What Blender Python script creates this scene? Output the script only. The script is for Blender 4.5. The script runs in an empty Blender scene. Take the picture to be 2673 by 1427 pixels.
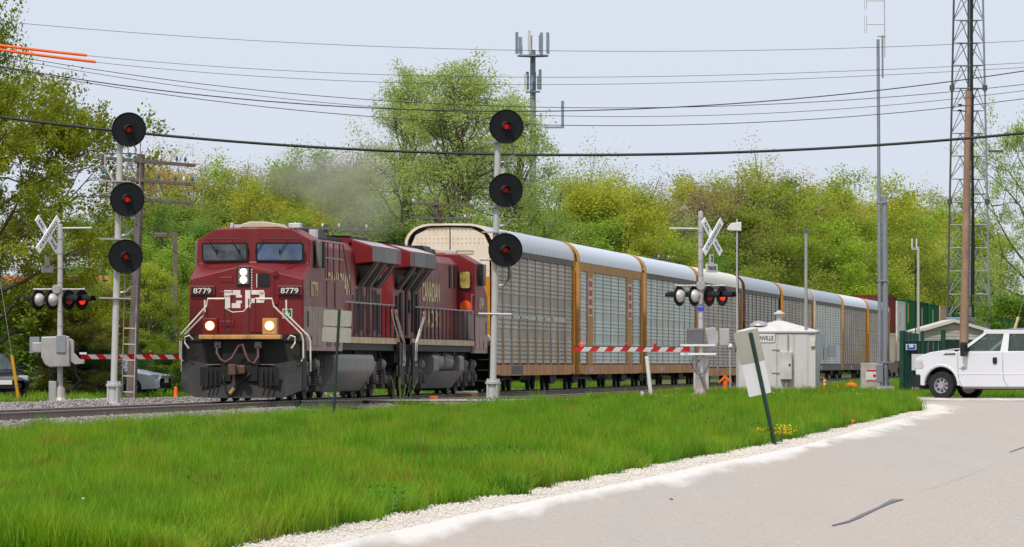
import bpy, math, random
import numpy as np
from mathutils import Vector, Matrix
R_ = math.radians
random.seed(7)
SC = bpy.context.scene
COL = SC.collection

# ------------------------------------------------------------------ camera
FPX, CXP, HY = 15775.0, 1336.5, 950.0        # focal length, centre and horizon of the 2673 px wide photograph
CAM_H = 1.0                                   # camera height above the rail heads (z = 0)
cam_d = bpy.data.cameras.new('camera'); cam = bpy.data.objects.new('camera', cam_d); COL.objects.link(cam)
cam.location = (0, 0, CAM_H); cam.rotation_euler = (R_(90), 0, 0)
cam_d.sensor_width = 36.0; cam_d.lens = 36.0 * FPX / 2673.0
cam_d.shift_y = (HY - 713.5) / 2673.0
cam_d.clip_start = 1.0; cam_d.clip_end = 9000.0
SC.camera = cam

# ------------------------------------------------------------------ world, sun, exposure
SUN_EL, SUN_AZ = R_(56), R_(205)              # azimuth clockwise from +Y: behind the camera, a little to the left
w = bpy.data.worlds.new('World'); SC.world = w; w.use_nodes = True
nt = w.node_tree; nt.nodes.clear()
wo = nt.nodes.new('ShaderNodeOutputWorld'); bg = nt.nodes.new('ShaderNodeBackground')
sky = nt.nodes.new('ShaderNodeTexSky'); sky.sky_type = 'NISHITA'; sky.sun_disc = False
sky.sun_elevation = SUN_EL; sky.sun_rotation = SUN_AZ; sky.dust_density = 4.0; sky.air_density = 1.0; sky.ozone_density = 1.0
sky_s = nt.nodes.new('ShaderNodeMix'); sky_s.data_type = 'RGBA'; sky_s.blend_type = 'MULTIPLY'; sky_s.inputs[0].default_value = 1.0
nt.links.new(sky.outputs[0], sky_s.inputs[6]); sky_s.inputs[7].default_value = (0.9, 0.9, 0.9, 1)
mx = nt.nodes.new('ShaderNodeMix'); mx.data_type = 'RGBA'; mx.inputs[0].default_value = 0.88
nt.links.new(sky_s.outputs[2], mx.inputs[6]); mx.inputs[7].default_value = (7.8, 8.4, 9.6, 1)   # thin even overcast veil
nt.links.new(mx.outputs[2], bg.inputs[0]); bg.inputs[1].default_value = 0.1
nt.links.new(bg.outputs[0], wo.inputs[0])
sun_d = bpy.data.lights.new('sun', 'SUN'); sun = bpy.data.objects.new('sun', sun_d); COL.objects.link(sun)
sun_d.energy = 3.3; sun_d.angle = R_(5.0); sun_d.color = (1.0, 0.955, 0.89)
sun.rotation_euler = (R_(90) - SUN_EL, 0, math.pi - SUN_AZ)
vs = SC.view_settings; vs.view_transform = 'Standard'; vs.look = 'None'; vs.gamma = 1.0; vs.use_curve_mapping = False
vs.exposure = 0.0
SC.cycles.max_bounces = 6; SC.cycles.transparent_max_bounces = 8; SC.cycles.volume_step_rate = 1.0
SC.cycles.volume_bounces = 0

# ------------------------------------------------------------------ coordinates
TH = 0.1092; TS, TC = math.sin(TH), math.cos(TH); TX0, TY0 = -7.147, 161.39
KAP = 3.0e-5                      # the line bends very gently to the right
def W(d, lat, z=0.0):            # along the track from the locomotive's nose, to its near side, height
    a, b = TH + KAP*d/2, TH + KAP*d
    return Vector((TX0 + d*math.sin(a) + lat*math.cos(b), TY0 + d*math.cos(a) - lat*math.sin(b), z))
def dl(x, y):
    a, b = x - TX0, y - TY0
    d = a*TS + b*TC; return d, a*TC - b*TS - KAP*d*d/2
def P(sx, sy, Y):                # point of the place that stands at distance Y
    return Vector(((sx - CXP)*Y/FPX, Y, CAM_H + (HY - sy)*Y/FPX))
RD = Vector((-0.83, 0.557, 0)).normalized()   # direction of the road that crosses the tracks
RN = Vector((0.557, 0.83, 0)).normalized()

def sstep(a, b, x):
    t = np.clip((x - a)/(b - a), 0, 1); return t*t*(3 - 2*t)
def hnoise(x, y, s):
    return (np.sin(x*1.7*s + 1.3)*np.cos(y*1.3*s + .7) + .5*np.sin(x*3.1*s + y*2.3*s + 2.1) + .3*np.sin(y*5.3*s - x*4.1*s))
def ground_z(x, y):
    x = np.asarray(x, float); y = np.asarray(y, float)
    a, b = x - TX0, y - TY0
    d = a*TS + b*TC; lat = a*TC - b*TS - KAP*np.clip(d, -900, 900)**2/2
    z = -.65 + .0054*(np.clip(y, 20, 172) - 50)
    z = z - .17*sstep(162, 142, y)*sstep(15, 11, lat)*sstep(-2, 1, lat)
    z = z + hnoise(x, y, .35)*.03*sstep(172, 150, y)*sstep(17, 13, lat)
    toe = sstep(8.5, 4.5, lat)*sstep(.8, 2.0, lat)*sstep(16, 8, d)*sstep(95, 125, y)
    z = z*(1 - toe) - .50*toe
    far = sstep(0, -4, lat)
    z = z*(1 - far) + (-.12)*far
    bed = sstep(9.5, 6.5, lat)*sstep(-4.5, -3, lat)*sstep(-4, 6, d)
    z = z*(1 - bed) + (-.40)*bed
    z = z + 9.0*sstep(-16, -90, lat)*sstep(60, 420, d) + 3.0*sstep(-30, -100, lat)*sstep(200, 40, d)
    return z
def gz(x, y): return float(ground_z(x, y))

# ------------------------------------------------------------------ mesh helper
class G:
    def __init__(s): s.v = []; s.f = []
    def add(s, vs_, fs):
        o = len(s.v); s.v += [tuple(q) for q in vs_]; s.f += [tuple(i + o for i in f) for f in fs]; return s
    def box(s, x0, x1, y0, y1, z0, z1):
        return s.add([(x0,y0,z0),(x1,y0,z0),(x1,y1,z0),(x0,y1,z0),(x0,y0,z1),(x1,y0,z1),(x1,y1,z1),(x0,y1,z1)],
                     [(0,3,2,1),(4,5,6,7),(0,1,5,4),(1,2,6,5),(2,3,7,6),(3,0,4,7)])
    def obox(s, c, u, v, n, a, b, t):        # box centred at c, half sizes a, b, t along u, v, n
        c, u, v, n = Vector(c), Vector(u), Vector(v), Vector(n)
        p = [c + u*(a*i) + v*(b*j) + n*(t*k) for k in (-1, 1) for i, j in ((-1,-1),(1,-1),(1,1),(-1,1))]
        return s.add(p, [(0,3,2,1),(4,5,6,7),(0,1,5,4),(1,2,6,5),(2,3,7,6),(3,0,4,7)])
    def prism(s, pts, ax, a0, a1):
        n = len(pts)
        m = {'x': lambda p, t: (t, p[0], p[1]), 'y': lambda p, t: (p[0], t, p[1]), 'z': lambda p, t: (p[0], p[1], t)}[ax]
        fs = [tuple(range(n)), tuple(range(2*n - 1, n - 1, -1))]
        fs += [(i, i + n, (i + 1) % n + n, (i + 1) % n) for i in range(n)]
        return s.add([m(p, a0) for p in pts] + [m(p, a1) for p in pts], fs)
    def cyl(s, p, q, r, r2=None, n=10, cap=True):
        p, q = Vector(p), Vector(q); r2 = r if r2 is None else r2
        ax = (q - p).normalized(); u = ax.orthogonal().normalized(); v = ax.cross(u)
        vs_ = [p + (u*math.cos(t) + v*math.sin(t))*r for t in [2*math.pi*i/n for i in range(n)]]
        vs_ += [q + (u*math.cos(t) + v*math.sin(t))*r2 for t in [2*math.pi*i/n for i in range(n)]]
        fs = [(i, (i + 1) % n, (i + 1) % n + n, i + n) for i in range(n)]
        if cap: fs += [tuple(range(n - 1, -1, -1)), tuple(range(n, 2*n))]
        return s.add(vs_, fs)
    def tube(s, pts, r, n=6):
        pts = [Vector(p) for p in pts]; rings = []
        for i, p in enumerate(pts):
            t = (pts[min(i + 1, len(pts) - 1)] - pts[max(i - 1, 0)]).normalized()
            ref = Vector((0, 0, 1)) if abs(t.z) < .95 else Vector((1, 0, 0))
            u = t.cross(ref).normalized(); v = u.cross(t)
            rr = r[i] if isinstance(r, (list, tuple)) else r
            rings.append([p + (u*math.cos(a) + v*math.sin(a))*rr for a in [2*math.pi*k/n for k in range(n)]])
        vs_ = [q for rg in rings for q in rg]; fs = []
        for i in range(len(pts) - 1):
            fs += [(i*n + k, i*n + (k + 1) % n, (i + 1)*n + (k + 1) % n, (i + 1)*n + k) for k in range(n)]
        fs += [tuple(range(n - 1, -1, -1)), tuple(range((len(pts) - 1)*n, len(pts)*n))]
        return s.add(vs_, fs)
    def lathe(s, o, ax, prof, n=16, cap=True):
        o, ax = Vector(o), Vector(ax).normalized(); u = ax.orthogonal().normalized(); v = ax.cross(u)
        vs_ = [o + ax*t + (u*math.cos(a) + v*math.sin(a))*max(r, 1e-4) for t, r in prof for a in [2*math.pi*k/n for k in range(n)]]
        fs = []
        for i in range(len(prof) - 1):
            fs += [(i*n + k, i*n + (k + 1) % n, (i + 1)*n + (k + 1) % n, (i + 1)*n + k) for k in range(n)]
        if cap: fs += [tuple(range(n - 1, -1, -1)), tuple(range((len(prof) - 1)*n, len(prof)*n))]
        return s.add(vs_, fs)
    def ball(s, c, r, nu=10, nv=6, sc=(1, 1, 1)):
        c = Vector(c)
        prof = [(-r*math.cos(math.pi*i/nv), r*math.sin(math.pi*i/nv)) for i in range(nv + 1)]
        o = len(s.v); s.lathe((0, 0, 0), (0, 0, 1), prof, nu)
        for i in range(o, len(s.v)):
            p = s.v[i]; s.v[i] = (c.x + p[0]*sc[0], c.y + p[1]*sc[1], c.z + p[2]*sc[2])
        return s
    def rows(s, rows, closed=False):
        n = len(rows[0]); fs = []
        for i in range(len(rows) - 1):
            for k in range(n if closed else n - 1):
                fs.append((i*n + k, i*n + (k + 1) % n, (i + 1)*n + (k + 1) % n, (i + 1)*n + k))
        return s.add([q for r in rows for q in r], fs)
    def rplate(s, c, u, v, w, h, r, t, seg=3):    # rounded rectangle plate, thickness t along u x v
        c, u, v = Vector(c), Vector(u).normalized(), Vector(v).normalized(); n = u.cross(v); pts = []
        for cx_, cy_, a0 in ((w/2-r, h/2-r, 0), (-w/2+r, h/2-r, 90), (-w/2+r, -h/2+r, 180), (w/2-r, -h/2+r, 270)):
            for k in range(seg + 1):
                a = R_(a0 + 90*k/seg); pts.append((cx_ + r*math.cos(a), cy_ + r*math.sin(a)))
        m = len(pts)
        vs_ = [c + u*a + v*b for a, b in pts] + [c + u*a + v*b + n*t for a, b in pts]
        return s.add(vs_, [tuple(range(m - 1, -1, -1)), tuple(range(m, 2*m))] + [(i, (i + 1) % m, (i + 1) % m + m, i + m) for i in range(m)])
    def mesh(s, name, mat=None, smooth=False):
        me = bpy.data.meshes.new(name); me.from_pydata(s.v, [], s.f); me.update()
        if mat: me.materials.append(mat)
        if smooth: me.polygons.foreach_set('use_smooth', [True]*len(me.polygons))
        return me
    def obj(s, name, mat, parent=None, smooth=False, bevel=0.0, fix=True):
        me = s.mesh(name, mat, False)
        if fix:
            import bmesh
            bm = bmesh.new(); bm.from_mesh(me); bmesh.ops.recalc_face_normals(bm, faces=bm.faces); bm.to_mesh(me); bm.free()
        if smooth: me.polygons.foreach_set('use_smooth', [True]*len(me.polygons)); 
        o = bpy.data.objects.new(name, me); COL.objects.link(o)
        if parent: o.parent = parent
        if smooth and hasattr(me, 'set_sharp_from_angle'): me.set_sharp_from_angle(angle=R_(40))
        if bevel:
            b = o.modifiers.new('bevel', 'BEVEL'); b.width = bevel; b.segments = 2; b.limit_method = 'ANGLE'; b.angle_limit = R_(35)
        return o

def tag(o, label, cat, group=None):
    o['label'] = label; o['category'] = cat
    if group: o['group'] = group
    return o
def thing(name, label, cat, loc=(0, 0, 0), rz=0.0, group=None, rx=0.0, ry=0.0):
    o = bpy.data.objects.new(name, None); COL.objects.link(o); o.empty_display_size = .2
    o.location = loc; o.rotation_euler = (rx, ry, rz)
    return tag(o, label, cat, group)
def kind(o, k): o['kind'] = k; return o
def rep(o, offs):                      # copies of a part, same parent and mesh
    out = []
    for t in offs:
        c = o.copy(); COL.objects.link(c); c.location = Vector(o.location) + Vector(t); out.append(c)
    return out
def dup(root, loc, rz, label=None, sc=None):
    r = root.copy(); COL.objects.link(r); r.location = loc; r.rotation_euler = (0, 0, rz)
    if label: r['label'] = label
    if sc: r.scale = sc
    for ch in list(root.children):
        c = ch.copy(); COL.objects.link(c); c.parent = r
        for g in list(ch.children):
            e = g.copy(); COL.objects.link(e); e.parent = c
    return r

# ------------------------------------------------------------------ materials
def _m(name):
    m = bpy.data.materials.new(name); m.use_nodes = True; n = m.node_tree; n.nodes.clear()
    out = n.nodes.new('ShaderNodeOutputMaterial'); b = n.nodes.new('ShaderNodeBsdfPrincipled'); n.links.new(b.outputs[0], out.inputs[0])
    return m, n, b, out
def rgba(c): return (c[0], c[1], c[2], 1.0)
def ramp(n, src, stops):
    r = n.nodes.new('ShaderNodeValToRGB'); e = r.color_ramp.elements
    while len(e) > 1: e.remove(e[0])
    e[0].position = stops[0][0]; e[0].color = rgba(stops[0][1])
    for p, c in stops[1:]:
        k = e.new(p); k.color = rgba(c)
    n.links.new(src, r.inputs[0]); return r.outputs[0]
def noise(n, co, scale, detail=4, rough=.55):
    t = n.nodes.new('ShaderNodeTexNoise'); t.inputs['Scale'].default_value = scale; t.inputs['Detail'].default_value = detail
    t.inputs['Roughness'].default_value = rough; n.links.new(co, t.inputs['Vector']); return t.outputs[0]
def coords(n, kind_='Object', scale=(1, 1, 1)):
    if kind_ == 'World':
        o = n.nodes.new('ShaderNodeNewGeometry').outputs['Position']
    else: o = n.nodes.new('ShaderNodeTexCoord').outputs[kind_]
    mp = n.nodes.new('ShaderNodeMapping'); mp.inputs['Scale'].default_value = scale; n.links.new(o, mp.inputs[0]); return mp.outputs[0]
def mixc(n, fac, a, b, mode='MIX'):
    x = n.nodes.new('ShaderNodeMix'); x.data_type = 'RGBA'; x.blend_type = mode
    for s_, i in ((fac, 0), (a, 6), (b, 7)):
        if hasattr(s_, 'is_linked') or hasattr(s_, 'links'): n.links.new(s_, x.inputs[i])
        elif i == 0: x.inputs[0].default_value = s_
        else: x.inputs[i].default_value = rgba(s_)
    return x.outputs[2]
def bumpn(n, b, src, dist, strength=.6):
    k = n.nodes.new('ShaderNodeBump'); k.inputs['Distance'].default_value = dist; k.inputs['Strength'].default_value = strength
    n.links.new(src, k.inputs['Height']); n.links.new(k.outputs[0], b.inputs['Normal'])
_cache = {}
def M(name, c, rough=.6, metal=0.0, var=.18, scale=3.0, dirt=None, damt=.5, dscale=(1.2, 1.2, .35), bump=0.0, bscale=40, spec=.4, emit=None, estr=0):
    if name in _cache: return _cache[name]
    m, n, b, out = _m(name)
    co = coords(n); nz = noise(n, co, scale, 5)
    dk = tuple(max(0, q*(1 - var)) for q in c); lt = tuple(min(1, q*(1 + var)) for q in c)
    col = ramp(n, nz, [(.3, dk), (.7, lt)])
    if dirt is not None:          # streaky grime, stretched downwards
        nz2 = noise(n, coords(n, 'Object', dscale), 2.2, 6, .65)
        f = ramp(n, nz2, [(.62 - .35*damt, (0, 0, 0)), (.95 - .35*damt, (1, 1, 1))])
        col = mixc(n, f, col, dirt)
    n.links.new(col, b.inputs['Base Color'])
    b.inputs['Roughness'].default_value = rough; b.inputs['Metallic'].default_value = metal
    b.inputs['Specular IOR Level'].default_value = spec
    if bump: bumpn(n, b, noise(n, co, bscale, 3), bump)
    if emit: b.inputs['Emission Color'].default_value = rgba(emit); b.inputs['Emission Strength'].default_value = estr
    _cache[name] = m; return m
def M_glass(name, tint=(.03, .04, .05), alpha=.0, rough=.05):
    if name in _cache: return _cache[name]
    m, n, b, out = _m(name)
    b.inputs['Base Color'].default_value = rgba(tint); b.inputs['Roughness'].default_value = rough
    b.inputs['Specular IOR Level'].default_value = .6
    if alpha:
        t = n.nodes.new('ShaderNodeBsdfTransparent'); t.inputs[0].default_value = (.78, .86, .84, 1)
        x = n.nodes.new('ShaderNodeMixShader'); x.inputs[0].default_value = 1 - alpha
        n.links.new(t.outputs[0], x.inputs[1]); n.links.new(b.outputs[0], x.inputs[2]); n.links.new(x.outputs[0], out.inputs[0])
    _cache[name] = m; return m
def M_leaf(name, base=(1, 1, 1), transl=.35, use_obj=True):
    if name in _cache: return _cache[name]
    m, n, b, out = _m(name)
    at = n.nodes.new('ShaderNodeAttribute'); at.attribute_name = 'rnd'
    var = ramp(n, at.outputs['Fac'], [(0, (.62, .68, .62)), (.5, (1, 1, 1)), (1, (1.4, 1.28, 1.1))])
    if use_obj:
        oi = n.nodes.new('ShaderNodeObjectInfo'); col = mixc(n, 1.0, oi.outputs['Color'], var, 'MULTIPLY')
    else: col = mixc(n, 1.0, base, var, 'MULTIPLY')
    n.links.new(col, b.inputs['Base Color']); b.inputs['Roughness'].default_value = .55; b.inputs['Specular IOR Level'].default_value = .25
    tr = n.nodes.new('ShaderNodeBsdfTranslucent'); n.links.new(col, tr.inputs[0])
    x = n.nodes.new('ShaderNodeMixShader'); x.inputs[0].default_value = transl
    n.links.new(b.outputs[0], x.inputs[1]); n.links.new(tr.outputs[0], x.inputs[2]); n.links.new(x.outputs[0], out.inputs[0])
    _cache[name] = m; return m
def lin(r, g, b_):               # sRGB 0..255 -> linear
    f = lambda q: (q/255/12.92) if q <= 10 else ((q/255 + .055)/1.055)**2.4
    return (f(r), f(g), f(b_))

# ------------------------------------------------------------------ lettering
def text_mesh(s, bold=0.0):
    cu = bpy.data.curves.new('lettering', 'FONT'); cu.body = s; cu.align_x = 'CENTER'; cu.align_y = 'CENTER'; cu.size = 1.0
    cu.resolution_u = 3; cu.offset = bold; cu.extrude = .01
    o = bpy.data.objects.new('lettering', cu); COL.objects.link(o)
    dg = bpy.context.evaluated_depsgraph_get(); dg.update()
    me = bpy.data.meshes.new_from_object(o.evaluated_get(dg)); bpy.data.objects.remove(o); bpy.data.curves.remove(cu)
    return me
_tx = {}
def txt(name, s, h, mat, parent, c, u, v, xs=1.0, bold=.0, width=None):
    k = (s, bold)
    if k not in _tx: _tx[k] = text_mesh(s, bold)
    src = _tx[k]; co = np.empty(len(src.vertices)*3); src.vertices.foreach_get('co', co); co = co.reshape(-1, 3)
    lo, hi = co.min(0), co.max(0); mid = (lo + hi)/2
    sy = h/(hi[1] - lo[1]); sx = sy*xs
    if width: sx = width/(hi[0] - lo[0])
    u, v, c = Vector(u).normalized(), Vector(v).normalized(), Vector(c); n = u.cross(v)
    me = src.copy(); me.name = name
    q = (co - mid)*np.array([sx, sy, .3])
    out = np.array(c) + q[:, :1]*np.array(u) + q[:, 1:2]*np.array(v) + q[:, 2:3]*np.array(n)
    me.vertices.foreach_set('co', out.ravel()); me.update(); me.materials.clear(); me.materials.append(mat)
    o = bpy.data.objects.new(name, me); COL.objects.link(o)
    if parent: o.parent = parent
    return o

# ------------------------------------------------------------------ scattering (grass, stones)
def scatter(name, pts, protos, rot, scl, knd='stuff'):
    me = bpy.data.meshes.new(name); pts = np.asarray(pts, np.float32)
    me.vertices.add(len(pts)); me.vertices.foreach_set('co', pts.ravel())
    a = me.attributes.new('rot', 'FLOAT_VECTOR', 'POINT'); a.data.foreach_set('vector', np.asarray(rot, np.float32).ravel())
    a = me.attributes.new('scl', 'FLOAT_VECTOR', 'POINT'); a.data.foreach_set('vector', np.asarray(scl, np.float32).ravel())
    o = bpy.data.objects.new(name, me); COL.objects.link(o)
    col = bpy.data.collections.new(name + '_pieces')
    for p in protos: col.objects.link(p)
    ng = bpy.data.node_groups.new(name + '_scatter', 'GeometryNodeTree')
    ng.interface.new_socket('Geometry', in_out='INPUT', socket_type='NodeSocketGeometry')
    ng.interface.new_socket('Geometry', in_out='OUTPUT', socket_type='NodeSocketGeometry')
    gi = ng.nodes.new('NodeGroupInput'); go = ng.nodes.new('NodeGroupOutput')
    ip = ng.nodes.new('GeometryNodeInstanceOnPoints'); ci = ng.nodes.new('GeometryNodeCollectionInfo')
    ci.inputs['Collection'].default_value = col; ci.inputs['Separate Children'].default_value = True; ci.inputs['Reset Children'].default_value = True
    ip.inputs['Pick Instance'].default_value = True
    def na(nm):
        x = ng.nodes.new('GeometryNodeInputNamedAttribute'); x.data_type = 'FLOAT_VECTOR'; x.inputs['Name'].default_value = nm; return x.outputs['Attribute']
    rv = ng.nodes.new('FunctionNodeRandomValue'); rv.data_type = 'INT'; rv.inputs[4].default_value = 0; rv.inputs[5].default_value = len(protos) - 1
    ng.links.new(rv.outputs[2], ip.inputs['Instance Index'])
    ng.links.new(gi.outputs[0], ip.inputs['Points']); ng.links.new(ci.outputs[0], ip.inputs['Instance'])
    e2r = ng.nodes.new('FunctionNodeEulerToRotation'); ng.links.new(na('rot'), e2r.inputs[0]); ng.links.new(e2r.outputs[0], ip.inputs['Rotation'])
    ng.links.new(na('scl'), ip.inputs['Scale']); ng.links.new(ip.outputs[0], go.inputs[0])
    md = o.modifiers.new('scatter', 'NODES'); md.node_group = ng
    return kind(o, knd)
def np_mesh(name, verts, quads, mat, rnd=None):
    me = bpy.data.meshes.new(name); verts = np.asarray(verts, np.float32); quads = np.asarray(quads, np.int32)
    k = quads.shape[1]
    me.vertices.add(len(verts)); me.vertices.foreach_set('co', verts.ravel())
    me.loops.add(quads.size); me.loops.foreach_set('vertex_index', quads.ravel())
    me.polygons.add(len(quads)); me.polygons.foreach_set('loop_start', np.arange(0, quads.size, k, dtype=np.int32))
    me.update(calc_edges=True)
    if rnd is not None:
        a = me.attributes.new('rnd', 'FLOAT', 'POINT'); a.data.foreach_set('value', np.asarray(rnd, np.float32))
    me.materials.append(mat); return me
# ================================================================== SETTING
def mat_ground():
    m, n, b, out = _m('ground_soil'); co = coords(n, 'World')
    big = noise(n, co, .12, 4); fine = noise(n, co, 6, 5)
    col = ramp(n, big, [(.3, lin(60, 82, 26)), (.55, lin(82, 100, 38)), (.75, lin(110, 104, 62))])
    col = mixc(n, ramp(n, fine, [(.35, (0, 0, 0)), (.75, (.7, .7, .7))]), col, lin(70, 62, 42))
    n.links.new(col, b.inputs['Base Color']); b.inputs['Roughness'].default_value = .95
    bumpn(n, b, fine, .05); return m
def mat_road():
    m, n, b, out = _m('worn_asphalt'); co = coords(n, 'World')
    fine = noise(n, co, 26, 3, .8)
    streak = noise(n, coords(n, 'World', (1.2, .05, 1)), 1.1, 5)
    patch = noise(n, coords(n, 'World', (.5, .05, 1)), .7, 3)
    col = ramp(n, fine, [(.34, lin(128, 119, 110)), (.5, lin(171, 161, 151)), (.66, lin(190, 180, 169))])
    col = mixc(n, ramp(n, streak, [(.36, (0, 0, 0)), (.7, (.5, .5, .5))]), col, lin(156, 150, 145))
    col = mixc(n, ramp(n, patch, [(.45, (0, 0, 0)), (.75, (.45, .45, .45))]), col, lin(174, 158, 143))
    at = n.nodes.new('ShaderNodeAttribute'); at.attribute_name = 'rnd'       # limestone dust dragged in from the shoulder
    dn = noise(n, coords(n, 'World', (1.5, .09, 1)), 1.2, 6)
    add = n.nodes.new('ShaderNodeMath'); add.operation = 'MULTIPLY_ADD'; n.links.new(dn, add.inputs[0]); add.inputs[1].default_value = 1.0
    n.links.new(at.outputs['Fac'], add.inputs[2])
    col = mixc(n, ramp(n, add.outputs[0], [(.74, (0, 0, 0)), (1.25, (.85, .85, .85))]), col, lin(216, 211, 205))
    n.links.new(col, b.inputs['Base Color']); b.inputs['Roughness'].default_value = .85
    bumpn(n, b, fine, .012); return m
def mat_gravel(name, a, c, sc_=16, bd=.05):
    m, n, b, out = _m(name); co = coords(n, 'World')
    vo = n.nodes.new('ShaderNodeTexVoronoi'); vo.inputs['Scale'].default_value = sc_; n.links.new(co, vo.inputs['Vector'])
    fine = noise(n, co, sc_*1.7, 4)
    col = ramp(n, vo.outputs['Color'], [(.1, a), (.9, c)])
    col = mixc(n, ramp(n, fine, [(.4, (0, 0, 0)), (.8, (.6, .6, .6))]), col, tuple(q*.55 for q in a))
    n.links.new(col, b.inputs['Base Color']); b.inputs['Roughness'].default_value = .95
    bumpn(n, b, vo.outputs['Distance'], bd); return m
SOIL, ROAD = mat_ground(), mat_road()
LIME = mat_gravel('limestone_gravel', lin(190, 180, 168), lin(224, 216, 206), 22, .03)
BALL = mat_gravel('track_ballast', lin(112, 104, 98), lin(166, 154, 146), 14, .06)
PALE = mat_gravel('pale_crossing_surface', lin(168, 158, 148), lin(205, 196, 186), 30, .02)

# ground sheet: fine near the railway, coarse out to the horizon
def axis(fine0, fine1, step, far0, far1):
    a = list(np.arange(fine0, fine1 + .01, step)); t = step; q = a[0]
    lo = []
    while q > far0: t *= 1.35; q -= t; lo.append(max(q, far0))
    t = step; q = a[-1]; hi = []
    while q < far1: t *= 1.35; q += t; hi.append(min(q, far1))
    return np.array(lo[::-1] + a + hi)
gx = axis(-30, 34, .8, -3500, 3500); gy = axis(20, 230, 1.0, -400, 6500)
GX, GY = np.meshgrid(gx, gy); GZ = ground_z(GX, GY)
nx = len(gx); idx = np.arange(GX.size).reshape(GX.shape)
qd = np.stack([idx[:-1, :-1], idx[:-1, 1:], idx[1:, 1:], idx[1:, :-1]], -1).reshape(-1, 4)
me = np_mesh('ground', np.stack([GX, GY, GZ], -1).reshape(-1, 3), qd, SOIL)
g = bpy.data.objects.new('ground', me); COL.objects.link(g); kind(g, 'structure')

def strip(name, mat, left, right, lift, n_across=6, rnd_f=None, thick=None, z_f=None):
    """sheet between two polylines (x, y), following the ground"""
    def resample(pl, n):
        pl = np.array(pl, float); s = np.r_[0, np.cumsum(np.hypot(*np.diff(pl, axis=0).T))]
        # gentle smoothing through the points
        t = np.linspace(0, s[-1], n); return np.stack([np.interp(t, s, pl[:, 0]), np.interp(t, s, pl[:, 1])], 1)
    n = 160; L, Rr = resample(left, n), resample(right, n)
    vs_, rn = [], []
    for k in range(n_across + 1):
        t = (k/n_across)**1.6
        p = L*(1 - t) + Rr*t; z = (z_f or ground_z)(p[:, 0], p[:, 1]) + lift
        vs_.append(np.c_[p, z]); rn.append(np.full(n, rnd_f(t, k) if rnd_f else 0.0))
    V = np.stack(vs_, 1); ii = np.arange(n*(n_across + 1)).reshape(n, n_across + 1)
    q = np.stack([ii[:-1, :-1], ii[:-1, 1:], ii[1:, 1:], ii[1:, :-1]], -1).reshape(-1, 4)
    me = np_mesh(name, V.reshape(-1, 3), q, mat, np.stack(rn, 1).ravel())
    o = bpy.data.objects.new(name, me); COL.objects.link(o); return kind(o, 'structure')
def cr(pl, n=12):        # catmull-rom through 2D points
    p = [Vector(q) for q in pl]; p = [p[0]*2 - p[1]] + p + [p[-1]*2 - p[-2]]; out = []
    for i in range(1, len(p) - 2):
        for k in range(n):
            t = k/n; a, b, c, e = p[i-1], p[i], p[i+1], p[i+2]
            out.append(.5*((2*b) + (c - a)*t + (2*a - 5*b + 4*c - e)*t*t + (3*b - a - 3*c + e)*t**3))
    return out + [p[-2]]
# frontage road and its limestone shoulder
shoulder_edge = cr([(-9.5, 0), (-5.2, 32), (-2.1, 54.6), (-.8, 64.6), (.77, 75.5), (2.4, 87.5), (4.36, 101), (6.85, 121), (9.3, 140), (9.95, 146), (10.25, 152), (10.2, 157), (9.7, 162), (8.8, 166.5)])
rng = np.random.default_rng(5)
road_edge = [(p.x + max(.1, .62 - .45*max(0, (p.y - 90)/60)), p.y - .1) for p in shoulder_edge]
sh_l = [(p.x - .10 + .09*math.sin(p.y*1.9) + .06*math.sin(p.y*4.7), p.y) for p in shoulder_edge]
strip('road_shoulder', LIME, sh_l, [(x + 1.0, y) for x, y in road_edge], .022, 4)
strip('road', ROAD, road_edge, [(x + 11 + .35*max(0, y - 145), y - 2) for x, y in road_edge], .034, 24, lambda t, k: max(0, .60 - 6.0*t) if t < .1 else 0)
# road that crosses the tracks, with its worn concrete edge
c0 = Vector((10.9, 170.5, 0))
def rp(t, o): q = c0 + RD*t + RN*o; return (q.x, q.y)
def cross_z(x, y): return np.maximum(ground_z(x, y), -.06)
strip('crossing_road', ROAD, [rp(t, -4.4) for t in range(-40, 10, 2)], [rp(t, 4.1) for t in range(-40, 10, 2)], .042, 8, lambda t, k: .35, z_f=cross_z)
strip('crossing_approach', PALE, [rp(t, -5.6) for t in np.arange(7.6, 15.2, .4)], [rp(t, 4.6) for t in np.arange(7.6, 15.2, .4)], .02, 6, z_f=cross_z)
strip('far_road', ROAD, [rp(t, -4.2) for t in range(24, 90, 3)], [rp(t, 4.2) for t in range(24, 90, 3)], .03, 4, z_f=lambda x, y: np.maximum(ground_z(x, y), -.1))
# tar-sealed cracks in the frontage road
TAR = M('road_tar', lin(96, 95, 98), .6, var=.15, scale=6)
def tar(pts, wd):   # wd: half thickness in metres, measured along the line of sight
    g_ = G(); L = []; Rr = []
    for i, (sx, sy) in enumerate(pts):
        # place on the road surface: find depth where the road projects to that height
        lo, hi = 40.0, 165.0
        for _ in range(40):
            mid = (lo + hi)/2; zz = -.65 + .0054*(mid - 50)
            if HY + FPX*(CAM_H - zz)/mid > sy: lo = mid
            else: hi = mid
        Y = (lo + hi)/2; p = P(sx, sy, Y); p.z = gz(p.x, p.y) + .042; w_ = wd[i]
        n_ = Vector((p.x, p.y, 0)).normalized(); a_ = p - n_*w_; b_ = p + n_*w_; a_.z = gz(a_.x, a_.y) + .042; b_.z = gz(b_.x, b_.y) + .042; L.append(a_); Rr.append(b_)
    g_.rows([L, Rr]); o = g_.obj('tar_seal', TAR); return kind(o, 'structure')
tar([(2172, 1382), (2215, 1371), (2243, 1358), (2290, 1336), (2325, 1318), (2358, 1312)], [.15, .3, .55, .35, .75, .1])
tar([(2634, 1187), (2650, 1181), (2673, 1173), (2720, 1155)], [.2, .4, .35, .2])
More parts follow.
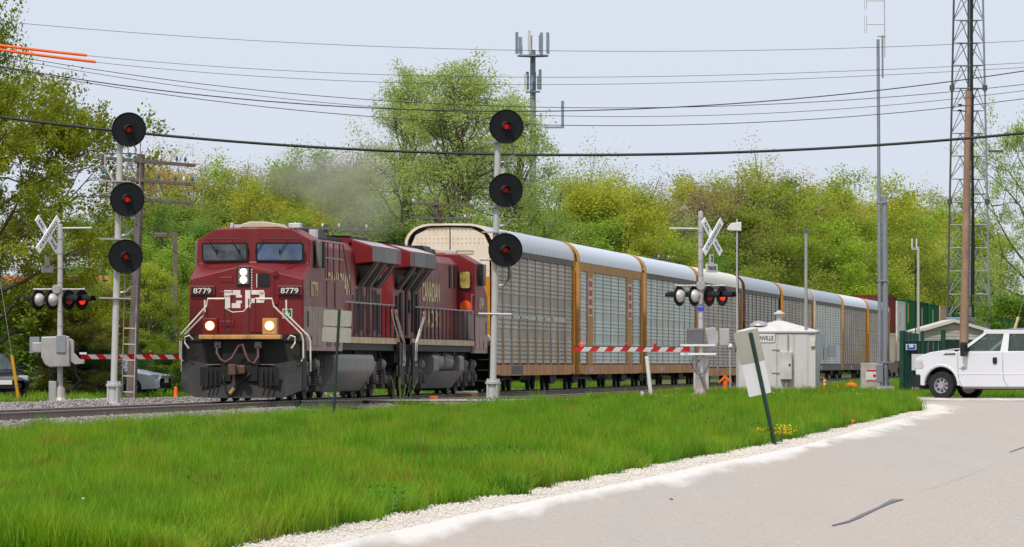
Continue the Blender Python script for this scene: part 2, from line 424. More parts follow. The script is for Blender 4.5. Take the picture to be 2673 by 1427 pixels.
tar([(2400, 1290), (2440, 1281), (2480, 1266), (2530, 1248), (2600, 1215)], [.02, .03, .03, .03, .02])
tar([(1748, 1310), (1752, 1311), (1757, 1312)], [.1, .35, .1])

# ---------------------------------------------------------------- tracks
RAIL = M('rail_steel', lin(116, 100, 94), .7, 0, .22, 4, dirt=lin(122, 88, 68), damt=.4, dscale=(3, .6, 3))
RAILTOP = M('rail_head_polished', lin(158, 150, 146), .4, .3, .12, 3)
TIE = M('tie_wood', lin(88, 76, 66), .9, 0, .3, 4, bump=.01)
prof_rail = [(-.075, -.185), (.075, -.185), (.075, -.165), (.012, -.14), (.012, -.045), (.036, -.035), (.036, -.004), (-.036, -.004), (-.036, -.035), (-.012, -.045), (-.012, -.14), (-.075, -.165)]
def rail_path(pts, parent):
    def row(pf): 
        rows_ = []
        for i, (d, l, z) in enumerate(pts):
            j = min(i + 1, len(pts) - 1); h = max(i - 1, 0)
            t = (W(pts[j][0], pts[j][1]) - W(pts[h][0], pts[h][1])).normalized(); nn = Vector((t.y, -t.x, 0))
            c = W(d, l, z); rows_.append([c + nn*a + Vector((0, 0, b)) for a, b in pf])
        return rows_
    r = G().rows(row(prof_rail), True).obj('rail', RAIL, parent)
    G().rows(row([(-.034, -.004), (.034, -.004), (.030, .002), (-.030, .002)]), True).obj('rail_head', RAILTOP, r)
def bed_z(lat_c):
    return [(-3.4, -.62), (-2.2, -.36), (-1.55, -.175), (-.9, -.19), (-.3, -.2), (.3, -.2), (.9, -.19), (1.5, -.175), (2.0, -.28), (2.7, -.5), (3.4, -.8)]
t1 = thing('railway_track', 'main railway track carrying the locomotives and autorack cars', 'railway track')
rail_path([(d, .75, 0) for d in np.r_[np.arange(-75, 60, 4), np.arange(60, 900, 40)]], t1)
rail_path([(d, -.75, 0) for d in np.r_[np.arange(-75, 60, 4), np.arange(60, 900, 40)]], t1)
tie = G().box(-1.3, 1.3, -.11, .11, -.34, -.178).obj('tie', TIE, t1, bevel=.01)
tie.location = W(-70, 0); tie.rotation_euler = (0, 0, -TH)
for k in range(1, 230):
    c = tie.copy(); COL.objects.link(c); q = W(-70 + .56*k, random.uniform(-.03, .03)); c.location = (q.x, q.y, random.uniform(-.012, .004)); c.rotation_euler = (0, 0, -TH + random.uniform(-.01, .01))
t2 = thing('railway_track', 'empty second railway track diverging beside the main track towards the hut', 'railway track')
div = [(4, .93, -.012), (9, 1.12, -.02), (14, 1.55, -.03), (19, 2.35, -.04), (24, 3.2, -.05), (30, 4.1, -.05), (38, 4.8, -.05), (48, 5.1, -.05)]
rail_path(div + [(d, 5.1, -.05) for d in np.r_[np.arange(60, 900, 40)]], t2)
rail_path([(d, l - 1.5, z) for d, l, z in div[4:]] + [(d, 3.6, -.05) for d in np.r_[np.arange(60, 900, 40)]], t2)
c = None
for k in range(60):
    c = tie.copy(); COL.objects.link(c); c.parent = t2; d = 24 + .6*k; l = float(np.interp(d, [q[0] for q in div], [q[1] for q in div])) - .75
    q = W(d, l); c.location = (q.x, q.y, -.055); c.rotation_euler = (0, 0, -TH - .05)
# ballast beds
def bed(name, c_f, d0, d1, mat):
    rows_ = []
    for d in np.r_[np.arange(d0, min(70, d1), .5), np.arange(70, max(d1, 70), 12)]:
        if d > d1: break
        row = []
        for l, z in bed_z(0):
            for _ in (0,):
                jig = .035*math.sin(d*7.1 + l*9) + .03*math.sin(d*13.7 - l*5)
                row.append(W(d, c_f(d) + l, z + jig*(abs(l) > 1.2)))
        rows_.append(row)
    o = G().rows(rows_).obj(name, mat, smooth=True, fix=False); return kind(o, 'structure')
bed('ballast_bed', lambda d: 0.0, -80, 900, BALL)
bed('ballast_bed', lambda d: float(np.interp(d, [4, 14, 24, 38, 48], [.6, 1.0, 2.45, 4.05, 4.35])), 6, 900, BALL)
# strip of stones on the far side in front of the signals
kind(G().rows([[W(d, l, z + .03*math.sin(d*3 + l*4)) for l, z in ((-7.5, -.13), (-6, -.07), (-4.6, -.03), (-3.3, -.06), (-2.0, -.20), (-1.4, -.2))] for d in np.arange(-60, 30, .7)]).obj('ballast_bed', BALL, smooth=True, fix=False), 'structure')
# loose stones on the shoulders
STONE = mat_gravel('loose_stone', lin(100, 98, 98), lin(176, 168, 162), 9, .01)
def stone_protos(n, r, mat, pre):
    out = []
    for k in range(n):
        gg = G().ball((0, 0, 0), r, 6, 4); rr = random.Random(k)
        gg.v = [(x*rr.uniform(.7, 1.3), y*rr.uniform(.7, 1.3), z*rr.uniform(.5, 1.0)) for x, y, z in gg.v]
        out.append(bpy.data.objects.new(pre, gg.mesh(pre, mat)))
    return out
def rr3(n, lo, hi): return rng.uniform(lo, hi, (n, 3))
pts = []
for _ in range(15000):
    d = rng.uniform(-48, 45); l = rng.choice([rng.uniform(1.1, 3.1), rng.uniform(1.2, 2.6), -rng.uniform(1.5, 6.5)])
    if d > 10 and l > 0: l += float(np.interp(d, [10, 24, 38], [.6, 2.4, 4.2]))
    z = np.interp(abs(l) if d <= 10 or l < 0 else abs(l) - float(np.interp(d, [10, 24, 38], [.6, 2.4, 4.2])), [1.1, 1.5, 2.0, 2.7, 3.4], [-.185, -.175, -.27, -.49, -.78])
    if l < -1.4: z = np.interp(-l, [1.4, 2, 3.3, 4.6, 7.5], [-.2, -.2, -.06, -.03, -.13]) + .02
    p = W(d, l, z + rng.uniform(0, .03)); pts.append(p[:])
s_ = rng.uniform(.6, 1.7, (len(pts), 1)).repeat(3, 1)
scatter('ballast_stones', pts, stone_protos(4, .026, STONE, 'stone'), rr3(len(pts), 0, 6.28), s_)
LST = M('limestone_chip', lin(208, 200, 190), .9, 0, .12, 20)
pts = []
for _ in range(16000):
    i = rng.integers(10, len(sh_l) - 1); t = rng.random(); x = sh_l[i][0]*(1 - t) + sh_l[i + 1][0]*t if i + 1 < len(sh_l) else sh_l[i][0]
    y = sh_l[i][1]*(1 - t) + sh_l[i + 1][1]*t if i + 1 < len(sh_l) else sh_l[i][1]
    x += abs(rng.normal(0, .38)) - .08; pts.append((x, y, gz(x, y) + .03))
s_ = rng.uniform(.4, 1.5, (len(pts), 1)).repeat(3, 1)
scatter('limestone_chips', pts, stone_protos(3, .012, LST, 'chip'), rr3(len(pts), 0, 6.28), s_)

# ---------------------------------------------------------------- grass
def mat_grass():
    m, n, b, out = _m('grass_blades'); co = coords(n, 'World')
    big = noise(n, coords(n, 'World', (1, .4, 1)), .6, 5, .65); mid = noise(n, co, 2.6, 3)
    oi = n.nodes.new('ShaderNodeObjectInfo'); at = n.nodes.new('ShaderNodeAttribute'); at.attribute_name = 'rnd'
    col = ramp(n, big, [(.30, lin(56, 104, 16)), (.43, lin(90, 142, 14)), (.54, lin(116, 156, 22)), (.63, lin(132, 148, 34)), (.74, lin(130, 116, 50))])
    col = mixc(n, ramp(n, mid, [(.35, (0, 0, 0)), (.8, (.55, .55, .55))]), col, lin(122, 162, 30))
    var = ramp(n, oi.outputs['Random'], [(0, (.7, .78, .7)), (.5, (1, 1, 1)), (1, (1.25, 1.15, 1.0))])
    col = mixc(n, 1.0, col, var, 'MULTIPLY')
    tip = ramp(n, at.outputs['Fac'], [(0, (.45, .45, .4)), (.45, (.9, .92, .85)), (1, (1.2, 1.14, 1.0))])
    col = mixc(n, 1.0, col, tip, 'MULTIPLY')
    n.links.new(col, b.inputs['Base Color']); b.inputs['Roughness'].default_value = .5; b.inputs['Specular IOR Level'].default_value = .3
    tr = n.nodes.new('ShaderNodeBsdfTranslucent'); n.links.new(col, tr.inputs[0])
    x = n.nodes.new('ShaderNodeMixShader'); x.inputs[0].default_value = .4
    n.links.new(b.outputs[0], x.inputs[1]); n.links.new(tr.outputs[0], x.inputs[2]); n.links.new(x.outputs[0], out.inputs[0]); return m
GRASS = mat_grass()
DRY = M_leaf('grass_seed_heads', lin(108, 82, 40), .3, False)
def clump(seed, nb, h, spread, wd, mat, lean=.35, heads=0):
    r = np.random.default_rng(seed); vs_, qs, rn = [], [], []
    for k in range(nb):
        a = r.uniform(0, 6.28); rad = spread*math.sqrt(r.random()); bx, by = rad*math.cos(a), rad*math.sin(a)
        hh = h*r.uniform(.55, 1.1); la = r.uniform(0, 6.28); ln = hh*lean*r.uniform(.1, 1.2); fa = r.uniform(0, 3.14); ww = wd*r.uniform(.6, 1.2)
        o = len(vs_)
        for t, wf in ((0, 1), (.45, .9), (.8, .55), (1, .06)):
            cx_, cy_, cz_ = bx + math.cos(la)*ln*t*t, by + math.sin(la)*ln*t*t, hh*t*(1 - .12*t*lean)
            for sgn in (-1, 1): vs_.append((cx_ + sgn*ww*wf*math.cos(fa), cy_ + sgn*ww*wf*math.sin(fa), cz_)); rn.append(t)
        for i in range(3): qs.append((o + 2*i, o + 2*i + 1, o + 2*i + 3, o + 2*i + 2))
        if heads and k < heads:
            o = len(vs_); top = np.array(vs_[-1])
            for t, wf in ((-.25, .4), (-.1, 1.3), (.05, 1.2), (.2, .2)):
                for sgn in (-1, 1): vs_.append((top[0] + sgn*wd*wf*math.cos(fa), top[1] + sgn*wd*wf*math.sin(fa), top[2] + t*.25)); rn.append(1.0)
            for i in range(3): qs.append((o + 2*i, o + 2*i + 1, o + 2*i + 3, o + 2*i + 2))
    return bpy.data.objects.new('clump', np_mesh('clump', vs_, qs, mat, rn))
edge_y = np.array([p[1] for p in sh_l]); edge_x = np.array([p[0] for p in sh_l])
def grass_ok(x, y):
    d, l = dl(x, y)
    ex = np.interp(y, edge_y, edge_x)
    ok = (x < ex - .03) if y < 166 else True
    o = (Vector((x, y, 0)) - c0).dot(RN); t = (Vector((x, y, 0)) - c0).dot(RD)
    if -4.6 < o < 4.4 and t < 15: ok = False
    if 6.5 < t < 15.5 and -6.3 < o < 5: ok = False
    if d > 4:
        lim = float(np.interp(d, [4, 14, 24, 38, 48], [3.1, 3.6, 5.4, 7.0, 7.2]))
    else: lim = 2.5
    if -3 < l < lim + .5*hnoise(x, y, 1.1): ok = False
    if l < -3 and l > -8.2 and d < 30: ok = False
    return ok
def visible(x, y, m=1.0):
    s_ = CXP + FPX*x/y; return -60*m < s_ < 2673 + 60*m
def field(n, x0, x1, y0, y1, f):
    out = []
    while len(out) < n:
        # more points per square metre close by, where blades show larger
        y = y0 + (y1 - y0)*rng.random()**1.25; x = rng.uniform(x0, x1)*y/150
        if f(x, y): out.append((x, y))
    return out
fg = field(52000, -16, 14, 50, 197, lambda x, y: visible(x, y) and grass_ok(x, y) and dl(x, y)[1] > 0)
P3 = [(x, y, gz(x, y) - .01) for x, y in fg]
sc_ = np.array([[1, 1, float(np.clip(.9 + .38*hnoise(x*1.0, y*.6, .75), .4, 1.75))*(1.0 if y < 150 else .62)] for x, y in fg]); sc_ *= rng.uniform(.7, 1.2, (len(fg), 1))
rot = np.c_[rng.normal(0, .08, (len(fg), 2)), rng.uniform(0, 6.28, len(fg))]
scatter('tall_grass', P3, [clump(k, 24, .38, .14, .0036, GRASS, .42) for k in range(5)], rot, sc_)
hd = field(4200, -16, 14, 52, 190, lambda x, y: visible(x, y) and grass_ok(x, y) and dl(x, y)[1] > 0 and hnoise(x*.8, y*.5, .5) > -.1)
scatter('seeding_grass', [(x, y, gz(x, y)) for x, y in hd], [clump(40 + k, 4, .40, .12, .0028, DRY, .3, 3) for k in range(3)],
        np.c_[rng.normal(0, .1, (len(hd), 2)), rng.uniform(0, 6.28, len(hd))], rng.uniform(.6, 1.05, (len(hd), 1)).repeat(3, 1))
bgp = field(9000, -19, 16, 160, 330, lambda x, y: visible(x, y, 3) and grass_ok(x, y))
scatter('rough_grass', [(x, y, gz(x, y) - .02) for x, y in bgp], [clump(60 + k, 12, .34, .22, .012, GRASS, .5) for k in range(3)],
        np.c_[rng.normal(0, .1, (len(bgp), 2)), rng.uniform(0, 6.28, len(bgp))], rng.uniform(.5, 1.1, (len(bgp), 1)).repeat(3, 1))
# dandelion clocks and broad leaves in the grass
DAND = M('dandelion_fluff', lin(225, 222, 210), .9); STEM = M('green_stem', lin(96, 120, 40), .7)
gd = G().ball((0, 0, .33), .017, 8, 6); gd.cyl((0, 0, 0), (0, 0, .32), .002, n=4)
dand = bpy.data.objects.new('dandelion', gd.mesh('dandelion', DAND))
dp = field(9, -16, 13, 56, 185, lambda x, y: visible(x, y) and grass_ok(x, y) and dl(x, y)[1] > 2)
dp += [(x, y) for x, y in field(46, 3.5, 11, 158, 190, lambda x, y: grass_ok(x, y))]
scatter('dandelion_clocks', [(x, y, gz(x, y)) for x, y in dp], [dand], np.zeros((len(dp), 3)), rng.uniform(.55, .85, (len(dp), 1)).repeat(3, 1))
WEED = M_leaf('weed_leaf', lin(74, 122, 40), .4, False)
def weed_clump(seed, n, h, r, ls):
    q = np.random.default_rng(seed); vs_, qs, rn = [], [], []
    for k in range(n):
        c = np.array([q.normal(0, r), q.normal(0, r), h*q.random()]); a = q.normal(size=3); a /= np.linalg.norm(a); b = np.cross(a, q.normal(size=3)); b /= np.linalg.norm(b)
        o = len(vs_); l_ = ls*q.uniform(.6, 1.3)
        vs_ += [c - a*l_, c + b*l_*.4, c + a*l_, c - b*l_*.4]; rn += [q.random()]*4; qs.append((o, o + 1, o + 2, o + 3))
    return bpy.data.objects.new('weed', np_mesh('weed', vs_, qs, WEED, rn))
wp = field(120, 2, 12, 110, 150, lambda x, y: visible(x, y) and grass_ok(x, y) and 9 < dl(x, y)[1] < 15.5)
wp += field(160, -14, 9, 60, 165, lambda x, y: visible(x, y) and grass_ok(x, y) and dl(x, y)[1] > 2.6 and hnoise(x, y, .4) > .5)
scatter('broadleaf_weeds', [(x, y, gz(x, y)) for x, y in wp], [weed_clump(k, 170, .32, .17, .03) for k in range(3)],
        np.c_[np.zeros((len(wp), 2)), rng.uniform(0, 6.28, len(wp))], rng.uniform(.6, 1.2, (len(wp), 1)).repeat(3, 1))
# ================================================================== TRAIN
RED = M('loco_red', lin(112, 20, 23), .45, 0, .14, 2.5, dirt=lin(104, 46, 42), damt=.42)
REDSIDE = M('loco_red_grimy', lin(122, 30, 31), .5, 0, .14, 2.0, dirt=lin(140, 90, 84), damt=.52, dscale=(1, .5, .5))
REDDK = M('loco_red_deep', lin(112, 12, 16), .45, 0, .12, 3)
GRIME = M('grimy_skirt', lin(168, 140, 134), .7, 0, .14, 2.5, dirt=lin(128, 112, 106), damt=.45)
BLACK = M('loco_black', lin(26, 24, 24), .65, 0, .25, 4, dirt=lin(56, 45, 38), damt=.33)
DKGREY = M('truck_frame_grime', lin(96, 90, 86), .75, .1, .25, 5, dirt=lin(60, 54, 50), damt=.5)
TANK = M('fuel_tank_grey', lin(122, 120, 120), .55, .1, .10, 2, dirt=lin(112, 100, 92), damt=.45)
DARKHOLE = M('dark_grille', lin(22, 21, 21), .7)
STRIPE = M('sill_stripe_cream', lin(196, 172, 138), .65, 0, .15, 3, dirt=lin(150, 118, 92), damt=.5)
WHITEP = M('handrail_white', lin(226, 214, 198), .5, 0, .15, 9, dirt=lin(140, 90, 60), damt=.22)
LETTER = M('lettering_cream', lin(216, 196, 150), .6, 0, .1, 6)
LETWH = M('lettering_white', lin(220, 206, 198), .6, 0, .1, 6)
GREYP = M('radiator_grey', lin(112, 108, 104), .6, 0, .14, 2, dirt=lin(140, 92, 84), damt=.35)
RAILGREY = M('handrail_grey', lin(120, 112, 116), .45, .3, .1, 5)
GLASS = M('cab_glass_painted_reflection', lin(92, 96, 108), .08, 0, .5, 1.3, dirt=lin(40, 44, 46), damt=.55, dscale=(1.4, 1, 1.4), spec=.7); GLASSB = M('cab_screen_blue_reflection', lin(96, 112, 146), .08, 0, .5, 1.6, dirt=lin(104, 122, 118), damt=.45, dscale=(1, 1, 1), spec=.6)  # reflections on the panes are painted in as light, mottled base colours
RUBBER = M('window_rubber', lin(24, 24, 26), .6); HOSE = M('air_hose', lin(84, 56, 50), .6, 0, .2, 8); BRASS = M('hose_brass', lin(212, 170, 100), .35, .6)
AMBERM = M('anticlimber_amber', lin(190, 140, 84), .7, 0, .2, 3, dirt=lin(110, 70, 44), damt=.5)
def lamp(name, col, st):
    m, n, b, out = _m(name); b.inputs['Base Color'].default_value = rgba(col); b.inputs['Emission Color'].default_value = rgba(col); b.inputs['Emission Strength'].default_value = st; return m
HEADL = lamp('headlight_lit', (1, .93, .78), 6.0); DITCHL = lamp('ditch_light_lit', (1, .84, .55), 7.0); HALO = lamp('ditch_reflector', (1, .45, .08), 1.0)
WHEEL = M('wheel_steel', lin(62, 56, 54), .6, .3, .2, 6)
SIGNGREEN = M('first_aid_green', lin(24, 106, 62), .5)
X, Y_, Z = Vector((1, 0, 0)), Vector((0, 1, 0)), Vector((0, 0, 1))

def bogie(t, yc, near, detail=True, axle=(-2.1, 0, 2.1), wr=.53, zt=1.0):
    for ya in axle:
        for s in (-1, 1):
            G().lathe((s*.75 - .07, yc + ya, wr + .0), X, [(0, wr + .03), (.03, wr + .02), (.04, wr), (.13, wr - .01), (.13, .2)], 22).obj('wheel', WHEEL, t, smooth=True)
        G().cyl((-.75, yc + ya, wr), (.75, yc + ya, wr), .09).obj('axle', WHEEL, t)
    for s in (-1, 1):
        f = G(); L = axle[-1] + .75
        pts = [(-L, .62), (-L, .95), (-L + .5, 1.08), (L - .5, 1.08), (L, .95), (L, .62), (L - .5, .55), (axle[-1] - .55, .80), (.6, .80), (.35, .34), (-.35, .34), (-.6, .8), (axle[0] + .55, .8), (-L + .5, .55)]
        f.prism([(yc + a, b) for a, b in pts], 'x', s*1.08 - .07, s*1.08 + .07)
        for ya in axle: f.box(s*1.08 - .11, s*1.08 + .11, yc + ya - .24, yc + ya + .24, .26, .76)
        fr = f.obj('truck_frame', DKGREY, t, bevel=.02)
        if detail:
            for ya in axle:
                G().lathe((s*1.15, yc + ya, .55), X, [(0, .15), (.10*s, .15), (.14*s, .09)], 12).obj('axle_box', DKGREY, fr, smooth=True)
                for off in (-.42, .42):
                    sp = G()
                    for k in range(5): sp.lathe((s*1.13, yc + ya + off, .40 + k*.075), Z, [(0, .085), (.03, .11), (.06, .085)], 10)
                    sp.obj('coil_spring', DKGREY, fr, smooth=True)
            for ya in (axle[0] + .9, axle[-1] - .9):
                b = G(); b.lathe((s*1.2, yc + ya, 1.0), Y_, [(-.28, .10), (-.2, .16), (.08, .17), (.12, .07), (.34, .045)], 14); b.obj('brake_cylinder', TANK, fr, smooth=True)
                G().obox((s*1.2, yc + ya + .5, .78), (0, .6, -.8), X, (0, .8, .6), .42, .05, .07).obj('brake_lever', DKGREY, fr)

def handrail_set(t, xs, y0, y1, n, zt, mat_r, z0=1.72):
    st = G().cyl((xs, 0, z0), (xs, 0, zt), .024, n=6).obj('stanchion', BLACKRED, t)
    st.location = (0, y0, 0); rep(st, [(0, (y1 - y0)*k/(n - 1), 0) for k in range(1, n)])
    G().tube([(xs, y0 - .05, zt), (xs, y1 + .05, zt)], .026).obj('handrail', mat_r, t)
BLACKRED = M('stanchion_dark_red', lin(66, 28, 30), .6, 0, .2, 5)

def locomotive(num, name_label, loc, rz, first):
    t = thing('locomotive', name_label, 'locomotive', loc, rz, 'two red freight locomotives')
    # ---- frame, deck and fuel tank
    G().box(-1.45, 1.45, 1.0, 21.5, 1.40, 1.60).obj('frame', BLACK, t)
    for s in (-1, 1):
        q = G().box(min(s*1.45, s*1.52), max(s*1.45, s*1.52), 1.1, 21.4, 1.60, 1.775).obj('sill_stripe', STRIPE, t)
    G().box(-1.5, 1.5, .95, 21.5, 1.775, 1.80).obj('deck', BLACK, t)
    tp = [(-1.42, 1.28), (1.42, 1.28), (1.48, 1.20), (1.48, .80), (1.05, .22), (-1.05, .22), (-1.48, .80), (-1.48, 1.2)]
    if first:
        tk = G().prism(tp, 'y', 7.9, 16.1).obj('fuel_tank', TANK, t, bevel=.05)
    else:
        tk = G().prism(tp, 'y', 7.5, 8.7).prism(tp, 'y', 14.3, 15.6).prism([(-1.2, .7), (1.2, .7), (1.48, .78), (1.05, .22), (-1.05, .22), (-1.48, .78)], 'y', 8.7, 14.3).obj('fuel_tank', TANK, t, bevel=.04)
        for s in (-1, 1):
            for yy in (9.3, 11.9):
                a = G(); a.lathe((s*1.0, yy, 1.08), Y_, [(-.2, .02), (-.12, .3), (0, .36), (1.7, .36), (1.82, .3), (1.9, .02)], 20); a.obj('air_reservoir', TANK, t, smooth=True)
    for s in (-1, 1):
        for yy in (9.6, 12.6): G().cyl((s*1.36, yy, 1.28), (s*1.40, yy - .12, 1.52), .05, n=8).obj('filler_neck', REDDK if yy < 10 else BLACK, t)
    G().box(-.9, .9, 1.5, 21, .95, 1.4).obj('underframe', DARKHOLE, t)
    for k, yy in enumerate((6.4, 7.0, 16.6, 17.2, 19.0, 5.9)):
        G().tube([(1.25, yy, 1.4), (1.3, yy + .05, 1.15), (1.25, yy + .2, .9)], .022).tube([(-1.25, yy, 1.4), (-1.3, yy + .05, 1.15), (-1.25, yy + .2, .9)], .022).obj('air_pipe', DKGREY, t)
    bogie(t, 4.35, 1); bogie(t, 18.4, 1)
    # ---- cab with its sloped nose
    xsn = [-1.53, -1.0, -.12, .12, 1.0, 1.53]
    ztop = [3.28, 3.42, 3.64, 3.64, 3.42, 3.28]; yw = [2.52, 2.42, 2.28, 2.28, 2.42, 2.52]; zr = [4.36, 4.66, 4.68, 4.68, 4.66, 4.36]; zb = [3.70, 3.71, 3.73, 3.73, 3.71, 3.70]
    rows_ = [[(x, 1.25, 1.8) for x in xsn], [(x, 1.25, z_) for x, z_ in zip(xsn, ztop)], [(x, y, z_) for x, y, z_ in zip(xsn, yw, zb)],
             [(x, y + .06, z_) for x, y, z_ in zip(xsn, yw, zr)], [(x, 5.0, z_) for x, z_ in zip(xsn, zr)], [(x, 5.0, 1.8) for x in xsn]]
    g_ = G().rows(rows_)
    n = len(xsn)
    for k in (0, n - 1): g_.f.append(tuple(i*n + k for i in range(6)))
    cab = g_.obj('cab', RED, t, bevel=.03)
    for s in (-1, 1):      # grimy side plates below and behind the window, standing proud of the cab
        pl = [(1.27, 1.62), (1.27, 3.24), (2.5, 3.68), (2.62, 4.34), (4.98, 4.34), (4.98, 1.62)]
        G().prism(pl, 'x', s*1.532, s*1.545).obj('cab_side', REDSIDE, t)
        G().box(min(s*1.40, s*1.542), max(s*1.40, s*1.542), 1.3, 8.9 if s > 0 else 5.0, 1.36, 1.76).obj('side_skirt', GRIME, t, bevel=.01)
        ye = 8.9 if s > 0 else 4.97; G().prism([(1.29, 1.77), (1.29, 2.55), (ye, 2.55), (ye, 1.77)], 'x', s*1.548, s*1.556).obj('skirt_panel', GRIME, t)
        w_ = G().rplate((s*1.55, 3.55, 3.98), -Y_*s, Z, .98, .74, .07, .035).obj('side_window', RUBBER, t)
        G().rplate((s*1.588, 3.55, 3.98), -Y_*s, Z, .42, .6, .03, .01).obj('pane', M('window_blind_tan', lin(178, 154, 118), .5), w_)
        for k, yy in enumerate((3.25, 3.95)): 
            G().box(min(s*1.60, s*1.72), max(s*1.60, s*1.72), yy - .02, yy + .30, 3.62, 4.34).obj('mirror', BLACK if k else GREYP, t, bevel=.02)
        for yy in (2.0, 3.3, 4.4, 6.2, 7.8)[:5 if s > 0 else 3]:
            G().box(min(s*1.556, s*1.562), max(s*1.556, s*1.562), yy - .5, yy + .5, 1.5, 2.5 if yy < 5 else 3.3).obj('access_door', GRIME if yy < 5 else REDSIDE, t)
        for yy in (1.9, 7.6)[:2 if s > 0 else 1]: G().box(min(s*1.563, s*1.57), max(s*1.563, s*1.57), yy - .1, yy + .16, 2.0, 2.42).obj('louvre', DARKHOLE, t)
        txt('road_number', num, .42, LETTER, t, (s*1.562, 3.2, 3.02), Y_*s, Z, width=1.25, bold=.01)
    # windscreens
    for s in (-1, 1):
        nrm = Vector((s*.14, -1.03, -.10)).normalized(); u = Vector((1, s*.16, 0)).normalized(); v = nrm.cross(u) if nrm.cross(u).z > 0 else u.cross(nrm)
        u = v.cross(nrm)*1.0
        if u.x < 0: u = -u
        c = Vector((s*.74, 2.335, 4.02)) + nrm*.02
        wf = G(); wf.rplate(c - nrm*.0, u, v, 1.30, .52, .07, .03 if u.cross(v).dot(nrm) > 0 else -.03); fr = wf.obj('windscreen', RUBBER, t)
        gp = G(); gp.rplate(c + nrm*.032, u, v, 1.20, .43, .05, .006 if u.cross(v).dot(nrm) > 0 else -.006); gp.obj('pane', GLASS if s < 0 or not first else GLASSB, fr)
        for kx in (-.42, .22):
            a = c + nrm*.06 + u*kx + v*.34; b = a - v*.36 + u*(-.22 if s > 0 else .2)
            G().tube([a, (a + b)/2 + nrm*.01, b], .013, 5).tube([b + v*.1, b - v*.03], .02, 5).obj('wiper', RUBBER, fr)
        G().tube([c + u*-.56 + v*.31 + nrm*.04, c + u*-.5 + v*.36 + nrm*.06, c + u*.5 + v*.36 + nrm*.06, c + u*.58 + v*.31 + nrm*.04], .012, 5).obj('grab_iron', BLACKRED, fr)
        G().tube([(s*.3, 2.2, 3.70), (s*.55, 1.9, 3.62), (s*1.0, 1.75, 3.55), (s*1.1, 1.9, 3.6), (s*1.35, 2.3, 3.72)], .014, 5).obj('grab_iron', BLACKRED, t)
    # roof kit
    ac = G(); ac.prism([(-.45, 4.69), (-.36, 4.80), (-.15, 4.86), (.3, 4.85), (.6, 4.80), (.72, 4.69)], 'y', 2.9, 4.2); ac.obj('roof_air_conditioner', M('roof_unit_beige', lin(186, 172, 150), .6, 0, .1, 3), t, bevel=.03)
    for x0 in (-.75, .85): G().box(x0, x0 + .33, 3.2, 3.6, 4.68, 4.82).obj('roof_antenna', M('antenna_pale', lin(186, 184, 184), .5), t, bevel=.02)
    G().tube([(-.62, 3.0, 4.67), (-.62, 3.0, 4.80), (-.22, 3.0, 4.80), (-.2, 3.0, 4.67)], .02).obj('grab_iron', BLACK, t)
    # nose: headlight, door, number boards, lettering
    f = Vector((0, -1, 0)); U = Vector((1, 0, 0))
    hb = G().box(-.26, .12, 1.20, 1.26, 3.10, 3.60).obj('headlight_housing', BLACK, t, bevel=.01)
    G().box(-.21, .07, 1.185, 1.2, 3.14, 3.57).obj('bezel', GREYP, hb, bevel=.02)
    for zz in (3.255, 3.465): G().lathe((-.07, 1.188, zz), f, [(0, .09), (.01, .09), (.03, .05)], 18).obj('lens', HEADL if first else GLASS, hb, smooth=True)
    dr = G().box(.12, .76, 1.225, 1.252, 1.85, 3.58)
    dr.v = [(x, y, (z_ - .16 if z_ > 3 and x > .5 else z_)) for x, y, z_ in dr.v]
    door = dr.obj('nose_door', RED, t, bevel=.01)
    G().rplate((.47, 1.222, 3.25), U, Z, .33, .35, .07, .02).obj('window', RUBBER, door)
    G().box(.28, .30, 1.19, 1.21, 3.05, 3.42).obj('handle', WHITEP, door)
    for zz in (2.6, 3.35): G().box(.74, .86, 1.2, 1.23, zz, zz + .13).obj('hinge', REDDK, door)
    for k in range(9): G().box(.13, .165, 1.215, 1.224, 2.95 + k*.07, 2.985 + k*.07).obj('reflective_mark', LETWH, door)
    for s in (-1, 1):
        nb = G().box(s*1.18 - .34, s*1.18 + .34, 1.17, 1.25, 2.83, 3.10).obj('number_board', RED, t, bevel=.02)
        G().rplate((s*1.18, 1.168, 2.965), U, Z, .58, .215, .03, .01).obj('panel', RUBBER, nb)
        txt('number', num, .15, LETWH, nb, (s*1.18, 1.155, 2.965), U, Z, width=.48, bold=.012)
    # CP on the nose, built as flat painted bars
    cp = G(); zA, zB = 2.50, 2.98; y0, y1 = 1.236, 1.246
    def bar(a, b, z0, z1, gg=cp): gg.box(a, b, y0, y1, z0, z1)
    bar(-.60, -.44, zA, zB); bar(-.44, -.16, zB - .13, zB); bar(-.44, -.16, zA, zA + .13); bar(-.28, -.12, zB - .2, zB - .13); bar(-.28, -.12, zA + .13, zA + .2)
    bar(-.03, .11, zA, zB)
    cp.obj('nose_lettering', LETWH, t)
    cp2 = G(); y0, y1 = 1.216, 1.224
    bar(.14, .48, zB - .12, zB, cp2); bar(.14, .48, zA + .14, zA + .26, cp2); bar(.36, .50, zA + .2, zB - .05, cp2); cp2.obj('nose_lettering', LETWH, t)
    for za, xa in ((3.36, -.72), (2.97, -.72), (2.18, -.68)):
        G().tube([(xa, 1.25, za), (xa, 1.16, za - .04), (xa + .34, 1.16, za - .04), (xa + .34, 1.25, za)], .014, 5).obj('grab_iron', REDDK, t)
    fa = G().box(.98, 1.24, 1.236, 1.246, 2.22, 2.48).obj('first_aid_sign', LETWH, t)
    G().box(1.0, 1.22, 1.228, 1.236, 2.24, 2.46).obj('panel', SIGNGREEN, fa)
    G().box(1.04, 1.18, 1.22, 1.228, 2.325, 2.375).box(1.085, 1.135, 1.219, 1.2279, 2.28, 2.42).obj('cross', LETWH, fa)
    # ---- front platform, pilot and plough
    G().box(-1.55, 1.55, .45, 1.25, 1.62, 1.79).obj('front_platform', BLACK, t)
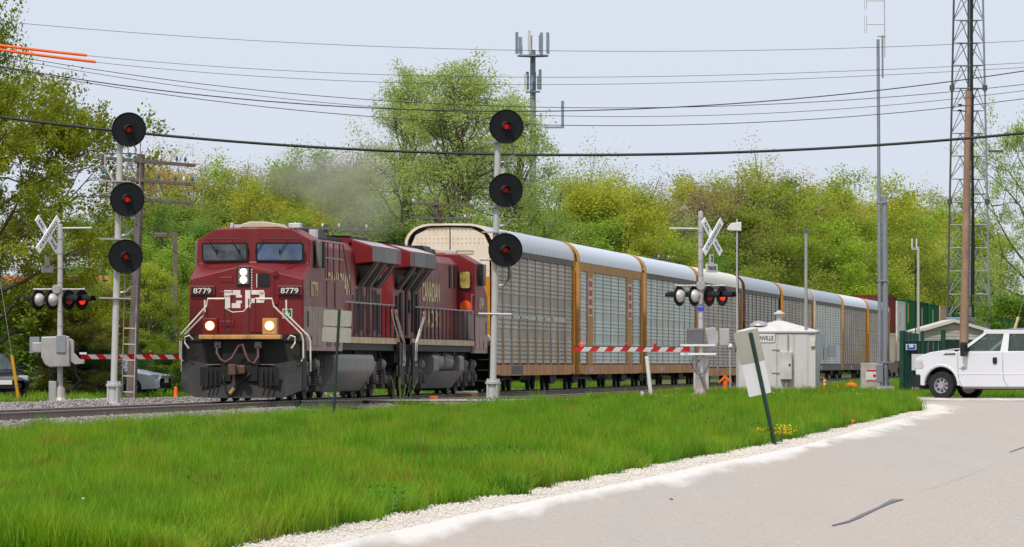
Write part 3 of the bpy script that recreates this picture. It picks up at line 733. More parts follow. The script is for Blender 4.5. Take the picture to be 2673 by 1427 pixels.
    G().box(-1.1, 1.1, .05, .45, 1.66, 1.78).obj('anticlimber', AMBERM, t, bevel=.02)
    G().box(-1.55, 1.55, .50, .62, .62, 1.62).obj('pilot_plate', BLACK, t)
    G().box(-.5, .5, .30, .5, 1.0, 1.62).obj('draft_pocket', DARKHOLE, t)
    pr = []
    for x, yy, zt_, zb_ in ((-1.62, .30, 1.14, .30), (-1.2, .18, 1.06, .12), (-.75, .06, .98, .10), (0, -.10, .96, .10), (.75, .06, .98, .10), (1.2, .18, 1.06, .12), (1.62, .30, 1.14, .30)):
        pr.append([(x, yy + .26, zt_), (x, yy + .14, zt_*.6 + zb_*.4), (x, yy + .04, zt_*.3 + zb_*.7), (x, yy - .06, zb_), (x, yy + .4, zb_), (x, yy + .4, zt_)])
    pg = G().rows(pr, True); pg.f += [tuple(range(6)), tuple(range(len(pg.v) - 6, len(pg.v)))]
    plow = pg.obj('snow_plough', BLACK, t)
    for s in (-1, 1):
        G().box(s*.62 - .3, s*.62 + .3, .14, .3, .98, 1.0).obj('step_tread', GREYP, plow)
        for kx in (.62, .74, .86):
            G().tube([(s*kx, .0, .88), (s*kx + .01, -.08, .6), (s*kx - .02, -.12, .36)], .022, 6).obj('air_hose', BLACK, plow)
        G().box(s*.78 - .28, s*.78 + .28, .045, .06, .42, .92).obj('pocket', DARKHOLE, plow)
        G().box(s*.36 - .13, s*.36 + .13, -.02, .3, .55, 1.02).obj('recess', DARKHOLE, plow)
    cpn = G().box(-.16, .16, -.35, .35, .72, .98).box(-.22, -.02, -.52, -.3, .70, 1.0).box(.06, .22, -.46, -.3, .74, .96)
    cpn.obj('coupler', M('coupler_rust', lin(92, 70, 60), .7, .2, .2, 6), t, bevel=.03)
    G().tube([(-.62, .25, 1.48), (-.62, .1, 1.3), (-.5, .0, 1.12), (-.36, -.05, 1.05), (-.2, .0, 1.16), (-.02, .05, 1.48), (.08, .05, 1.52), (.16, .0, 1.3), (.26, -.05, 1.08), (.4, -.04, 1.0), (.5, .05, 1.2), (.46, .25, 1.46)], .036, 8).obj('cable_loop', HOSE, t, smooth=True)
    for x0 in (-.62, .46): G().box(x0 - .09, x0 + .09, .24, .5, 1.42, 1.6).obj('cable_socket', TANK, t, bevel=.02)
    G().tube([(.32, .1, .86), (.28, -.05, .72), (.1, -.12, .58), (-.1, -.16, .36)], .026, 7).obj('brake_hose', BLACK, t)
    G().tube([(-.1, -.17, .37), (-.17, -.17, .28), (-.22, -.17, .22)], .05, 7).obj('gladhand', BRASS, t)
    G().tube([(-.42, .1, .86), (-.42, -.05, .62), (-.36, -.1, .34), (-.26, -.12, .16)], .026, 7).obj('brake_hose', BLACK, t)
    for s in (-1, 1):
        dh = G().box(s*.80 - .19, s*.80 + .19, .08, .42, 1.79, 2.22).obj('ditch_light', AMBERM if s > 0 else REDDK, t, bevel=.015)
        G().lathe((s*.80, .076, 2.02), f, [(0, .125), (.012, .125)], 20).obj('reflector', HALO if first else GLASS, dh)
        G().lathe((s*.80, .06, 2.02), f, [(0, .10), (.01, .10), (.03, .05)], 20).obj('lens', DITCHL if first else GLASS, dh, smooth=True)
        # corner steps and white handrails
        st = G().box(s*1.60 - .03, s*1.60 + .03, .55, 1.25, .35, 1.62).obj('step_side', BLACK, t)
        for zz in (.42, .78, 1.14): G().box(min(s*1.2, s*1.6), max(s*1.2, s*1.6), .6, 1.2, zz, zz + .03).obj('step_tread', GREYP, st)
        G().tube([(s*.42, .12, 2.74), (s*.86, .12, 2.74), (s*.90, .14, 2.55), (s*1.62, .34, 1.80), (s*1.66, .40, 1.62), (s*1.66, .44, 1.16), (s*1.60, .46, 1.08)], .024, 8).obj('handrail', WHITEP, t, smooth=True)
        G().tube([(s*1.10, 1.1, 2.72), (s*1.10, 1.1, 2.40), (s*1.16, 1.1, 2.28), (s*1.66, 1.15, 1.78), (s*1.74, 1.18, 1.62), (s*1.74, 1.18, .80)], .024, 8).obj('handrail', WHITEP, t, smooth=True)
        for xx in (.42, .24): G().cyl((s*xx, .12, 1.78), (s*xx, .12, 2.74), .022, n=6).obj('stanchion', BLACKRED, t)
        G().tube([(s*1.28, .2, 1.66), (s*1.36, .12, 1.76), (s*1.48, .12, 1.72), (s*1.48, .12, 1.56), (s*1.38, .15, 1.42)], .022, 6).obj('cut_lever', WHITEP, t)
        # rear steps
        G().box(s*1.58 - .03, s*1.58 + .03, 20.9, 22.0, .38, 1.65).obj('step_side', BLACK, t)
        for xx, yo in ((1.60, 21.0), (1.66, 21.35), (1.66, 21.7)):
            G().tube([(s*xx, yo - 1.9, 2.62), (s*xx, yo - 1.85, 2.45), (s*xx, yo - .5, 1.85), (s*xx, yo, 1.66), (s*xx, yo + .1, 1.1), (s*xx, yo - .05, .95)], .02, 7).obj('handrail', WHITEP, t, smooth=True)
    G().tube([(-.42, .12, 2.5), (-.2, .10, 2.38), (.1, .10, 2.40), (.42, .12, 2.74)], .012, 5).obj('safety_chain', WHITEP, t)
    # ---- equipment cabinet and long hood
    for s in (-1, 1):
        if s < 0: handrail_set(t, s*1.5, 5.6, 9.2, 4, 2.75, RAILGREY); G().tube([(s*1.5, 5.6, 2.75), (s*1.5, 5.5, 3.3), (s*1.5, 4.9, 3.3)], .026).obj('handrail', RAILGREY, t); continue
        G().box(min(s*.9, s*1.54), max(s*.9, s*1.54), 5.02, 9.4, 1.78, 3.36).obj('equipment_cabinet', REDSIDE, t, bevel=.02)
        for zz in (3.92, 4.36):
            G().tube([(s*1.5, 5.05, zz), (s*1.5, 9.2, zz)] + ([(s*1.5, 9.4, 4.28), (s*1.5, 10.9, 3.0), (s*1.5, 11.3, 2.98), (s*1.5, 11.4, 2.78)] if zz > 4 else []), .024, 6).obj('handrail', RAILGREY, t)
        for yy in (6.2, 7.4, 8.6): G().cyl((s*1.5, yy, 3.3), (s*1.5, yy, 4.36), .022, n=6).obj('stanchion', BLACKRED, t)
    hood = G().prism([(-.96, 1.8), (-.96, 4.30), (-.78, 4.52), (.78, 4.52), (.96, 4.30), (.96, 1.8)], 'y', 5.0, 21.7).obj('long_hood', REDSIDE, t, bevel=.03)
    for s in (-1, 1):
        for k in range(10):
            y0 = 9.5 + k*.88
            if k < 7: G().box(min(s*.962, s*.975), max(s*.962, s*.975), y0 + .03, y0 + .85, 1.95, 3.9).obj('hood_door', REDSIDE, t, bevel=.008)
        for yy, zz0, zz1, ww in ((15.6, 1.9, 3.2, .55), (16.5, 2.0, 3.3, .7), (17.7, 2.6, 3.0, .3), (18.3, 1.9, 3.3, .5), (19.6, 2.0, 3.2, .55), (20.6, 1.9, 3.1, .5)):
            gr = G().box(min(s*.978, s*1.0), max(s*.978, s*1.0), yy, yy + ww, zz0, zz1).obj('grille', DARKHOLE, t)
            G().box(min(s*.976, s*.99), max(s*.976, s*.99), yy - .06, yy - .002, zz0 - .1, zz1 + .1).obj('frame', GRIME, gr)
        for yy in (5.6, 6.9): G().box(min(s*.962, s*.99), max(s*.962, s*.99), yy, yy + .5, 3.5, 4.25).obj('louvre', DARKHOLE, t)
        # flared radiator wing and the screens hung under it
        G().prism([(s*.9, 4.62), (s*1.52, 4.42), (s*1.52, 3.98), (s*.9, 3.9)], 'y', 15.4, 21.95).obj('radiator_wing', REDDK, t, bevel=.02)
        for y0, y1, mm in ((15.42, 18.3, GREYP), (18.3, 20.9, TANK)):
            G().prism([(s*1.521, 4.40), (s*1.529, 4.40), (s*1.529, 4.0), (s*1.521, 4.0)], 'y', y0, y1).obj('radiator_panel', mm, t)
        G().prism([(s*.93, 4.626), (s*1.5, 4.44), (s*1.5, 4.448), (s*.93, 4.634)], 'y', 15.5, 21.8).obj('radiator_top', M('roof_sheen_grey', lin(176, 160, 160), .35, 0, .1, 2), t)
        for y0, y1 in ((16.0, 17.6), (17.8, 19.3), (19.9, 21.2)):
            sc = G().prism([(s*1.48, 3.97), (s*1.46, 3.93), (s*.99, 3.28), (s*1.0, 3.36)], 'y', y0, y1).obj('radiator_screen', DARKHOLE, t)
            G().prism([(s*1.49, 3.975), (s*1.5, 3.93), (s*1.03, 3.26), (s*.99, 3.26)], 'y', (y0 + y1)/2 - .03, (y0 + y1)/2 + .03).obj('frame', GRIME, sc)
        txt('hood_number', num[-1], .3, LETTER, t, (s*.986, 19.62, 3.55), Y_*s, Z, width=.42)
        txt('hood_lettering', 'CANADIAN', .62, LETTER, t, (s*.99, 12.1 if first else 12.4, 3.30), Y_*s, Z, width=4.6, bold=.02)
        txt('hood_lettering', 'PACIFIC', .56, LETTER, t, (s*.99, 11.6 if first else 12.0, 2.45), Y_*s, Z, width=3.6, bold=.02)
        handrail_set(t, s*1.5, 9.6, 20.6, 12, 2.75, RAILGREY)
    G().prism([(-.78, 4.53), (-.6, 4.82), (.6, 4.82), (.78, 4.53)], 'y', 9.6, 11.6).obj('exhaust_housing', BLACK, t, bevel=.03)
    G().box(-.7, .7, 12.0, 14.8, 4.53, 4.64).obj('roof_hatch', BLACK, t, bevel=.02)
    G().cyl((.72, 8.9, 4.3), (.72, 8.9, 4.78), .13).obj('air_filter', M('antenna_pale', (.5, .5, .5)), t)
    G().box(-.85, .85, 15.6, 21.7, 4.53, 4.68).obj('radiator_roof', REDDK, t)
    for k in range(3): G().lathe((0, 16.8 + k*1.8, 4.68), Z, [(0, .7), (.08, .72), (.09, .6)], 20).obj('fan_guard', BLACK, t)
    G().tube([(-.2, 5.4, 4.6), (-.2, 5.4, 4.80), (.2, 5.4, 4.80), (.2, 5.4, 4.6)], .02).obj('horn_bracket', BLACK, t)
    for k in range(3): G().lathe((.15*k - .15, 5.5, 4.72), -Y_, [(0, .03), (.25, .03), (.4, .09)], 10).obj('horn', BLACK, t, smooth=True)
    if not first:
        for s in (-1, 1):     # rear wall of the full-width cab seen past the hood, with its window and a round orange tag
            G().prism([(s*.97, 3.0), (s*1.5, 3.0), (s*1.5, 4.32), (s*.97, 4.55)], 'y', 5.003, 5.02).obj('cab_rear_wall', REDDK, t)
            wv = G().rplate((s*1.22, 5.06, 3.80), X, -Z, .40, .62, .08, .03).obj('rear_window', RUBBER, t)
            G().rplate((s*1.22, 5.062, 3.80), X, -Z, .33, .54, .06, .034).obj('pane', M('seat_yellow_behind_glass', lin(180, 160, 90), .15, 0, .6, 3, dirt=lin(40, 40, 36), damt=.5), wv)
            G().prism([(s*.97, 1.8), (s*1.53, 1.8), (s*1.53, 2.78), (s*.97, 2.78)], 'y', 5.1, 5.9).obj('battery_box', GREYP, t, bevel=.02)
            for k in range(6): G().box(min(s*1.532, s*1.55), max(s*1.532, s*1.55), 3.2, 4.7, 2.0 + k*.11, 2.05 + k*.11).obj('louvre', GREYP, t)
            G().lathe((s*1.24, 5.06, 2.92), Y_, [(0, .20), (.02, .20)], 18).obj('route_disc', M('orange_disc', lin(235, 92, 20), .5), t)
    return t
def train_loc(d): q = W(d, 0); return (q.x, q.y, 0)
def th_at(d): return TH + KAP*d
locomotive('8779', 'lead red locomotive numbered 8779 with lit headlights and a black snow plough', train_loc(-.9), -TH, True)
locomotive('8749', 'second red locomotive numbered 8749 coupled cab-last to the autorack cars', train_loc(44.9), -TH + math.pi, False)

# ---------------------------------------------------------------- autorack cars
def corrug(w_, h_, nrib, dep, flat_bands):
    """one side screen: horizontal ribs pressed in a sheet; local x is depth (proud +), y along, z up"""
    prof = []; n = nrib
    for k in range(n):
        z0 = h_*k/n; dz = h_/n
        if k in flat_bands: prof += [(0, z0), (0, z0 + dz*.98)]
        else: prof += [(0, z0 + dz*.10), (dep, z0 + dz*.30), (dep*.96, z0 + dz*.42), (0, z0 + dz*.88)]
    prof.append((0, h_))
    return G().rows([[(x, 0, z) for x, z in prof], [(x, w_, z) for x, z in prof]])
def mat_panel(name, hi, lo, rust, ra):
    m, n, b, out = _m(name); co = coords(n, 'World')
    nz = noise(n, coords(n, 'World', (.6, .22, .5)), 1.3, 6); col = ramp(n, nz, [(.3, lo), (.7, hi)])
    st = noise(n, coords(n, 'World', (1, .5, .12)), 2.2, 6, .7)
    col = mixc(n, ramp(n, st, [(.62 - .4*ra, (0, 0, 0)), (.98 - .4*ra, (.9, .9, .9))]), col, rust)
    n.links.new(col, b.inputs['Base Color']); b.inputs['Roughness'].default_value = .5; b.inputs['Metallic'].default_value = .12; return m
YEL = M('rack_yellow', lin(200, 136, 34), .55, 0, .12, 2, dirt=lin(130, 92, 60), damt=.35, spec=.15)
YTAN = M('rack_tan', lin(184, 136, 76), .6, 0, .12, 2, dirt=lin(140, 104, 74), damt=.45, spec=.15)
POSTT = M('rack_post_faded', lin(184, 156, 112), .65, 0, .15, 2, dirt=lin(156, 124, 92), damt=.45, spec=.15)
BRN = M('rack_brown', lin(74, 48, 44), .6, 0, .15, 2, dirt=lin(110, 88, 76), damt=.4, spec=.15)
PWH = M('rack_pale', lin(190, 184, 172), .6, 0, .12, 2, dirt=lin(140, 128, 112), damt=.4, spec=.15)
SILLB = M('rack_sill_rust', lin(194, 142, 94), .7, 0, .14, 2, dirt=lin(116, 86, 66), damt=.5, spec=.15)
SILLG = M('rack_sill_grey', lin(112, 104, 98), .7, 0, .14, 2, dirt=lin(90, 74, 62), damt=.4, spec=.15)
ROOF = {k: M('rack_roof_' + k, v, .38, .25 if k != 'cream' else 0, .07, 1.0, dirt=tuple(q*.8 for q in v), damt=.2, dscale=(.6, 1, 1)) for k, v in
        dict(grey=lin(186, 190, 196), bright=lin(212, 218, 226), steel=lin(166, 172, 182), cream=lin(226, 216, 198), dull=lin(168, 166, 164), white=lin(226, 228, 234)).items()}
PAN = dict(weathered=mat_panel('screen_weathered', lin(184, 178, 168), lin(144, 135, 126), lin(122, 104, 92), .6),
           clean=mat_panel('screen_clean', lin(194, 202, 198), lin(164, 174, 168), lin(150, 154, 148), .3),
           dirty=mat_panel('screen_dirty', lin(178, 172, 162), lin(134, 124, 114), lin(112, 96, 82), .6),
           pale=mat_panel('screen_pale', lin(208, 212, 204), lin(170, 176, 166), lin(140, 142, 130), .35))
DOORW = M('rack_end_door_cream', lin(226, 212, 192), .6, 0, .06, 1.5, dirt=lin(222, 176, 124), damt=.35, dscale=(1, 1, .6))
RIVET = M('rivet_rust', lin(168, 112, 60), .7)
CPRED = M('rack_red_print', lin(176, 62, 58), .6); CPW = M('rack_print_ground', lin(206, 190, 176), .6)
LBODY = 27.3
def rack_arc(k, n, hw=1.52, zt=5.79, ze=5.05):
    return None
def roof_profile(hw=1.54):
    pts = [(-hw, 4.98), (-hw, 5.08)]
    for i in range(1, 6):
        a = i/6*math.pi/2; pts.append((-.72 - (hw - .72)*math.cos(a), 5.08 + .70*math.sin(a)))
    pts += [(-.72, 5.79), (0, 5.80)]
    return pts + [(-x, z) for x, z in pts[-2::-1]]
def autorack(d, label, roof, frame, sill, pan, nb, bands=(), sill_z=(.60, .98), style='posts', door=None, rust_posts=False):
    t = thing('autorack_car', label, 'freight car', train_loc(d), -th_at(d + 13.6), 'autorack cars coupled behind the locomotives')
    rp_ = roof_profile()
    # roof in sheets so that its seams show
    ns = 18; sh = None
    for k in range(ns):
        gq = G(); y0 = .25 + (LBODY - .5)*k/ns; y1 = .25 + (LBODY - .5)*(k + 1)/ns - .02
        if sh is None:
            gq.rows([[(x, 0, z) for x, z in rp_], [(x, .05, z + .012) for x, z in rp_], [(x, y1 - y0 - .05, z + .012) for x, z in rp_], [(x, y1 - y0, z) for x, z in rp_]])
            sh = gq.obj('roof_sheet', roof, t, smooth=True); sh.location = (0, y0, 0)
        else:
            c = sh.copy(); COL.objects.link(c); c.location = (0, y0, 0)
    for y0 in (-.02, LBODY - .26):       # end hoops
        inner = [(x*.955, z if z < 5.06 else 5.06 + (z - 5.06)*.93) for x, z in rp_]
        g_ = G(); o_ = [(x*1.012, z + .018) for x, z in rp_]
        g_.rows([[(x, y0, z) for x, z in o_], [(x, y0 + .28, z) for x, z in o_], [(x, y0 + .28, z) for x, z in inner], [(x, y0, z) for x, z in inner]], False)
        n_ = len(o_)
        g_.f += [(k, k + 1, 3*n_ + k + 1, 3*n_ + k) for k in range(n_ - 1)]
        g_.obj('end_hoop', door if (door and y0 < 1) else frame, t)
    # sills, floor and body block (dark inside)
    z0, z1 = sill_z
    for s in (-1, 1):
        G().prism([(.3, z1), (LBODY - .3, z1), (LBODY - .3, z0 + .06), (LBODY - 2.2, z0), (2.2, z0), (.3, z0 + .06)], 'x', s*1.50 - .05, s*1.50 + .05).obj('side_sill', sill, t)
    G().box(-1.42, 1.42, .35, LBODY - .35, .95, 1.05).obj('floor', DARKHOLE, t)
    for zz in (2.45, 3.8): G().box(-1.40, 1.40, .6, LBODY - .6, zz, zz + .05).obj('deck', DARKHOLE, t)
    G().box(-1.46, -1.40, .3, LBODY - .3, 1.0, 5.0).obj('far_side_wall', pan, t)
    # corner posts, ladder
    for s in (-1, 1):
        for y0 in (.0, LBODY - .42): G().box(s*1.50 - .07, s*1.50 + .07, y0, y0 + .42, z0, 4.99).obj('corner_post', frame, t, bevel=.015)
    G().box(1.45, 1.525, .42, LBODY - .42, 4.78 if style != 'frame' else 4.66, 4.985).obj('top_chord', frame if style == 'frame' else SILLG, t)
    # screens between posts
    ys = np.linspace(.42, LBODY - .42, nb + 1); wb = ys[1] - ys[0]; zb, zt_ = z1 + .02, (4.78 if style != 'frame' else 4.66)
    p0 = corrug(wb - .03, zt_ - zb, 25, .022, bands).obj('side_screen', pan, t, fix=False); p0.location = (1.462, ys[0] + .015, zb)
    rep(p0, [(0, wb*k, 0) for k in range(1, nb)])
    pw = .055 if style != 'frame' else .05
    po = G().box(1.455, 1.506 if rust_posts else 1.499, -pw, pw, z1, zt_ + .02); 
    if rust_posts: po.prism([(1.46, z1 - .02), (1.52, z1 - .02), (1.54, z1 + .35), (1.518, z1 + 1.2), (1.46, z1 + 1.2)], 'y', -.075, .075)
    post = po.obj('side_post', frame if frame in (BRN, PWH) else POSTT, t); post.location = (0, ys[1], 0); rep(post, [(0, wb*k, 0) for k in range(1, nb - 1)])
    if rust_posts or style == 'posts':
        hb = G().box(1.49, 1.522, -.11, .11, zt_ - .02, zt_ + .14).obj('post_head', frame if frame in (BRN, PWH) else POSTT, t); hb.location = (0, ys[1], 0); rep(hb, [(0, wb*k, 0) for k in range(1, nb - 1)])
    if style == 'frame':
        for yy in (3.6, 20.6):
            bd = G().box(1.46, 1.522, yy, yy + 2.2, z1 + .01, zt_ + .02).obj('wide_post', frame, t)
            G().box(1.523, 1.529, yy + .25, yy + 1.95, 2.9, 4.4).obj('print_ground', CPW, bd)
            for k in range(4): G().box(1.530, 1.535, yy + .45, yy + 1.75, 2.98 + k*.36, 3.22 + k*.36).obj('red_print', CPRED, bd)
    # end doors
    dm = door or frame
    for y0, sgn in ((.10, -1), (LBODY - .10, 1)):
        for s in (-1, 1):
            gd_ = G().prism([(s*.02, 1.02), (s*1.36, 1.02), (s*1.36, 5.02), (s*1.18, 5.42), (s*.74, 5.66), (s*.02, 5.68)], 'y', y0 - .03, y0 + .03).obj('end_door', dm, t)
            if door and sgn < 0:
                rv = G()
                for r_, zz in enumerate((5.58, 5.3, 5.15)):
                    for k in range(8):
                        xx = .12 + k*.145
                        if zz > 5.5 and xx > .75: continue
                        rv.box(s*xx - .014, s*xx + .014, y0 - .042, y0 - .03, zz - .014, zz + .014)
                for k in range(10): rv.box(s*1.31 - .012, s*1.31 + .012, y0 - .042, y0 - .03, 1.4 + k*.4, 1.43 + k*.4)
                rv.obj('rivets', RIVET, gd_)
                G().tube([(s*.14, y0 - .04, 4.86), (s*.16, y0 - .1, 4.87), (s*.78, y0 - .1, 4.87), (s*.8, y0 - .04, 4.86)], .015, 5).obj('grab_iron', BRN, gd_)
                G().box(s*1.2 - .22, s*1.2 + .18, y0 - .036, y0 - .031, 1.1, 4.0).obj('yellow_panel', YEL, gd_)
    # couplers and running gear
    for y0, sgn in ((0, -1), (LBODY, 1)):
        G().box(-.15, .15, min(y0, y0 + sgn*.72), max(y0, y0 + sgn*.72), .74, .98).obj('coupler', BLACK, t, bevel=.03)
        G().box(-1.3, 1.3, min(y0 + sgn*.02, y0 - sgn*.3), max(y0 + sgn*.02, y0 - sgn*.3), .72, 1.02).obj('end_sill', sill, t)
    for yc in (3.4, LBODY - 3.4):
        for ya in (-.9, .9):
            for s in (-1, 1): G().lathe((s*.75 - .06, yc + ya, .41), X, [(0, .44), (.03, .43), (.04, .41), (.12, .41), (.12, .12)], 16).obj('wheel', WHEEL, t, smooth=True)
        for s in (-1, 1):
            G().prism([(yc - 1.2, .5), (yc - .6, .70), (yc + .6, .70), (yc + 1.2, .5), (yc + 1.1, .36), (yc + .35, .26), (yc - .35, .26), (yc - 1.1, .36)], 'x', s*1.0 - .06, s*1.0 + .06).obj('truck_frame', BLACK, t)
    G().box(-.5, .5, 6, LBODY - 6, .42, .95).obj('centre_sill', DARKHOLE, t)
    G().cyl((1.05, 11.0, .62), (1.05, 12.0, .62), .2).obj('brake_reservoir', BLACK, t)
    G().tube([(1.3, 1.0, .62), (1.3, 1.4, .45), (1.3, 5.0, .45), (1.3, 5.3, .6)], .02, 5).obj('brake_rod', SILLG, t)
    for zz in np.arange(z0 + .1, 4.9, .42): G().box(1.57, 1.60, .05, .40, zz, zz + .03).obj('ladder_rung', frame, t)
    return t
PITCH = 28.95; R0 = 45.75
autorack(R0, 'autorack with cream end door, grey roof and weathered screens behind thin yellow posts', ROOF['grey'], YEL, SILLB, PAN['weathered'], 10, (6, 7, 14, 15), door=DOORW, rust_posts=True)
autorack(R0 + PITCH, 'autorack with tan top rail and tall red lettering on two wide posts', ROOF['bright'], YTAN, SILLB, PAN['clean'], 8, (6, 7, 12, 13, 17), style='frame')
autorack(R0 + 2*PITCH, 'tan-posted autorack with pale roof directly behind the one with red lettering', ROOF['bright'], YTAN, SILLB, PAN['clean'], 9, (5, 6, 11, 12))
autorack(R0 + 3*PITCH, 'autorack with cream white roof partly behind the crossing gate mast', ROOF['cream'], YTAN, SILLB, PAN['weathered'], 9, (7, 14), sill_z=(.42, .8))
autorack(R0 + 4*PITCH, 'autorack with dark brown posts and steel grey roof above the hut', ROOF['steel'], BRN, SILLG, PAN['dirty'], 9, (7, 14))
autorack(R0 + 5*PITCH, 'autorack with rusty yellow posts and dull roof behind the brown-posted one', ROOF['dull'], YEL, SILLB, PAN['dirty'], 9, (7, 14))
autorack(R0 + 6*PITCH, 'autorack with pale posts and bluish graffiti low on its side', ROOF['steel'], PWH, SILLG, PAN['pale'], 10, (8, 15))
autorack(R0 + 7*PITCH, 'autorack with bright white roof and dirty brown lower posts', ROOF['white'], YEL, SILLG, PAN['dirty'], 11, (8, 15), rust_posts=True)
autorack(R0 + 8*PITCH, 'last autorack, grey roofed, coupled to the red container stack', ROOF['steel'], YEL, SILLG, PAN['weathered'], 10, (5, 10, 15))
rk1 = [o for o in COL.objects if o.get('label', '').startswith('autorack with cream end')][0]
for k in range(9): G().box(1.488, 1.4925, .5 + 2.65*k + random.uniform(0, .5), 3.0 + 2.65*k, 2.60 + random.uniform(-.03, .03), 2.72 + random.uniform(-.02, .05)).obj('faded_band', M('faded_mint_band', lin(190, 196, 184), .7, 0, .15, 2, dirt=lin(150, 144, 134), damt=.5), rk1)
G().box(1.551, 1.556, 5.2, 8.8, .64, .95).obj('stencil_patch', M('stencil_patch_grey', lin(92, 88, 86), .7, 0, .2, 3), rk1)
for k, rc in enumerate([o for o in COL.objects if o.name.startswith('autorack_car')][1:]):
    G().box(1.551, 1.556, 4.0 + (k*3 % 7), 5.6 + (k*3 % 7), .68, .88).obj('stencil_patch', M('stencil_patch_pale', lin(168, 160, 152), .7, 0, .3, 3), rc)
# faded graffiti on the pale car
gcar = [o for o in COL.objects if o.get('label', '').startswith('autorack with pale posts')][0]
for k, (yy, zz, w_, h_, c) in enumerate(((2.0, 1.2, 5, .9, (120, 140, 170)), (4.0, 2.2, 7, .6, (150, 176, 182)), (9, 1.3, 4, .8, (170, 130, 150)), (14, 1.5, 8, .7, (140, 150, 180)))):
    G().box(1.500, 1.506, yy, yy + w_, zz, zz + h_).obj('graffiti', M('faded_graffiti_%d' % k, lin(*c), .6, 0, .3, 2, dirt=lin(165, 165, 158), damt=.8), gcar)

# ---------------------------------------------------------------- container wagons behind
def container(L_, H_, mat, loc, label, name='shipping_container', marks=None):
    t = thing(name, label, 'container', loc, -th_at(dl(loc[0], loc[1])[0] + L_/2), 'containers stacked on the wagons')
    W2 = 1.22; n = int(L_/.55); sec = []
    ys = []
    for k in range(n):
        y0 = .2 + (L_ - .4)*k/n; dy = (L_ - .4)/n; ys += [(y0, 0), (y0 + dy*.4, 0), (y0 + dy*.5, -.012), (y0 + dy*.9, -.012)]
    ys.append((L_ - .2, 0))
    for s in (-1, 1): G().rows([[(s*(W2 + o), y, .12) for y, o in ys], [(s*(W2 + o), y, H_ - .12) for y, o in ys]]).obj('side_wall', mat, t, fix=False)
    G().box(-W2, W2, .08, L_ - .08, H_ - .06, H_).obj('roof', mat, t)
    fr = G()
    for s in (-1, 1):
        for y0 in (0, L_ - .16): fr.box(s*W2 - .06, s*W2 + .06, y0, y0 + .16, 0, H_)
        for z0 in (0, H_ - .12): fr.box(s*W2 - .05, s*W2 + .05, .16, L_ - .16, z0, z0 + .12)
    fr.obj('corner_frame', mat, t)
    for y0 in (.06, L_ - .1):
        G().box(-W2 + .06, W2 - .06, y0, y0 + .04, .1, H_ - .08).obj('end_door', mat, t)
        for xx in (-.8, -.3, .3, .8): G().cyl((xx, y0 - .03 if y0 < 1 else y0 + .07, .15), (xx, y0 - .03 if y0 < 1 else y0 + .07, H_ - .15), .025, n=5).obj('lock_rod', GREYP, t)
    for (y0, y1, z0, z1, mm) in (marks or []): G().box(W2 + .004, W2 + .012, y0, y1, z0, z1).obj('side_mark', mm, t)
    return t
CM = {k: M('container_' + k, c, .85, 0, .08, 1.5, dirt=tuple(q*.75 for q in c), damt=.25, spec=.08) for k, c in
      dict(red=lin(118, 52, 46), cream=lin(206, 196, 172), white=lin(204, 202, 194), green=lin(28, 92, 54), green2=lin(22, 78, 44), tan=lin(178, 156, 128), brown=lin(128, 60, 54)).items()}
YMARK = M('container_yellow_mark', lin(232, 176, 20), .6); WMARK = M('container_white_mark', lin(206, 214, 204), .6); RMARK = M('container_red_mark', lin(190, 70, 60), .6)
WELL = M('well_car_grime', lin(104, 84, 76), .75, 0, .2, 2)
d = R0 + 9*PITCH - .3
seq = [('red', 'cream', 12.2), ('white', 'cream', 12.2), ('green', 'green2', 16.1), ('green2', 'green', 16.1), ('green', 'green', 16.1), ('tan', 'white', 12.2), ('green2', 'green2', 16.1), ('green', 'tan', 16.1),
       ('green', 'green', 16.1), ('green2', 'brown', 16.1), ('brown', 'green', 12.2), ('green', 'green', 16.1), ('green2', 'green', 16.1), ('green', 'green2', 16.1), ('green', 'red', 16.1), ('green2', 'green', 16.1)]
cap = {'red': 'oxide red', 'cream': 'cream', 'white': 'white', 'green': 'green', 'green2': 'dark green', 'tan': 'tan', 'brown': 'brown red'}
for i, (up, lo_, L_) in enumerate(seq):
    wc = thing('container_wagon', 'low brown well wagon carrying stacked containers', 'freight car', train_loc(d - .3), -th_at(d + L_/2), 'well wagons behind the autorack cars')
    for s in (-1, 1): G().prism([(0, .75), (0, 1.25), (1.8, 1.25), (2.2, 1.1), (L_ - 1.6, 1.1), (L_ - 1.2, 1.25), (L_ + .8, 1.25), (L_ + .8, .75), (L_ - 1.5, .35), (2.1, .35)], 'x', s*1.4 - .05, s*1.4 + .05).obj('side_sill', WELL, wc)
    G().box(-1.3, 1.3, 0, L_ + .8, .4, .48).obj('floor', WELL, wc)
    for yc in (.2, L_ + .6):
        for s in (-1, 1): G().lathe((s*.75 - .06, yc, .41), X, [(0, .44), (.04, .41), (.12, .41), (.12, .12)], 14).obj('wheel', WHEEL, wc)
    hl = 2.6 if up == 'white' else 2.9
    q = train_loc(d)
    od = ['first', 'second', 'third', 'fourth', 'fifth', 'sixth', 'seventh', 'eighth', 'ninth', 'tenth', 'eleventh', 'twelfth', 'thirteenth', 'fourteenth', 'fifteenth', 'sixteenth'][i]
    wc['label'] = f'low brown well wagon, {od} behind the autoracks'
    container(L_, hl, CM[lo_], (q[0], q[1], .50), f'{cap[lo_]} lower container on the {od} wagon behind the autoracks')
    mk = [(2.2, 3.2, 1.0, 2.6, YMARK), (.3, .8, 2.3, 2.6, YMARK)] if i == 2 else ([(6, 6.8, .6, 2.4, WMARK)] if up.startswith('green') else [(5, 5.5, 1.0, 2.0, RMARK)])
    container(L_, 2.9, CM[up], (q[0], q[1], .50 + hl + .02), f'{cap[up]} upper container on the {od} wagon behind the autoracks', marks=mk)
    d += L_ + 2.2
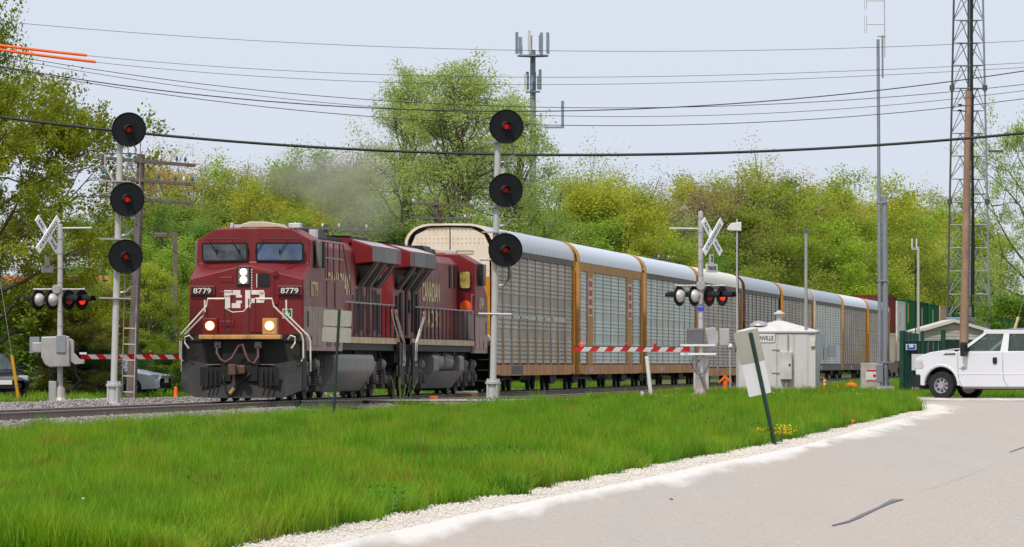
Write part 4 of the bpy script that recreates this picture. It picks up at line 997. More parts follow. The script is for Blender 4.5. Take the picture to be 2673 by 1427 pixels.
# ================================================================== LINESIDE THINGS
GALV = M('galvanised_grey', lin(168, 164, 164), .5, .25, .10, 4, dirt=lin(132, 122, 116), damt=.3)
SILVER = M('silver_paint', lin(186, 182, 180), .45, .2, .08, 3, dirt=lin(150, 140, 134), damt=.25)
STEELP = M('pole_steel_grey', lin(142, 146, 154), .45, .35, .08, 3)
SIGBLK = M('signal_black', lin(13, 14, 17), .5, 0, .3, 4, dirt=lin(34, 34, 36), damt=.2, spec=.25)
WOODG = M('weathered_wood_grey', lin(104, 94, 86), .9, 0, .25, 3, dirt=lin(66, 58, 52), damt=.5, dscale=(3, 3, .3), bump=.01, bscale=20)
WOODT = M('utility_pole_brown', lin(150, 124, 104), .85, 0, .2, 3, dirt=lin(124, 86, 64), damt=.5, dscale=(3, 3, .35), bump=.01, bscale=16)
CONC = M('concrete', lin(176, 170, 162), .9, 0, .14, 5, dirt=lin(140, 132, 122), damt=.4, bump=.006)
WHITE = M('white_paint', lin(214, 212, 210), .5, 0, .06, 3, dirt=lin(190, 182, 172), damt=.25)
ORANGE = M('orange_plastic', lin(236, 98, 22), .55, 0, .1, 5)
SIGNBACK = M('sign_back_aluminium', lin(158, 154, 142), .55, .1, .10, 2, dirt=lin(140, 132, 114), damt=.35)
GRNPOST = M('green_sign_post', lin(34, 56, 44), .5, .2, .15, 6)
REDLENS = lamp('red_lens_lit', (1, .03, .015), 1.0); REDDIM = lamp('red_lens_dim', (.30, .010, .008), .35); REDSIG = lamp('red_signal_lens', (.6, .016, .012), .5); REDOFF = M('red_lens_unlit', lin(90, 14, 14), .2)
INSUL = M('insulator_glass', lin(44, 96, 108), .15, 0, .2, 8); CABLE = M('cable_black', lin(22, 22, 24), .6)
REDST = M('gate_stripe_red', lin(196, 26, 20), .45); WHST = M('gate_stripe_white', lin(222, 216, 206), .5, 0, .06, 4)

def rail_signal(label, base, lean, discs, ladder_side, arms):
    t = thing('railway_signal', label, 'signal', base, 0, 'searchlight signal masts', rx=0, ry=lean)
    H = discs[0][1]
    G().lathe((0, 0, -.3), Z, [(0, .095), (.3, .095), (.9, .088), (H + .2, .078), (H + .25, .02)], 18).obj('mast', SILVER, t, smooth=True)
    b = G().lathe((0, 0, -.3), Z, [(0, .24), (.3, .24), (.32, .16), (.72, .15), (.74, .21), (.80, .21), (.82, .1)], 16).obj('base_casting', SILVER, t, smooth=True)
    for k in range(4):
        a = k*math.pi/2 + .6; G().cyl((.17*math.cos(a), .17*math.sin(a), -.1), (.17*math.cos(a), .17*math.sin(a), .58), .035, n=6).obj('bolt', SILVER, b)
    for k, (dx, z, lit) in enumerate(discs):
        dk = G().lathe((dx, -.26, z), -Y_, [(0, .02), (.0, .45), (.03, .456), (.05, .44), (.03, .42), (.02, .1)], 40).obj('target_disc', SIGBLK, t, smooth=True)
        hd = G()                 # lamp hood: open tube cut away below
        rows_ = []
        for y in (0, -.08, -.16, -.24):
            sx_, sz_ = -y*.24, y*.10; rows_.append([(dx - .03 + sx_ + .10*math.cos(a), -.29 + y, z + .02 + sz_ + .10*math.sin(a)) for a in [R_(-60 + (300)*i/16) for i in range(17)]])
        hd.rows(rows_); hd.rows([[(x*1 + (x - dx)*.10, y, zz + (zz - z)*.10) for x, y, zz in r] for r in rows_[::-1]]); hd.obj('hood', M('hood_worn', lin(54, 50, 50), .5, .1, .3, 8), dk, smooth=True)
        G().lathe((dx, -.30, z), -Y_, [(0, .072), (.015, .07), (.03, .04)], 18).obj('lens', lit, dk, smooth=True)
        G().box(dx - .12, dx + .12, -.26, .02, z - .2, z + .2).obj('lamp_case', SIGBLK, dk, bevel=.04)
        G().box(min(0, dx) - .05, max(0, dx) + .05, -.1, .0, z - .04, z + .04).obj('bracket', SILVER, dk)
    for z, x0, x1, kd in arms:
        G().obox(((x0 + x1)/2, -.02, z), X, Y_, Z, (x1 - x0)/2, .16, .018).obj('platform', GALV, t)
    for (z0, z1, side) in [(q[1] - .95, q[1] - .5, 1) for q in discs]:
        G().tube([(side*.08, .05, z0), (side*.26, .06, z0 + .04), (side*.40, .06, z0 + .2), (side*.42, .06, z1), (side*.36, .05, z1 + .1)], .026, 7).obj('conduit', SILVER, t, smooth=True)
    if ladder_side:
        for xx in (.20, .52): G().box(xx - .012, xx + .012, .22, .26, .1, H - .3).obj('ladder_rail', GALV, t)
        rg = G().cyl((.20, .24, 0), (.52, .24, 0), .014, n=5).obj('rung', GALV, t); rg.location = (0, 0, .3); rep(rg, [(0, 0, .42*k) for k in range(1, int((H - .8)/.42))])
        G().tube([(-.42, .1, H - .85), (-.4, .1, H - .62), (.42, .1, H - .62), (.62, .1, H - .68), (.6, .1, H - .9)], .018, 6).obj('guard_rail', M('guard_rust', lin(120, 98, 90), .6), t)
        G().tube([(-.40, .1, H - .65), (-.38, .1, H - 1.0), (-.16, .06, H - 1.35), (-.13, .05, H - 1.7)], .022, 6).obj('conduit', SILVER, t)
    else:
        for z in (2.3, 3.75): G().tube([(-.42, -.06, z), (.46, -.06, z)], .035, 6).obj('side_arm', GALV, t)
        G().tube([(.36, .05, discs[2][1] - .4), (.36, .05, discs[2][1] - .75), (.2, .0, discs[2][1] - 1.0)], .03, 6).obj('conduit', M('conduit_brown', lin(96, 80, 66), .6), t)
        G().tube([(.34, .1, discs[1][1] - .5), (.46, .1, discs[0][1] - .6), (.1, .1, discs[0][1] - .55)], .008, 4).obj('wire', GALV, t)
    return t
YB = 159.0
rail_signal('left signal mast with ladder and three black discs beside the telegraph pole', P(296, 1052, YB), .026,
            [(.24, (1052 - 338)/99.2, REDDIM), (.24, (1052 - 520)/99.2, REDSIG), (.24, (1052 - 669)/99.2, REDDIM)], True,
            [((1052 - 473)/99.2, -.45, .3, 0), ((1052 - 624)/99.2, -.45, .35, 0), ((1052 - 778)/99.2, -.45, .4, 0)])
rail_signal('signal mast without ladder, three black discs, standing before the cream autorack end', P(1286, 1045, 161), .020,
            [(.22, (1045 - 330)/98, REDSIG), (.24, (1045 - 496)/98, REDDIM), (.26, (1045 - 652)/98, REDDIM)], False,
            [((1045 - 372)/98, -.32, .42, 0), ((1045 - 540)/98, -.36, .38, 0), ((1045 - 606)/98, -.38, .3, 0)])

# ---------------------------------------------------------------- crossing signals with gates
def crossing_signal(label, base, mirror, H, arm_len, arm_z, z):
    """local frame: +x right in the view; lamps face along the road"""
    t = thing('crossing_signal', label, 'crossing signal', base, 0, 'railway crossing signals with gates')
    nr = Vector((.82, -.57, 0)).normalized()           # towards the drivers coming from the right
    ur = Vector((.57, .82, 0)).normalized()            # across the road, away from the camera
    G().lathe((0, 0, -.4), Z, [(0, .085), (H + .4, .075), (H + .42, .02)], 16).obj('mast', SILVER, t, smooth=True)
    for zz in np.arange(2.2, H - .1, .42): G().lathe((0, 0, zz), Z, [(0, .088), (.035, .088)], 12).obj('band', GALV, t)
    G().lathe((0, 0, -.35), Z, [(0, .24), (.35, .22), (.5, .16), (.8, .13)], 12).obj('base_casting', SILVER if mirror else M('base_weathered', lin(150, 142, 134), .8, 0, .2, 4), t)
    if mirror: G().box(-.32, -.10, -.16, .16, -.05, .62).obj('junction_box', GALV, t, bevel=.02)
    else: G().box(-.20, .24, .12, .5, .1, 1.08).obj('junction_box', SILVER, t, bevel=.02)
    # crossbuck facing the drivers on this side (seen from behind the mast on the left signal: it faces the camera side too)
    n_ = nr if not mirror else nr
    u = Vector((n_.y, -n_.x, 0))*-1.0
    if u.x < 0: u = -u
    c = Vector((z['cb_x'], -.16, z['cb_z']))
    cb = thing_part('crossbuck', t)
    for k, (ang, words) in enumerate(((-45, 'RAIL  ROAD'), (45, 'CROSSING'))):
        a = R_(ang); du = u*math.cos(a) + Z*math.sin(a); dv = -u*math.sin(a) + Z*math.cos(a); nn = du.cross(dv)
        cc = c + n_*(.0 + k*.03)
        bl = G().obox(cc, du, dv, nn, .68, .115, .012).obj('blade', M('reflective_white', lin(244, 244, 242), .4, 0, .02, 3), cb)
        if k == 0:
            for w_, off in (('RAIL', -.40), ('ROAD', .40)): txt('lettering', w_, .105, RUBBER, bl, cc + n_*.016 + du*off, du, dv, width=.33)
        else: txt('lettering', words, .105, RUBBER, bl, cc + n_*.016, du, dv, width=1.08)
    # number of tracks plate
    if not mirror:
        pc = Vector((z['cb_x'] - .02, -.14, z['cb_z'] - .78))
        pl = G().obox(pc + Z*.12, u, Z, n_, .115, .145, .01).obj('tracks_plate', WHITE, t)
        G().rplate(pc + Z*-.14 - n_*.0, u, Z, .62, .26, .04, .022).obj('plate', WHITE, pl)
        txt('lettering', '2', .17, RUBBER, pl, pc + Z*.14 + n_*.03, u, Z, bold=.015)
        txt('lettering', 'TRACKS', .11, RUBBER, pl, pc - Z*.14 + n_*.035, u, Z, width=.44, bold=.008)
        G().box(-.1, .1, -.10, -.092, 2.42, 2.60).obj('notice', M('blue_notice', lin(40, 74, 176), .5), t)
        txt('notice_lettering', 'REPORT', .04, WHITE, t, (0, -.105, 2.55), X, Z, width=.15)
    else:
        pc = Vector((z['cb_x'] + .0, -.10, z['cb_z'] - .80))
        G().obox(pc, u, Z, n_, .10, .15, .01).obox(pc - Z*.2, u, Z, n_, .26, .10, .01).obj('tracks_plate_back', GALV, t)
    # slim arm at the top
    sgn = 1 if mirror else -1
    G().cyl((0, 0, H - z['top']), (sgn*.92, -.05, H - z['top'] + .01), .022, n=6).obj('top_arm', WHITE, t)
    # flashing lamps
    zl = z['lamp']
    G().cyl((-.78, -.02, zl + .30), (.72, -.02, zl + .30), .03, n=8).obj('cross_arm', GALV, t)
    G().lathe((-.1 if mirror else 0, -.09, zl + .3), -Y_, [(0, .14), (.04, .12)], 14).obj('junction_cover', GALV, t)
    for k, (xx, f_, lit) in enumerate(((-.62, -1, None), (-.22 if mirror else -.18, -1, None), (.24, 1, REDDIM), (.62, 1, REDLENS))):
        fv = nr*f_; o_ = Vector((xx, -.04, zl))
        hd = G().lathe(o_, fv, [(0, .30), (.015, .305), (.03, .29), (.02, .12)], 28).obj('lamp_disc', SIGBLK, t, smooth=True)
        G().lathe(o_, -fv, [(0, .19), (.06, .18), (.13, .13), (.17, .05), (.175, .0)], 20).obj('lamp_case', SILVER, hd, smooth=True)
        G().lathe(o_ + fv*.02, fv, [(0, .145), (.02, .14), (.04, .08)], 20).obj('lens', lit or REDOFF, hd, smooth=True)
        uu = Vector((fv.y, -fv.x, 0)); rows_ = []
        for j in range(5):
            tt = j/4; rows_.append([o_ + fv*(.03 + .40*tt) + (uu*math.cos(a) + Z*math.sin(a))*(.155 - .02*tt) + Z*(-.02*tt) for a in [R_(-15*(1 - tt) - 0 + (210*(1 - tt) + 180*tt)*i/16) for i in range(17)]])
        G().rows(rows_).rows([[p + (p - o_ - fv*(.03 + .4*i/4)).normalized()*.006 for p in r] for i, r in enumerate(rows_)]).obj('hood', SIGBLK, hd, smooth=True)
        G().cyl(o_ + Z*.28, o_ + Z*.32 + Vector((0, .02, 0)), .03, n=6).obj('hanger', GALV, hd)
    # gate mechanism
    za = arm_z
    if mirror:
        mb = G().prism([(-.42, za - .22), (-.52, za + .0), (-.52, za + .58), (.26, za + .6), (.30, za + .45), (.30, za - .28), (-.28, za - .30)], 'y', -.42, .10).obj('gate_mechanism', GALV, t, bevel=.03)
        G().box(-.08, .20, -.46, -.42, za + .12, za + .62).obj('cover_plate', STEELP, mb, bevel=.01)
        G().prism([(.16, za + .5), (.36, za + .52), (.42, za + .44), (.42, za + .12), (.60, za - .08), (.72, za - .08), (.72, za - .2), (.44, za - .22), (.28, za - .1), (.12, za + .2)], 'y', -.30, -.14).obj('arm_bracket', GALV, mb, bevel=.015)
        G().box(-.78, -.5, -.34, -.1, za + .12, za + .42).obj('counterweight', GALV, mb, bevel=.03)
        G().box(-.86, -.58, -.30, -.26, za + .1, za + .58).obj('side_plate', STEELP, mb)
        a0 = Vector((.62, -.2, za)); ad = ur
        G().obox((.68, -.2, za + .1), X, Y_, Z, .10, .06, .03).obj('arm_clip', WHITE, t)
    else:
        mb = G().box(-.40, .10, -.16, .26, za + .1, za + .62).obj('gate_mechanism', M('mechanism_grey', lin(96, 95, 100), .6, .2, .15, 4), t, bevel=.04)
        G().box(-.6, .42, -.2, .0, za + .10, za + .155).obj('top_bar', WHITE, mb)
        G().box(-.6, .45, -.2, .0, za - .16, za - .10).obj('bottom_bar', WHITE, mb)
        G().prism([(.12, za + .62), (.40, za + .66), (.52, za + .5), (.52, za + .2), (.30, za - .16), (.10, za - .14), (.22, za + .12)], 'y', .02, .10).obj('arm_bracket', GALV, mb, bevel=.015)
        for k in range(9): G().lathe((.24 + .03*k, .018, za + .55 - .05*k), -Y_, [(0, .014), (.01, .014)], 6).obj('bolt', SILVER, mb)
        G().box(.55, .85, .1, .25, za + .12, za + .62).obj('relay_case', GALV, t, bevel=.02)
        G().tube([(.1, -.12, za - .14), (-.08, -.2, za - .3), (-.12, -.2, za - .5), (.02, -.2, za - .8), (.12, -.16, za - 1.05), (.14, -.1, za - 1.25)], .04, 8).obj('cable_conduit', M('conduit_grey', lin(112, 108, 108), .6), t, smooth=True)
        G().tube([(-.22, -.15, za - .15), (-.28, -.18, za - .45), (-.1, -.18, za - .75), (.1, -.18, za - .7), (.26, -.15, za - .4), (.3, -.12, za - .2)], .012, 5).obj('cable', CABLE, t)
        a0 = Vector((-.36, -.12, za)); ad = -ur
    # the arm: separate red and white stretches
    arm = thing_part('gate_arm', t)
    e1 = a0 + ad*arm_len; av = Z; an = ad.cross(Z).normalized()
    ncell = 15; cl = arm_len/ncell; sl = .16*(1 if mirror else 1)
    if an.y > 0: an = -an
    for k in range(ncell):
        s0, s1 = k*cl, (k + 1)*cl - .002
        red_ = (k % 2 == 0); hh = .066
        g_ = G(); sk = (.10 if mirror else .10)
        def pt(s, zz, yy): 
            s = min(max(s, 0), arm_len); return a0 + ad*s + Z*zz + an*yy
        lo_, hi_ = s0 + (sk if k else 0), s1 + sk
        ps = [pt(lo_, -hh, 0), pt(hi_, -hh, 0), pt(s1 - (sk if k < ncell - 1 else 0), hh, 0), pt(s0 - (sk if k else 0), hh, 0)]
        g_.add(ps + [q + an*.03 for q in ps], [(0, 1, 2, 3), (7, 6, 5, 4), (0, 4, 5, 1), (1, 5, 6, 2), (2, 6, 7, 3), (3, 7, 4, 0)])
        g_.obj('stripe', REDST if red_ else WHST, arm)
    for fr in ((.60, .95) if mirror else (.30, .55, .94)):
        q = a0 + ad*(arm_len*(fr if mirror else fr)) + Z*.12
        G().cyl(q - Z*.07, q - Z*.02, .03, n=8).ball(q + Z*.02, .05, 10, 6).obj('gate_lamp', REDLENS if fr == .94 else M('gate_lamp_red', lin(176, 16, 18), .25), arm, smooth=True)
    G().tube([a0 + Z*.075, e1 + Z*.075], .01, 4).obj('lamp_cable', CABLE, arm)
    return t
def thing_part(name, parent):
    o = bpy.data.objects.new(name, None); COL.objects.link(o); o.parent = parent; return o
YL = 175.0; sl_ = FPX/YL
crossing_signal('left crossing signal with crossbuck, red and white gate lowered behind the ladder signal', P(157, 1050, YL), True, (1050 - 586)/sl_, 5.4, (1050 - 931)/sl_,
                dict(cb_x=-.36, cb_z=(1050 - 612)/sl_, top=.10, lamp=(1050 - 782)/sl_))
YR = 178.0; sr_ = FPX/YR
crossing_signal('right crossing signal with 2 TRACKS plate and gate lowered before the autoracks', P(1829, 1026, YR), False, (1026 - 552)/sr_, 6.0, (1026 - 912)/sr_,
                dict(cb_x=.33, cb_z=(1026 - 618)/sr_, top=.50, lamp=(1026 - 772)/sr_))

# ---------------------------------------------------------------- white relay hut
HW = M('hut_white', lin(200, 196, 194), .55, 0, .05, 2, dirt=lin(178, 164, 150), damt=.3)
YH = 197.0; sh_ = FPX/YH; hb_ = P(2034, 1034, YH); hr = R_(-7)
hut = thing('relay_hut', 'white steel relay hut with pyramid roof, vents and a name sign', 'hut', hb_, hr)
w2, d2, he = 1.25, .95, (1034 - 868)/sh_
G().box(-w2, w2, -d2, d2, -.1, he).obj('wall', HW, hut)
for k, xx in enumerate((-1.25, -.62, .0, .55, 1.0, 1.24)):
    G().box(xx - .012, xx + .012, -d2 - .022, -d2 - .001, 0, he - .02).obj('wall_seam', HW, hut)
for k, (a, b) in enumerate(((-1.22, -.64), (.02, .53), (.57, .98))): G().box(a, b, -d2 - .016, -d2 - .002, .02, he - .04).obj('wall_panel', HW, hut, bevel=.005)
for yy in (-.5, 0, .5): G().box(w2 + .001, w2 + .02, yy - .22, yy + .22, .02, he - .04).obj('wall_panel', HW, hut)
ov = .06; G().add([(-w2 - ov, -d2 - ov, he), (w2 + ov, -d2 - ov, he), (w2 + ov, d2 + ov, he), (-w2 - ov, d2 + ov, he), (-w2 - ov, -d2 - ov, he + .05), (w2 + ov, -d2 - ov, he + .05), (w2 + ov, d2 + ov, he + .05), (-w2 - ov, d2 + ov, he + .05), (.0, 0, he + .42)],
        [(0, 1, 5, 4), (1, 2, 6, 5), (2, 3, 7, 6), (3, 0, 4, 7), (4, 5, 8), (5, 6, 8), (6, 7, 8), (7, 4, 8), (3, 2, 1, 0)]).obj('roof', HW, hut)
G().cyl((.0, 0, he + .34), (.0, 0, he + .62), .10, n=16).obj('vent_pipe', SILVER, hut, smooth=True)
G().lathe((.0, 0, he + .60), Z, [(0, .20), (.02, .2), (.14, .01)], 18).obj('vent_cowl', SILVER, hut)
G().lathe((-.62, -.42, he + .12), Z, [(0, .16), (.10, .16), (.10, .30), (.16, .28), (.24, .16), (.27, .01)], 18).obj('roof_ventilator', GALV, hut, smooth=True)
dr_ = G().box(-.62, -.02, -d2 - .03, -d2 - .002, .08, he - .35).obj('door', HW, hut, bevel=.01)
for zz in (.75, 1.5): G().box(-.16, .08, -d2 - .05, -d2 - .03, zz, zz + .04).obj('hinge', GALV, dr_)
G().box(.12, .50, -d2 - .20, -d2 - .018, .55, 1.45).obj('meter_box', M('meter_box_grey', lin(196, 190, 184), .5), hut, bevel=.015)
G().cyl((.32, -d2 - .1, 0), (.32, -d2 - .1, .55), .04).obj('meter_conduit', GALV, hut); G().cyl((.36, -d2 - .06, 1.45), (.36, -d2 - .06, he - .06), .025).obj('meter_conduit', GALV, hut)
G().box(.40, .46, -d2 - .206, -d2 - .2, .98, 1.06).obj('meter_dial', RUBBER, hut)
G().box(1.10, 1.24, -d2 - .08, -d2 - .018, he - .45, he - .25).obj('photo_cell_box', M('box_beige', lin(206, 198, 178), .5), hut)
sg = G().box(-1.1, -.06, -d2 - .05, -d2 - .03, he - .32, he - .04).obj('name_board', WHITE, hut)
txt('lettering', 'NVILLE', .14, RUBBER, sg, (-.33, -d2 - .055, he - .18), X, Z, width=.44, bold=.01)
def pole(name, label, base, H, r0, r1, mat, group=None, n=12, lean=0.0):
    t = thing(name, label, 'pole', base, 0, group, ry=lean)
    G().lathe((0, 0, -.3), Z, [(0, r0), (H + .3, r1), (H + .31, .005)], n).obj('shaft', mat, t, smooth=True); return t
b = P(1924, 1030, 199); p = pole('antenna_pole', 'thin antenna pole with white panel antenna beside the hut', b, (1030 - 572)/(FPX/199), .035, .03, SILVER)
zt = (1030 - 590)/(FPX/199); G().prism([(-.34, zt - .08), (-.2, zt + .1), (.14, zt + .14), (.14, zt - .16), (-.3, zt - .14)], 'y', -.08, .06).obj('panel_antenna', WHITE, p, bevel=.02)
G().tube([(.06, -.03, zt - .2), (.05, -.04, 3.4), (.07, -.04, 2.2), (-.06, -.05, 1.4)], .014, 5).obj('cable', CABLE, p)
b = P(2104, 1030, 196); p = pole('mast_pole', 'slender grey mast with blue tipped cap fixed to the hut wall', b, (1030 - 602)/(FPX/196), .06, .05, GALV)
G().lathe((0, 0, (1030 - 606)/(FPX/196)), Z, [(0, .075), (.08, .07), (.1, .02)], 10).obj('cap', INSUL, p)
for zz in (.5, 1.9): G().box(-.12, .12, -.02, .08, zz, zz + .05).obj('clamp', GALV, p)
b = P(1906, 1030, 200); p = pole('gps_antenna', 'small white dome antenna on a short bent pipe', b, 1.55, .025, .022, SILVER); G().ball((0, 0, 1.6), .085, 12, 8, (1, 1, 1.1)).obj('dome', WHITE, p, smooth=True)
# tall radio pole pair on the concrete foot
YP = 192.0; sp_ = FPX/YP
b = P(2312, 1030, YP); p = thing('radio_pole', 'grey steel radio pole on a concrete foot beside the green fence', 'pole', b, ry=-.006)
G().box(-.28, .28, -.28, .28, -.2, .26).obj('concrete_foot', CONC, p, bevel=.02)
G().box(-.2, .2, -.2, .2, .26, .29).obj('base_plate', STEELP, p)
for sx in (-.15, .15): 
    for sy in (-.15, .15): G().cyl((sx, sy, .2), (sx, sy, .42), .02, n=6).obj('anchor_bolt', STEELP, p)
G().lathe((0, 0, .28), Z, [(0, .10), ((1030 - 510)/sp_ - .3, .085), ((1030 - 510)/sp_ - .28, .02)], 16).obj('post', STEELP, p, smooth=True)
G().lathe((-.18, -.05, .75), Z, [(0, .062), ((1030 - 90)/sp_ - .9, .05)], 14).obj('mast', STEELP, p, smooth=True)
for zz in (1.0, (1030 - 530)/sp_, 3.6): G().box(-.26, .1, -.12, .04, zz, zz + .05).obj('clamp', STEELP, p)
G().box(-.30, -.08, -.2, -.06, .38, .98).obj('control_box', STEELP, p, bevel=.02)
zt = (1030 - 92)/sp_
G().cyl((-.04, -.05, zt - 1.35), (-.04, -.05, zt), .03, n=8).obj('bracket_tube', STEELP, p); G().cyl((.03, -.05, zt - .7), (.03, -.05, zt + 2.3), .018, n=6).obj('whip_antenna', SILVER, p)
G().box(-.2, .06, -.08, -.02, zt - .05, zt - .02).obj('clamp', STEELP, p)
for z0 in (zt + .35, zt + 1.1):
    G().cyl((.03, -.05, z0), (-.55, -.05, z0), .014, n=6).obj('dipole_arm', SILVER, p)
    G().tube([(-.60, -.05, z0 - .25), (-.60, -.05, z0 + .25), (-.57, -.05, z0 + .28), (-.54, -.05, z0 + .25), (-.54, -.05, z0 - .25), (-.57, -.05, z0 - .28), (-.60, -.05, z0 - .25)], .010, 5).obj('dipole_loop', SILVER, p)
b = P(2281, 1022, 196); c = thing('concrete_block', 'grey concrete block with a red and white warning notice', 'concrete block', b)
G().box(-.42, .42, -.3, .3, -.2, .93).obj('block', CONC, c, bevel=.02)
nb = G().box(-.28, .26, -.315, -.302, .34, .72).obj('notice', WHITE, c); G().box(-.26, .24, -.32, -.316, .66, .71).obj('notice_print', REDST, nb); G().box(-.26, .24, -.32, -.316, .36, .39).obj('notice_print', REDST, nb); G().lathe((0, -.318, .52), -Y_, [(0, .05), (.006, .05)], 12).obj('notice_print', REDST, nb)
b = P(2397, 960, 214); p = pole('camera_pole', 'thin white pole with twin antennas in front of the green containers', b, (960 - 645)/(FPX/214), .055, .045, SILVER)
for xx in (-.22, -.06): G().cyl((xx, 0, (960 - 650)/(FPX/214)), (xx, 0, (960 - 622)/(FPX/214)), .025, n=6).obj('antenna', WHITE, p)
G().box(-.24, .04, -.03, .03, (960 - 652)/(FPX/214), (960 - 646)/(FPX/214)).obj('bracket', GALV, p); G().tube([(-.1, -.05, 4.0), (-.1, -.06, .5)], .02, 5).obj('cable', CABLE, p)

# ---------------------------------------------------------------- sign backs on green posts, small markers
def punched_post(t, H, w_=.03):
    g_ = G(); g_.prism([(-w_, 0), (-w_*.4, -.03), (w_*.4, -.03), (w_, 0), (w_*.4, -.018), (-w_*.4, -.018)], 'z', -.4, H); return g_.obj('post', GRNPOST, t)
b = P(872, 1068, 137.5); t = thing('sign_post', 'green post with two stacked blank grey sign backs before the lead locomotive', 'sign', b, 0, 'sign backs on green posts', ry=.052)
hh = (1068 - 807)/(FPX/137.5); punched_post(t, hh); sc2 = FPX/137.5
G().rplate((-.03, .02, hh - .20), X, Z, .64, .36, .04, .006).obj('sign_panel', SIGNBACK, t); G().rplate((-.03, .02, hh - .58), X, Z, .66, .34, .04, .006).obj('sign_panel', SIGNBACK, t)
YS = 101.0; b = P(2022, 1158, YS); t = thing('sign_post', 'leaning dark post with two blank pale sign backs in front of the hut', 'sign', b, 0, 'sign backs on green posts', ry=-.215)
hh = (1158 - 868)/(FPX/YS)/math.cos(.215); punched_post(t, hh, .035); sgw = .46
G().rplate((-.07, .025, hh - .22), X, Z, .42, .54, .02, .006).obj('sign_panel', SIGNBACK, t)
G().rplate((-.06, .032, hh - .76), X, Z, .38, .58, .02, .006).obj('sign_panel', M('sign_back_pale', lin(206, 206, 206), .5, .1, .05, 2), t)
b = P(1700, 1040, 168); t = thing('marker_post', 'leaning white plastic marker post at the crossing edge', 'post', b, ry=-.108); G().cyl((0, 0, -.2), (0, 0, 1.12), .055, n=12).lathe((0, 0, 1.12), Z, [(0, .06), (.05, .055), (.06, .01)], 12).obj('tube', WHITE, t, smooth=True)
b = P(1676, 1040, 166); t = thing('marker_stub', 'short broken white stub beside the leaning marker post', 'post', b); G().cyl((0, 0, -.1), (.01, 0, .16), .05, n=10).box(-.04, .03, -.03, .02, .14, .2).obj('stub', WHITE, t)
b = P(1893, 1028, 192); t = thing('utility_marker', 'orange arrow-topped utility marker before the tan autorack', 'marker', b); G().box(-.06, .06, -.03, .03, -.1, .42).obj('stem', ORANGE, t); G().prism([(-.22, .38), (0, .62), (.22, .38), (.2, .34), (0, .50), (-.2, .34)], 'y', -.05, .05).obj('arrow_head', ORANGE, t)
b = P(2153, 1030, 193); t = thing('delineator', 'orange and white banded delineator tube right of the hut', 'delineator', b); G().cyl((0, 0, 0), (0, 0, .52), .05, n=12).lathe((0, 0, -.05), Z, [(0, .16), (.06, .14), (.08, .05)], 12).obj('tube', ORANGE, t)
for zz in (.32, .42): G().lathe((0, 0, zz), Z, [(0, .053), (.05, .053)], 12).obj('reflective_band', WHITE, t)
b = P(2224, 1107, 121); t = thing('survey_flag', 'small orange survey flag in the grass by the road shoulder', 'flag', b); G().cyl((0, 0, -.1), (0, 0, .11), .004, n=4).obj('wire', GALV, t); G().add([(0, 0, .11), (.07, .01, .07), (0, 0, .03), (0, .004, .11), (.07, .014, .07), (0, .004, .03)], [(0, 1, 2), (5, 4, 3)]).obj('flag', ORANGE, t)
b = P(1786, 1062, 160); t = thing('survey_flag', 'orange marker tag standing on the grass bank by the gate mast', 'flag', b); G().box(-.04, .05, -.02, .02, .0, .24).prism([(-.05, .24), (.06, .2), (.05, .1)], 'y', -.03, .03).obj('tag', M('flag_amber', lin(236, 160, 50), .6), t)
for k, (sx, sy) in enumerate(((2187, 1016), (2255, 1014), (2222, 1006))):
    b = P(sx, sy, 225); t = thing('track_marker', 'low orange marker cap between the rails', 'marker', b, 0, 'orange caps between the rails'); G().lathe((0, 0, -.05), Z, [(0, .24), (.1, .2), (.16, .05)], 10).box(-.03, .03, -.03, .03, .1, .2).obj('cap', ORANGE, t)
b = P(413 + 46, 1030, 186); t = thing('marker_cone', 'small orange marker in the weeds left of the plough', 'marker', b); G().lathe((0, 0, -.2), Z, [(0, .07), (.4, .05), (.45, .02)], 8).obj('cone', ORANGE, t)
b = W(19.5, 2.7, -.05); t = thing('rail_block', 'rusty orange block on the diverging rail', 'block', b); G().box(-.11, .11, -.16, .16, -.15, .10).obj('block', M('rust_block', lin(196, 112, 60), .8, 0, .2, 6), t, bevel=.01)
for k in range(4): G().box(-.12, .12, -.15 + k*.08, -.12 + k*.08, -.14, .09).obj('rib', M('rust_block'  , (0, 0, 0)), t)
b = W(24.5, 4.0, -.06); t = thing('switch_cover', 'brown steel cover plate bolted over the rail end near the signal mast', 'steel plate', b, -TH); G().prism([(-.1, -.02), (.1, .0), (.16, -.24), (-.1, -.24)], 'y', -2.2, 2.2).obj('plate', M('cover_plate_brown', lin(118, 88, 78), .8, 0, .15, 3), t)
for yy in (-1.1, .9): G().lathe((.13, yy, -.1), X, [(0, .03), (.02, .03)], 8).obj('hole', DARKHOLE, t)
b = W(33, 2.1, -.15); t = thing('switch_machine', 'rusty low switch box with pale lid beside the rails', 'switch box', b, -TH); G().box(-.25, .25, -.8, .8, 0, .22).obj('case', M('switch_rust', lin(150, 110, 84), .8, 0, .2, 3), t, bevel=.03); G().box(-.27, .27, -.85, .85, .20, .27).obj('lid', CONC, t, bevel=.02)
G().box(.2, .32, -.9, .9, -.02, .06).obj('foot', CONC, t)
# crossing timbers and plates at the near track
b = W(42, 6.2, -.1); t = thing('crossing_plate', 'rusty brown plates and timbers along the near rail right of the crossing', 'steel plate', b, -TH)
for k in range(7): G().box(-.5, .3, -6 + k*2.1, -4.1 + k*2.1, -.12, .05).obj('plate', M('plate_rust', lin(132, 92, 68), .85, 0, .25, 2), t, bevel=.01)
for k in range(22): G().box(.31, .36, 2 + k*.22, 2.1 + k*.22, -.14, .07).obj('fin', M('plate_rust', (0, 0, 0)), t)
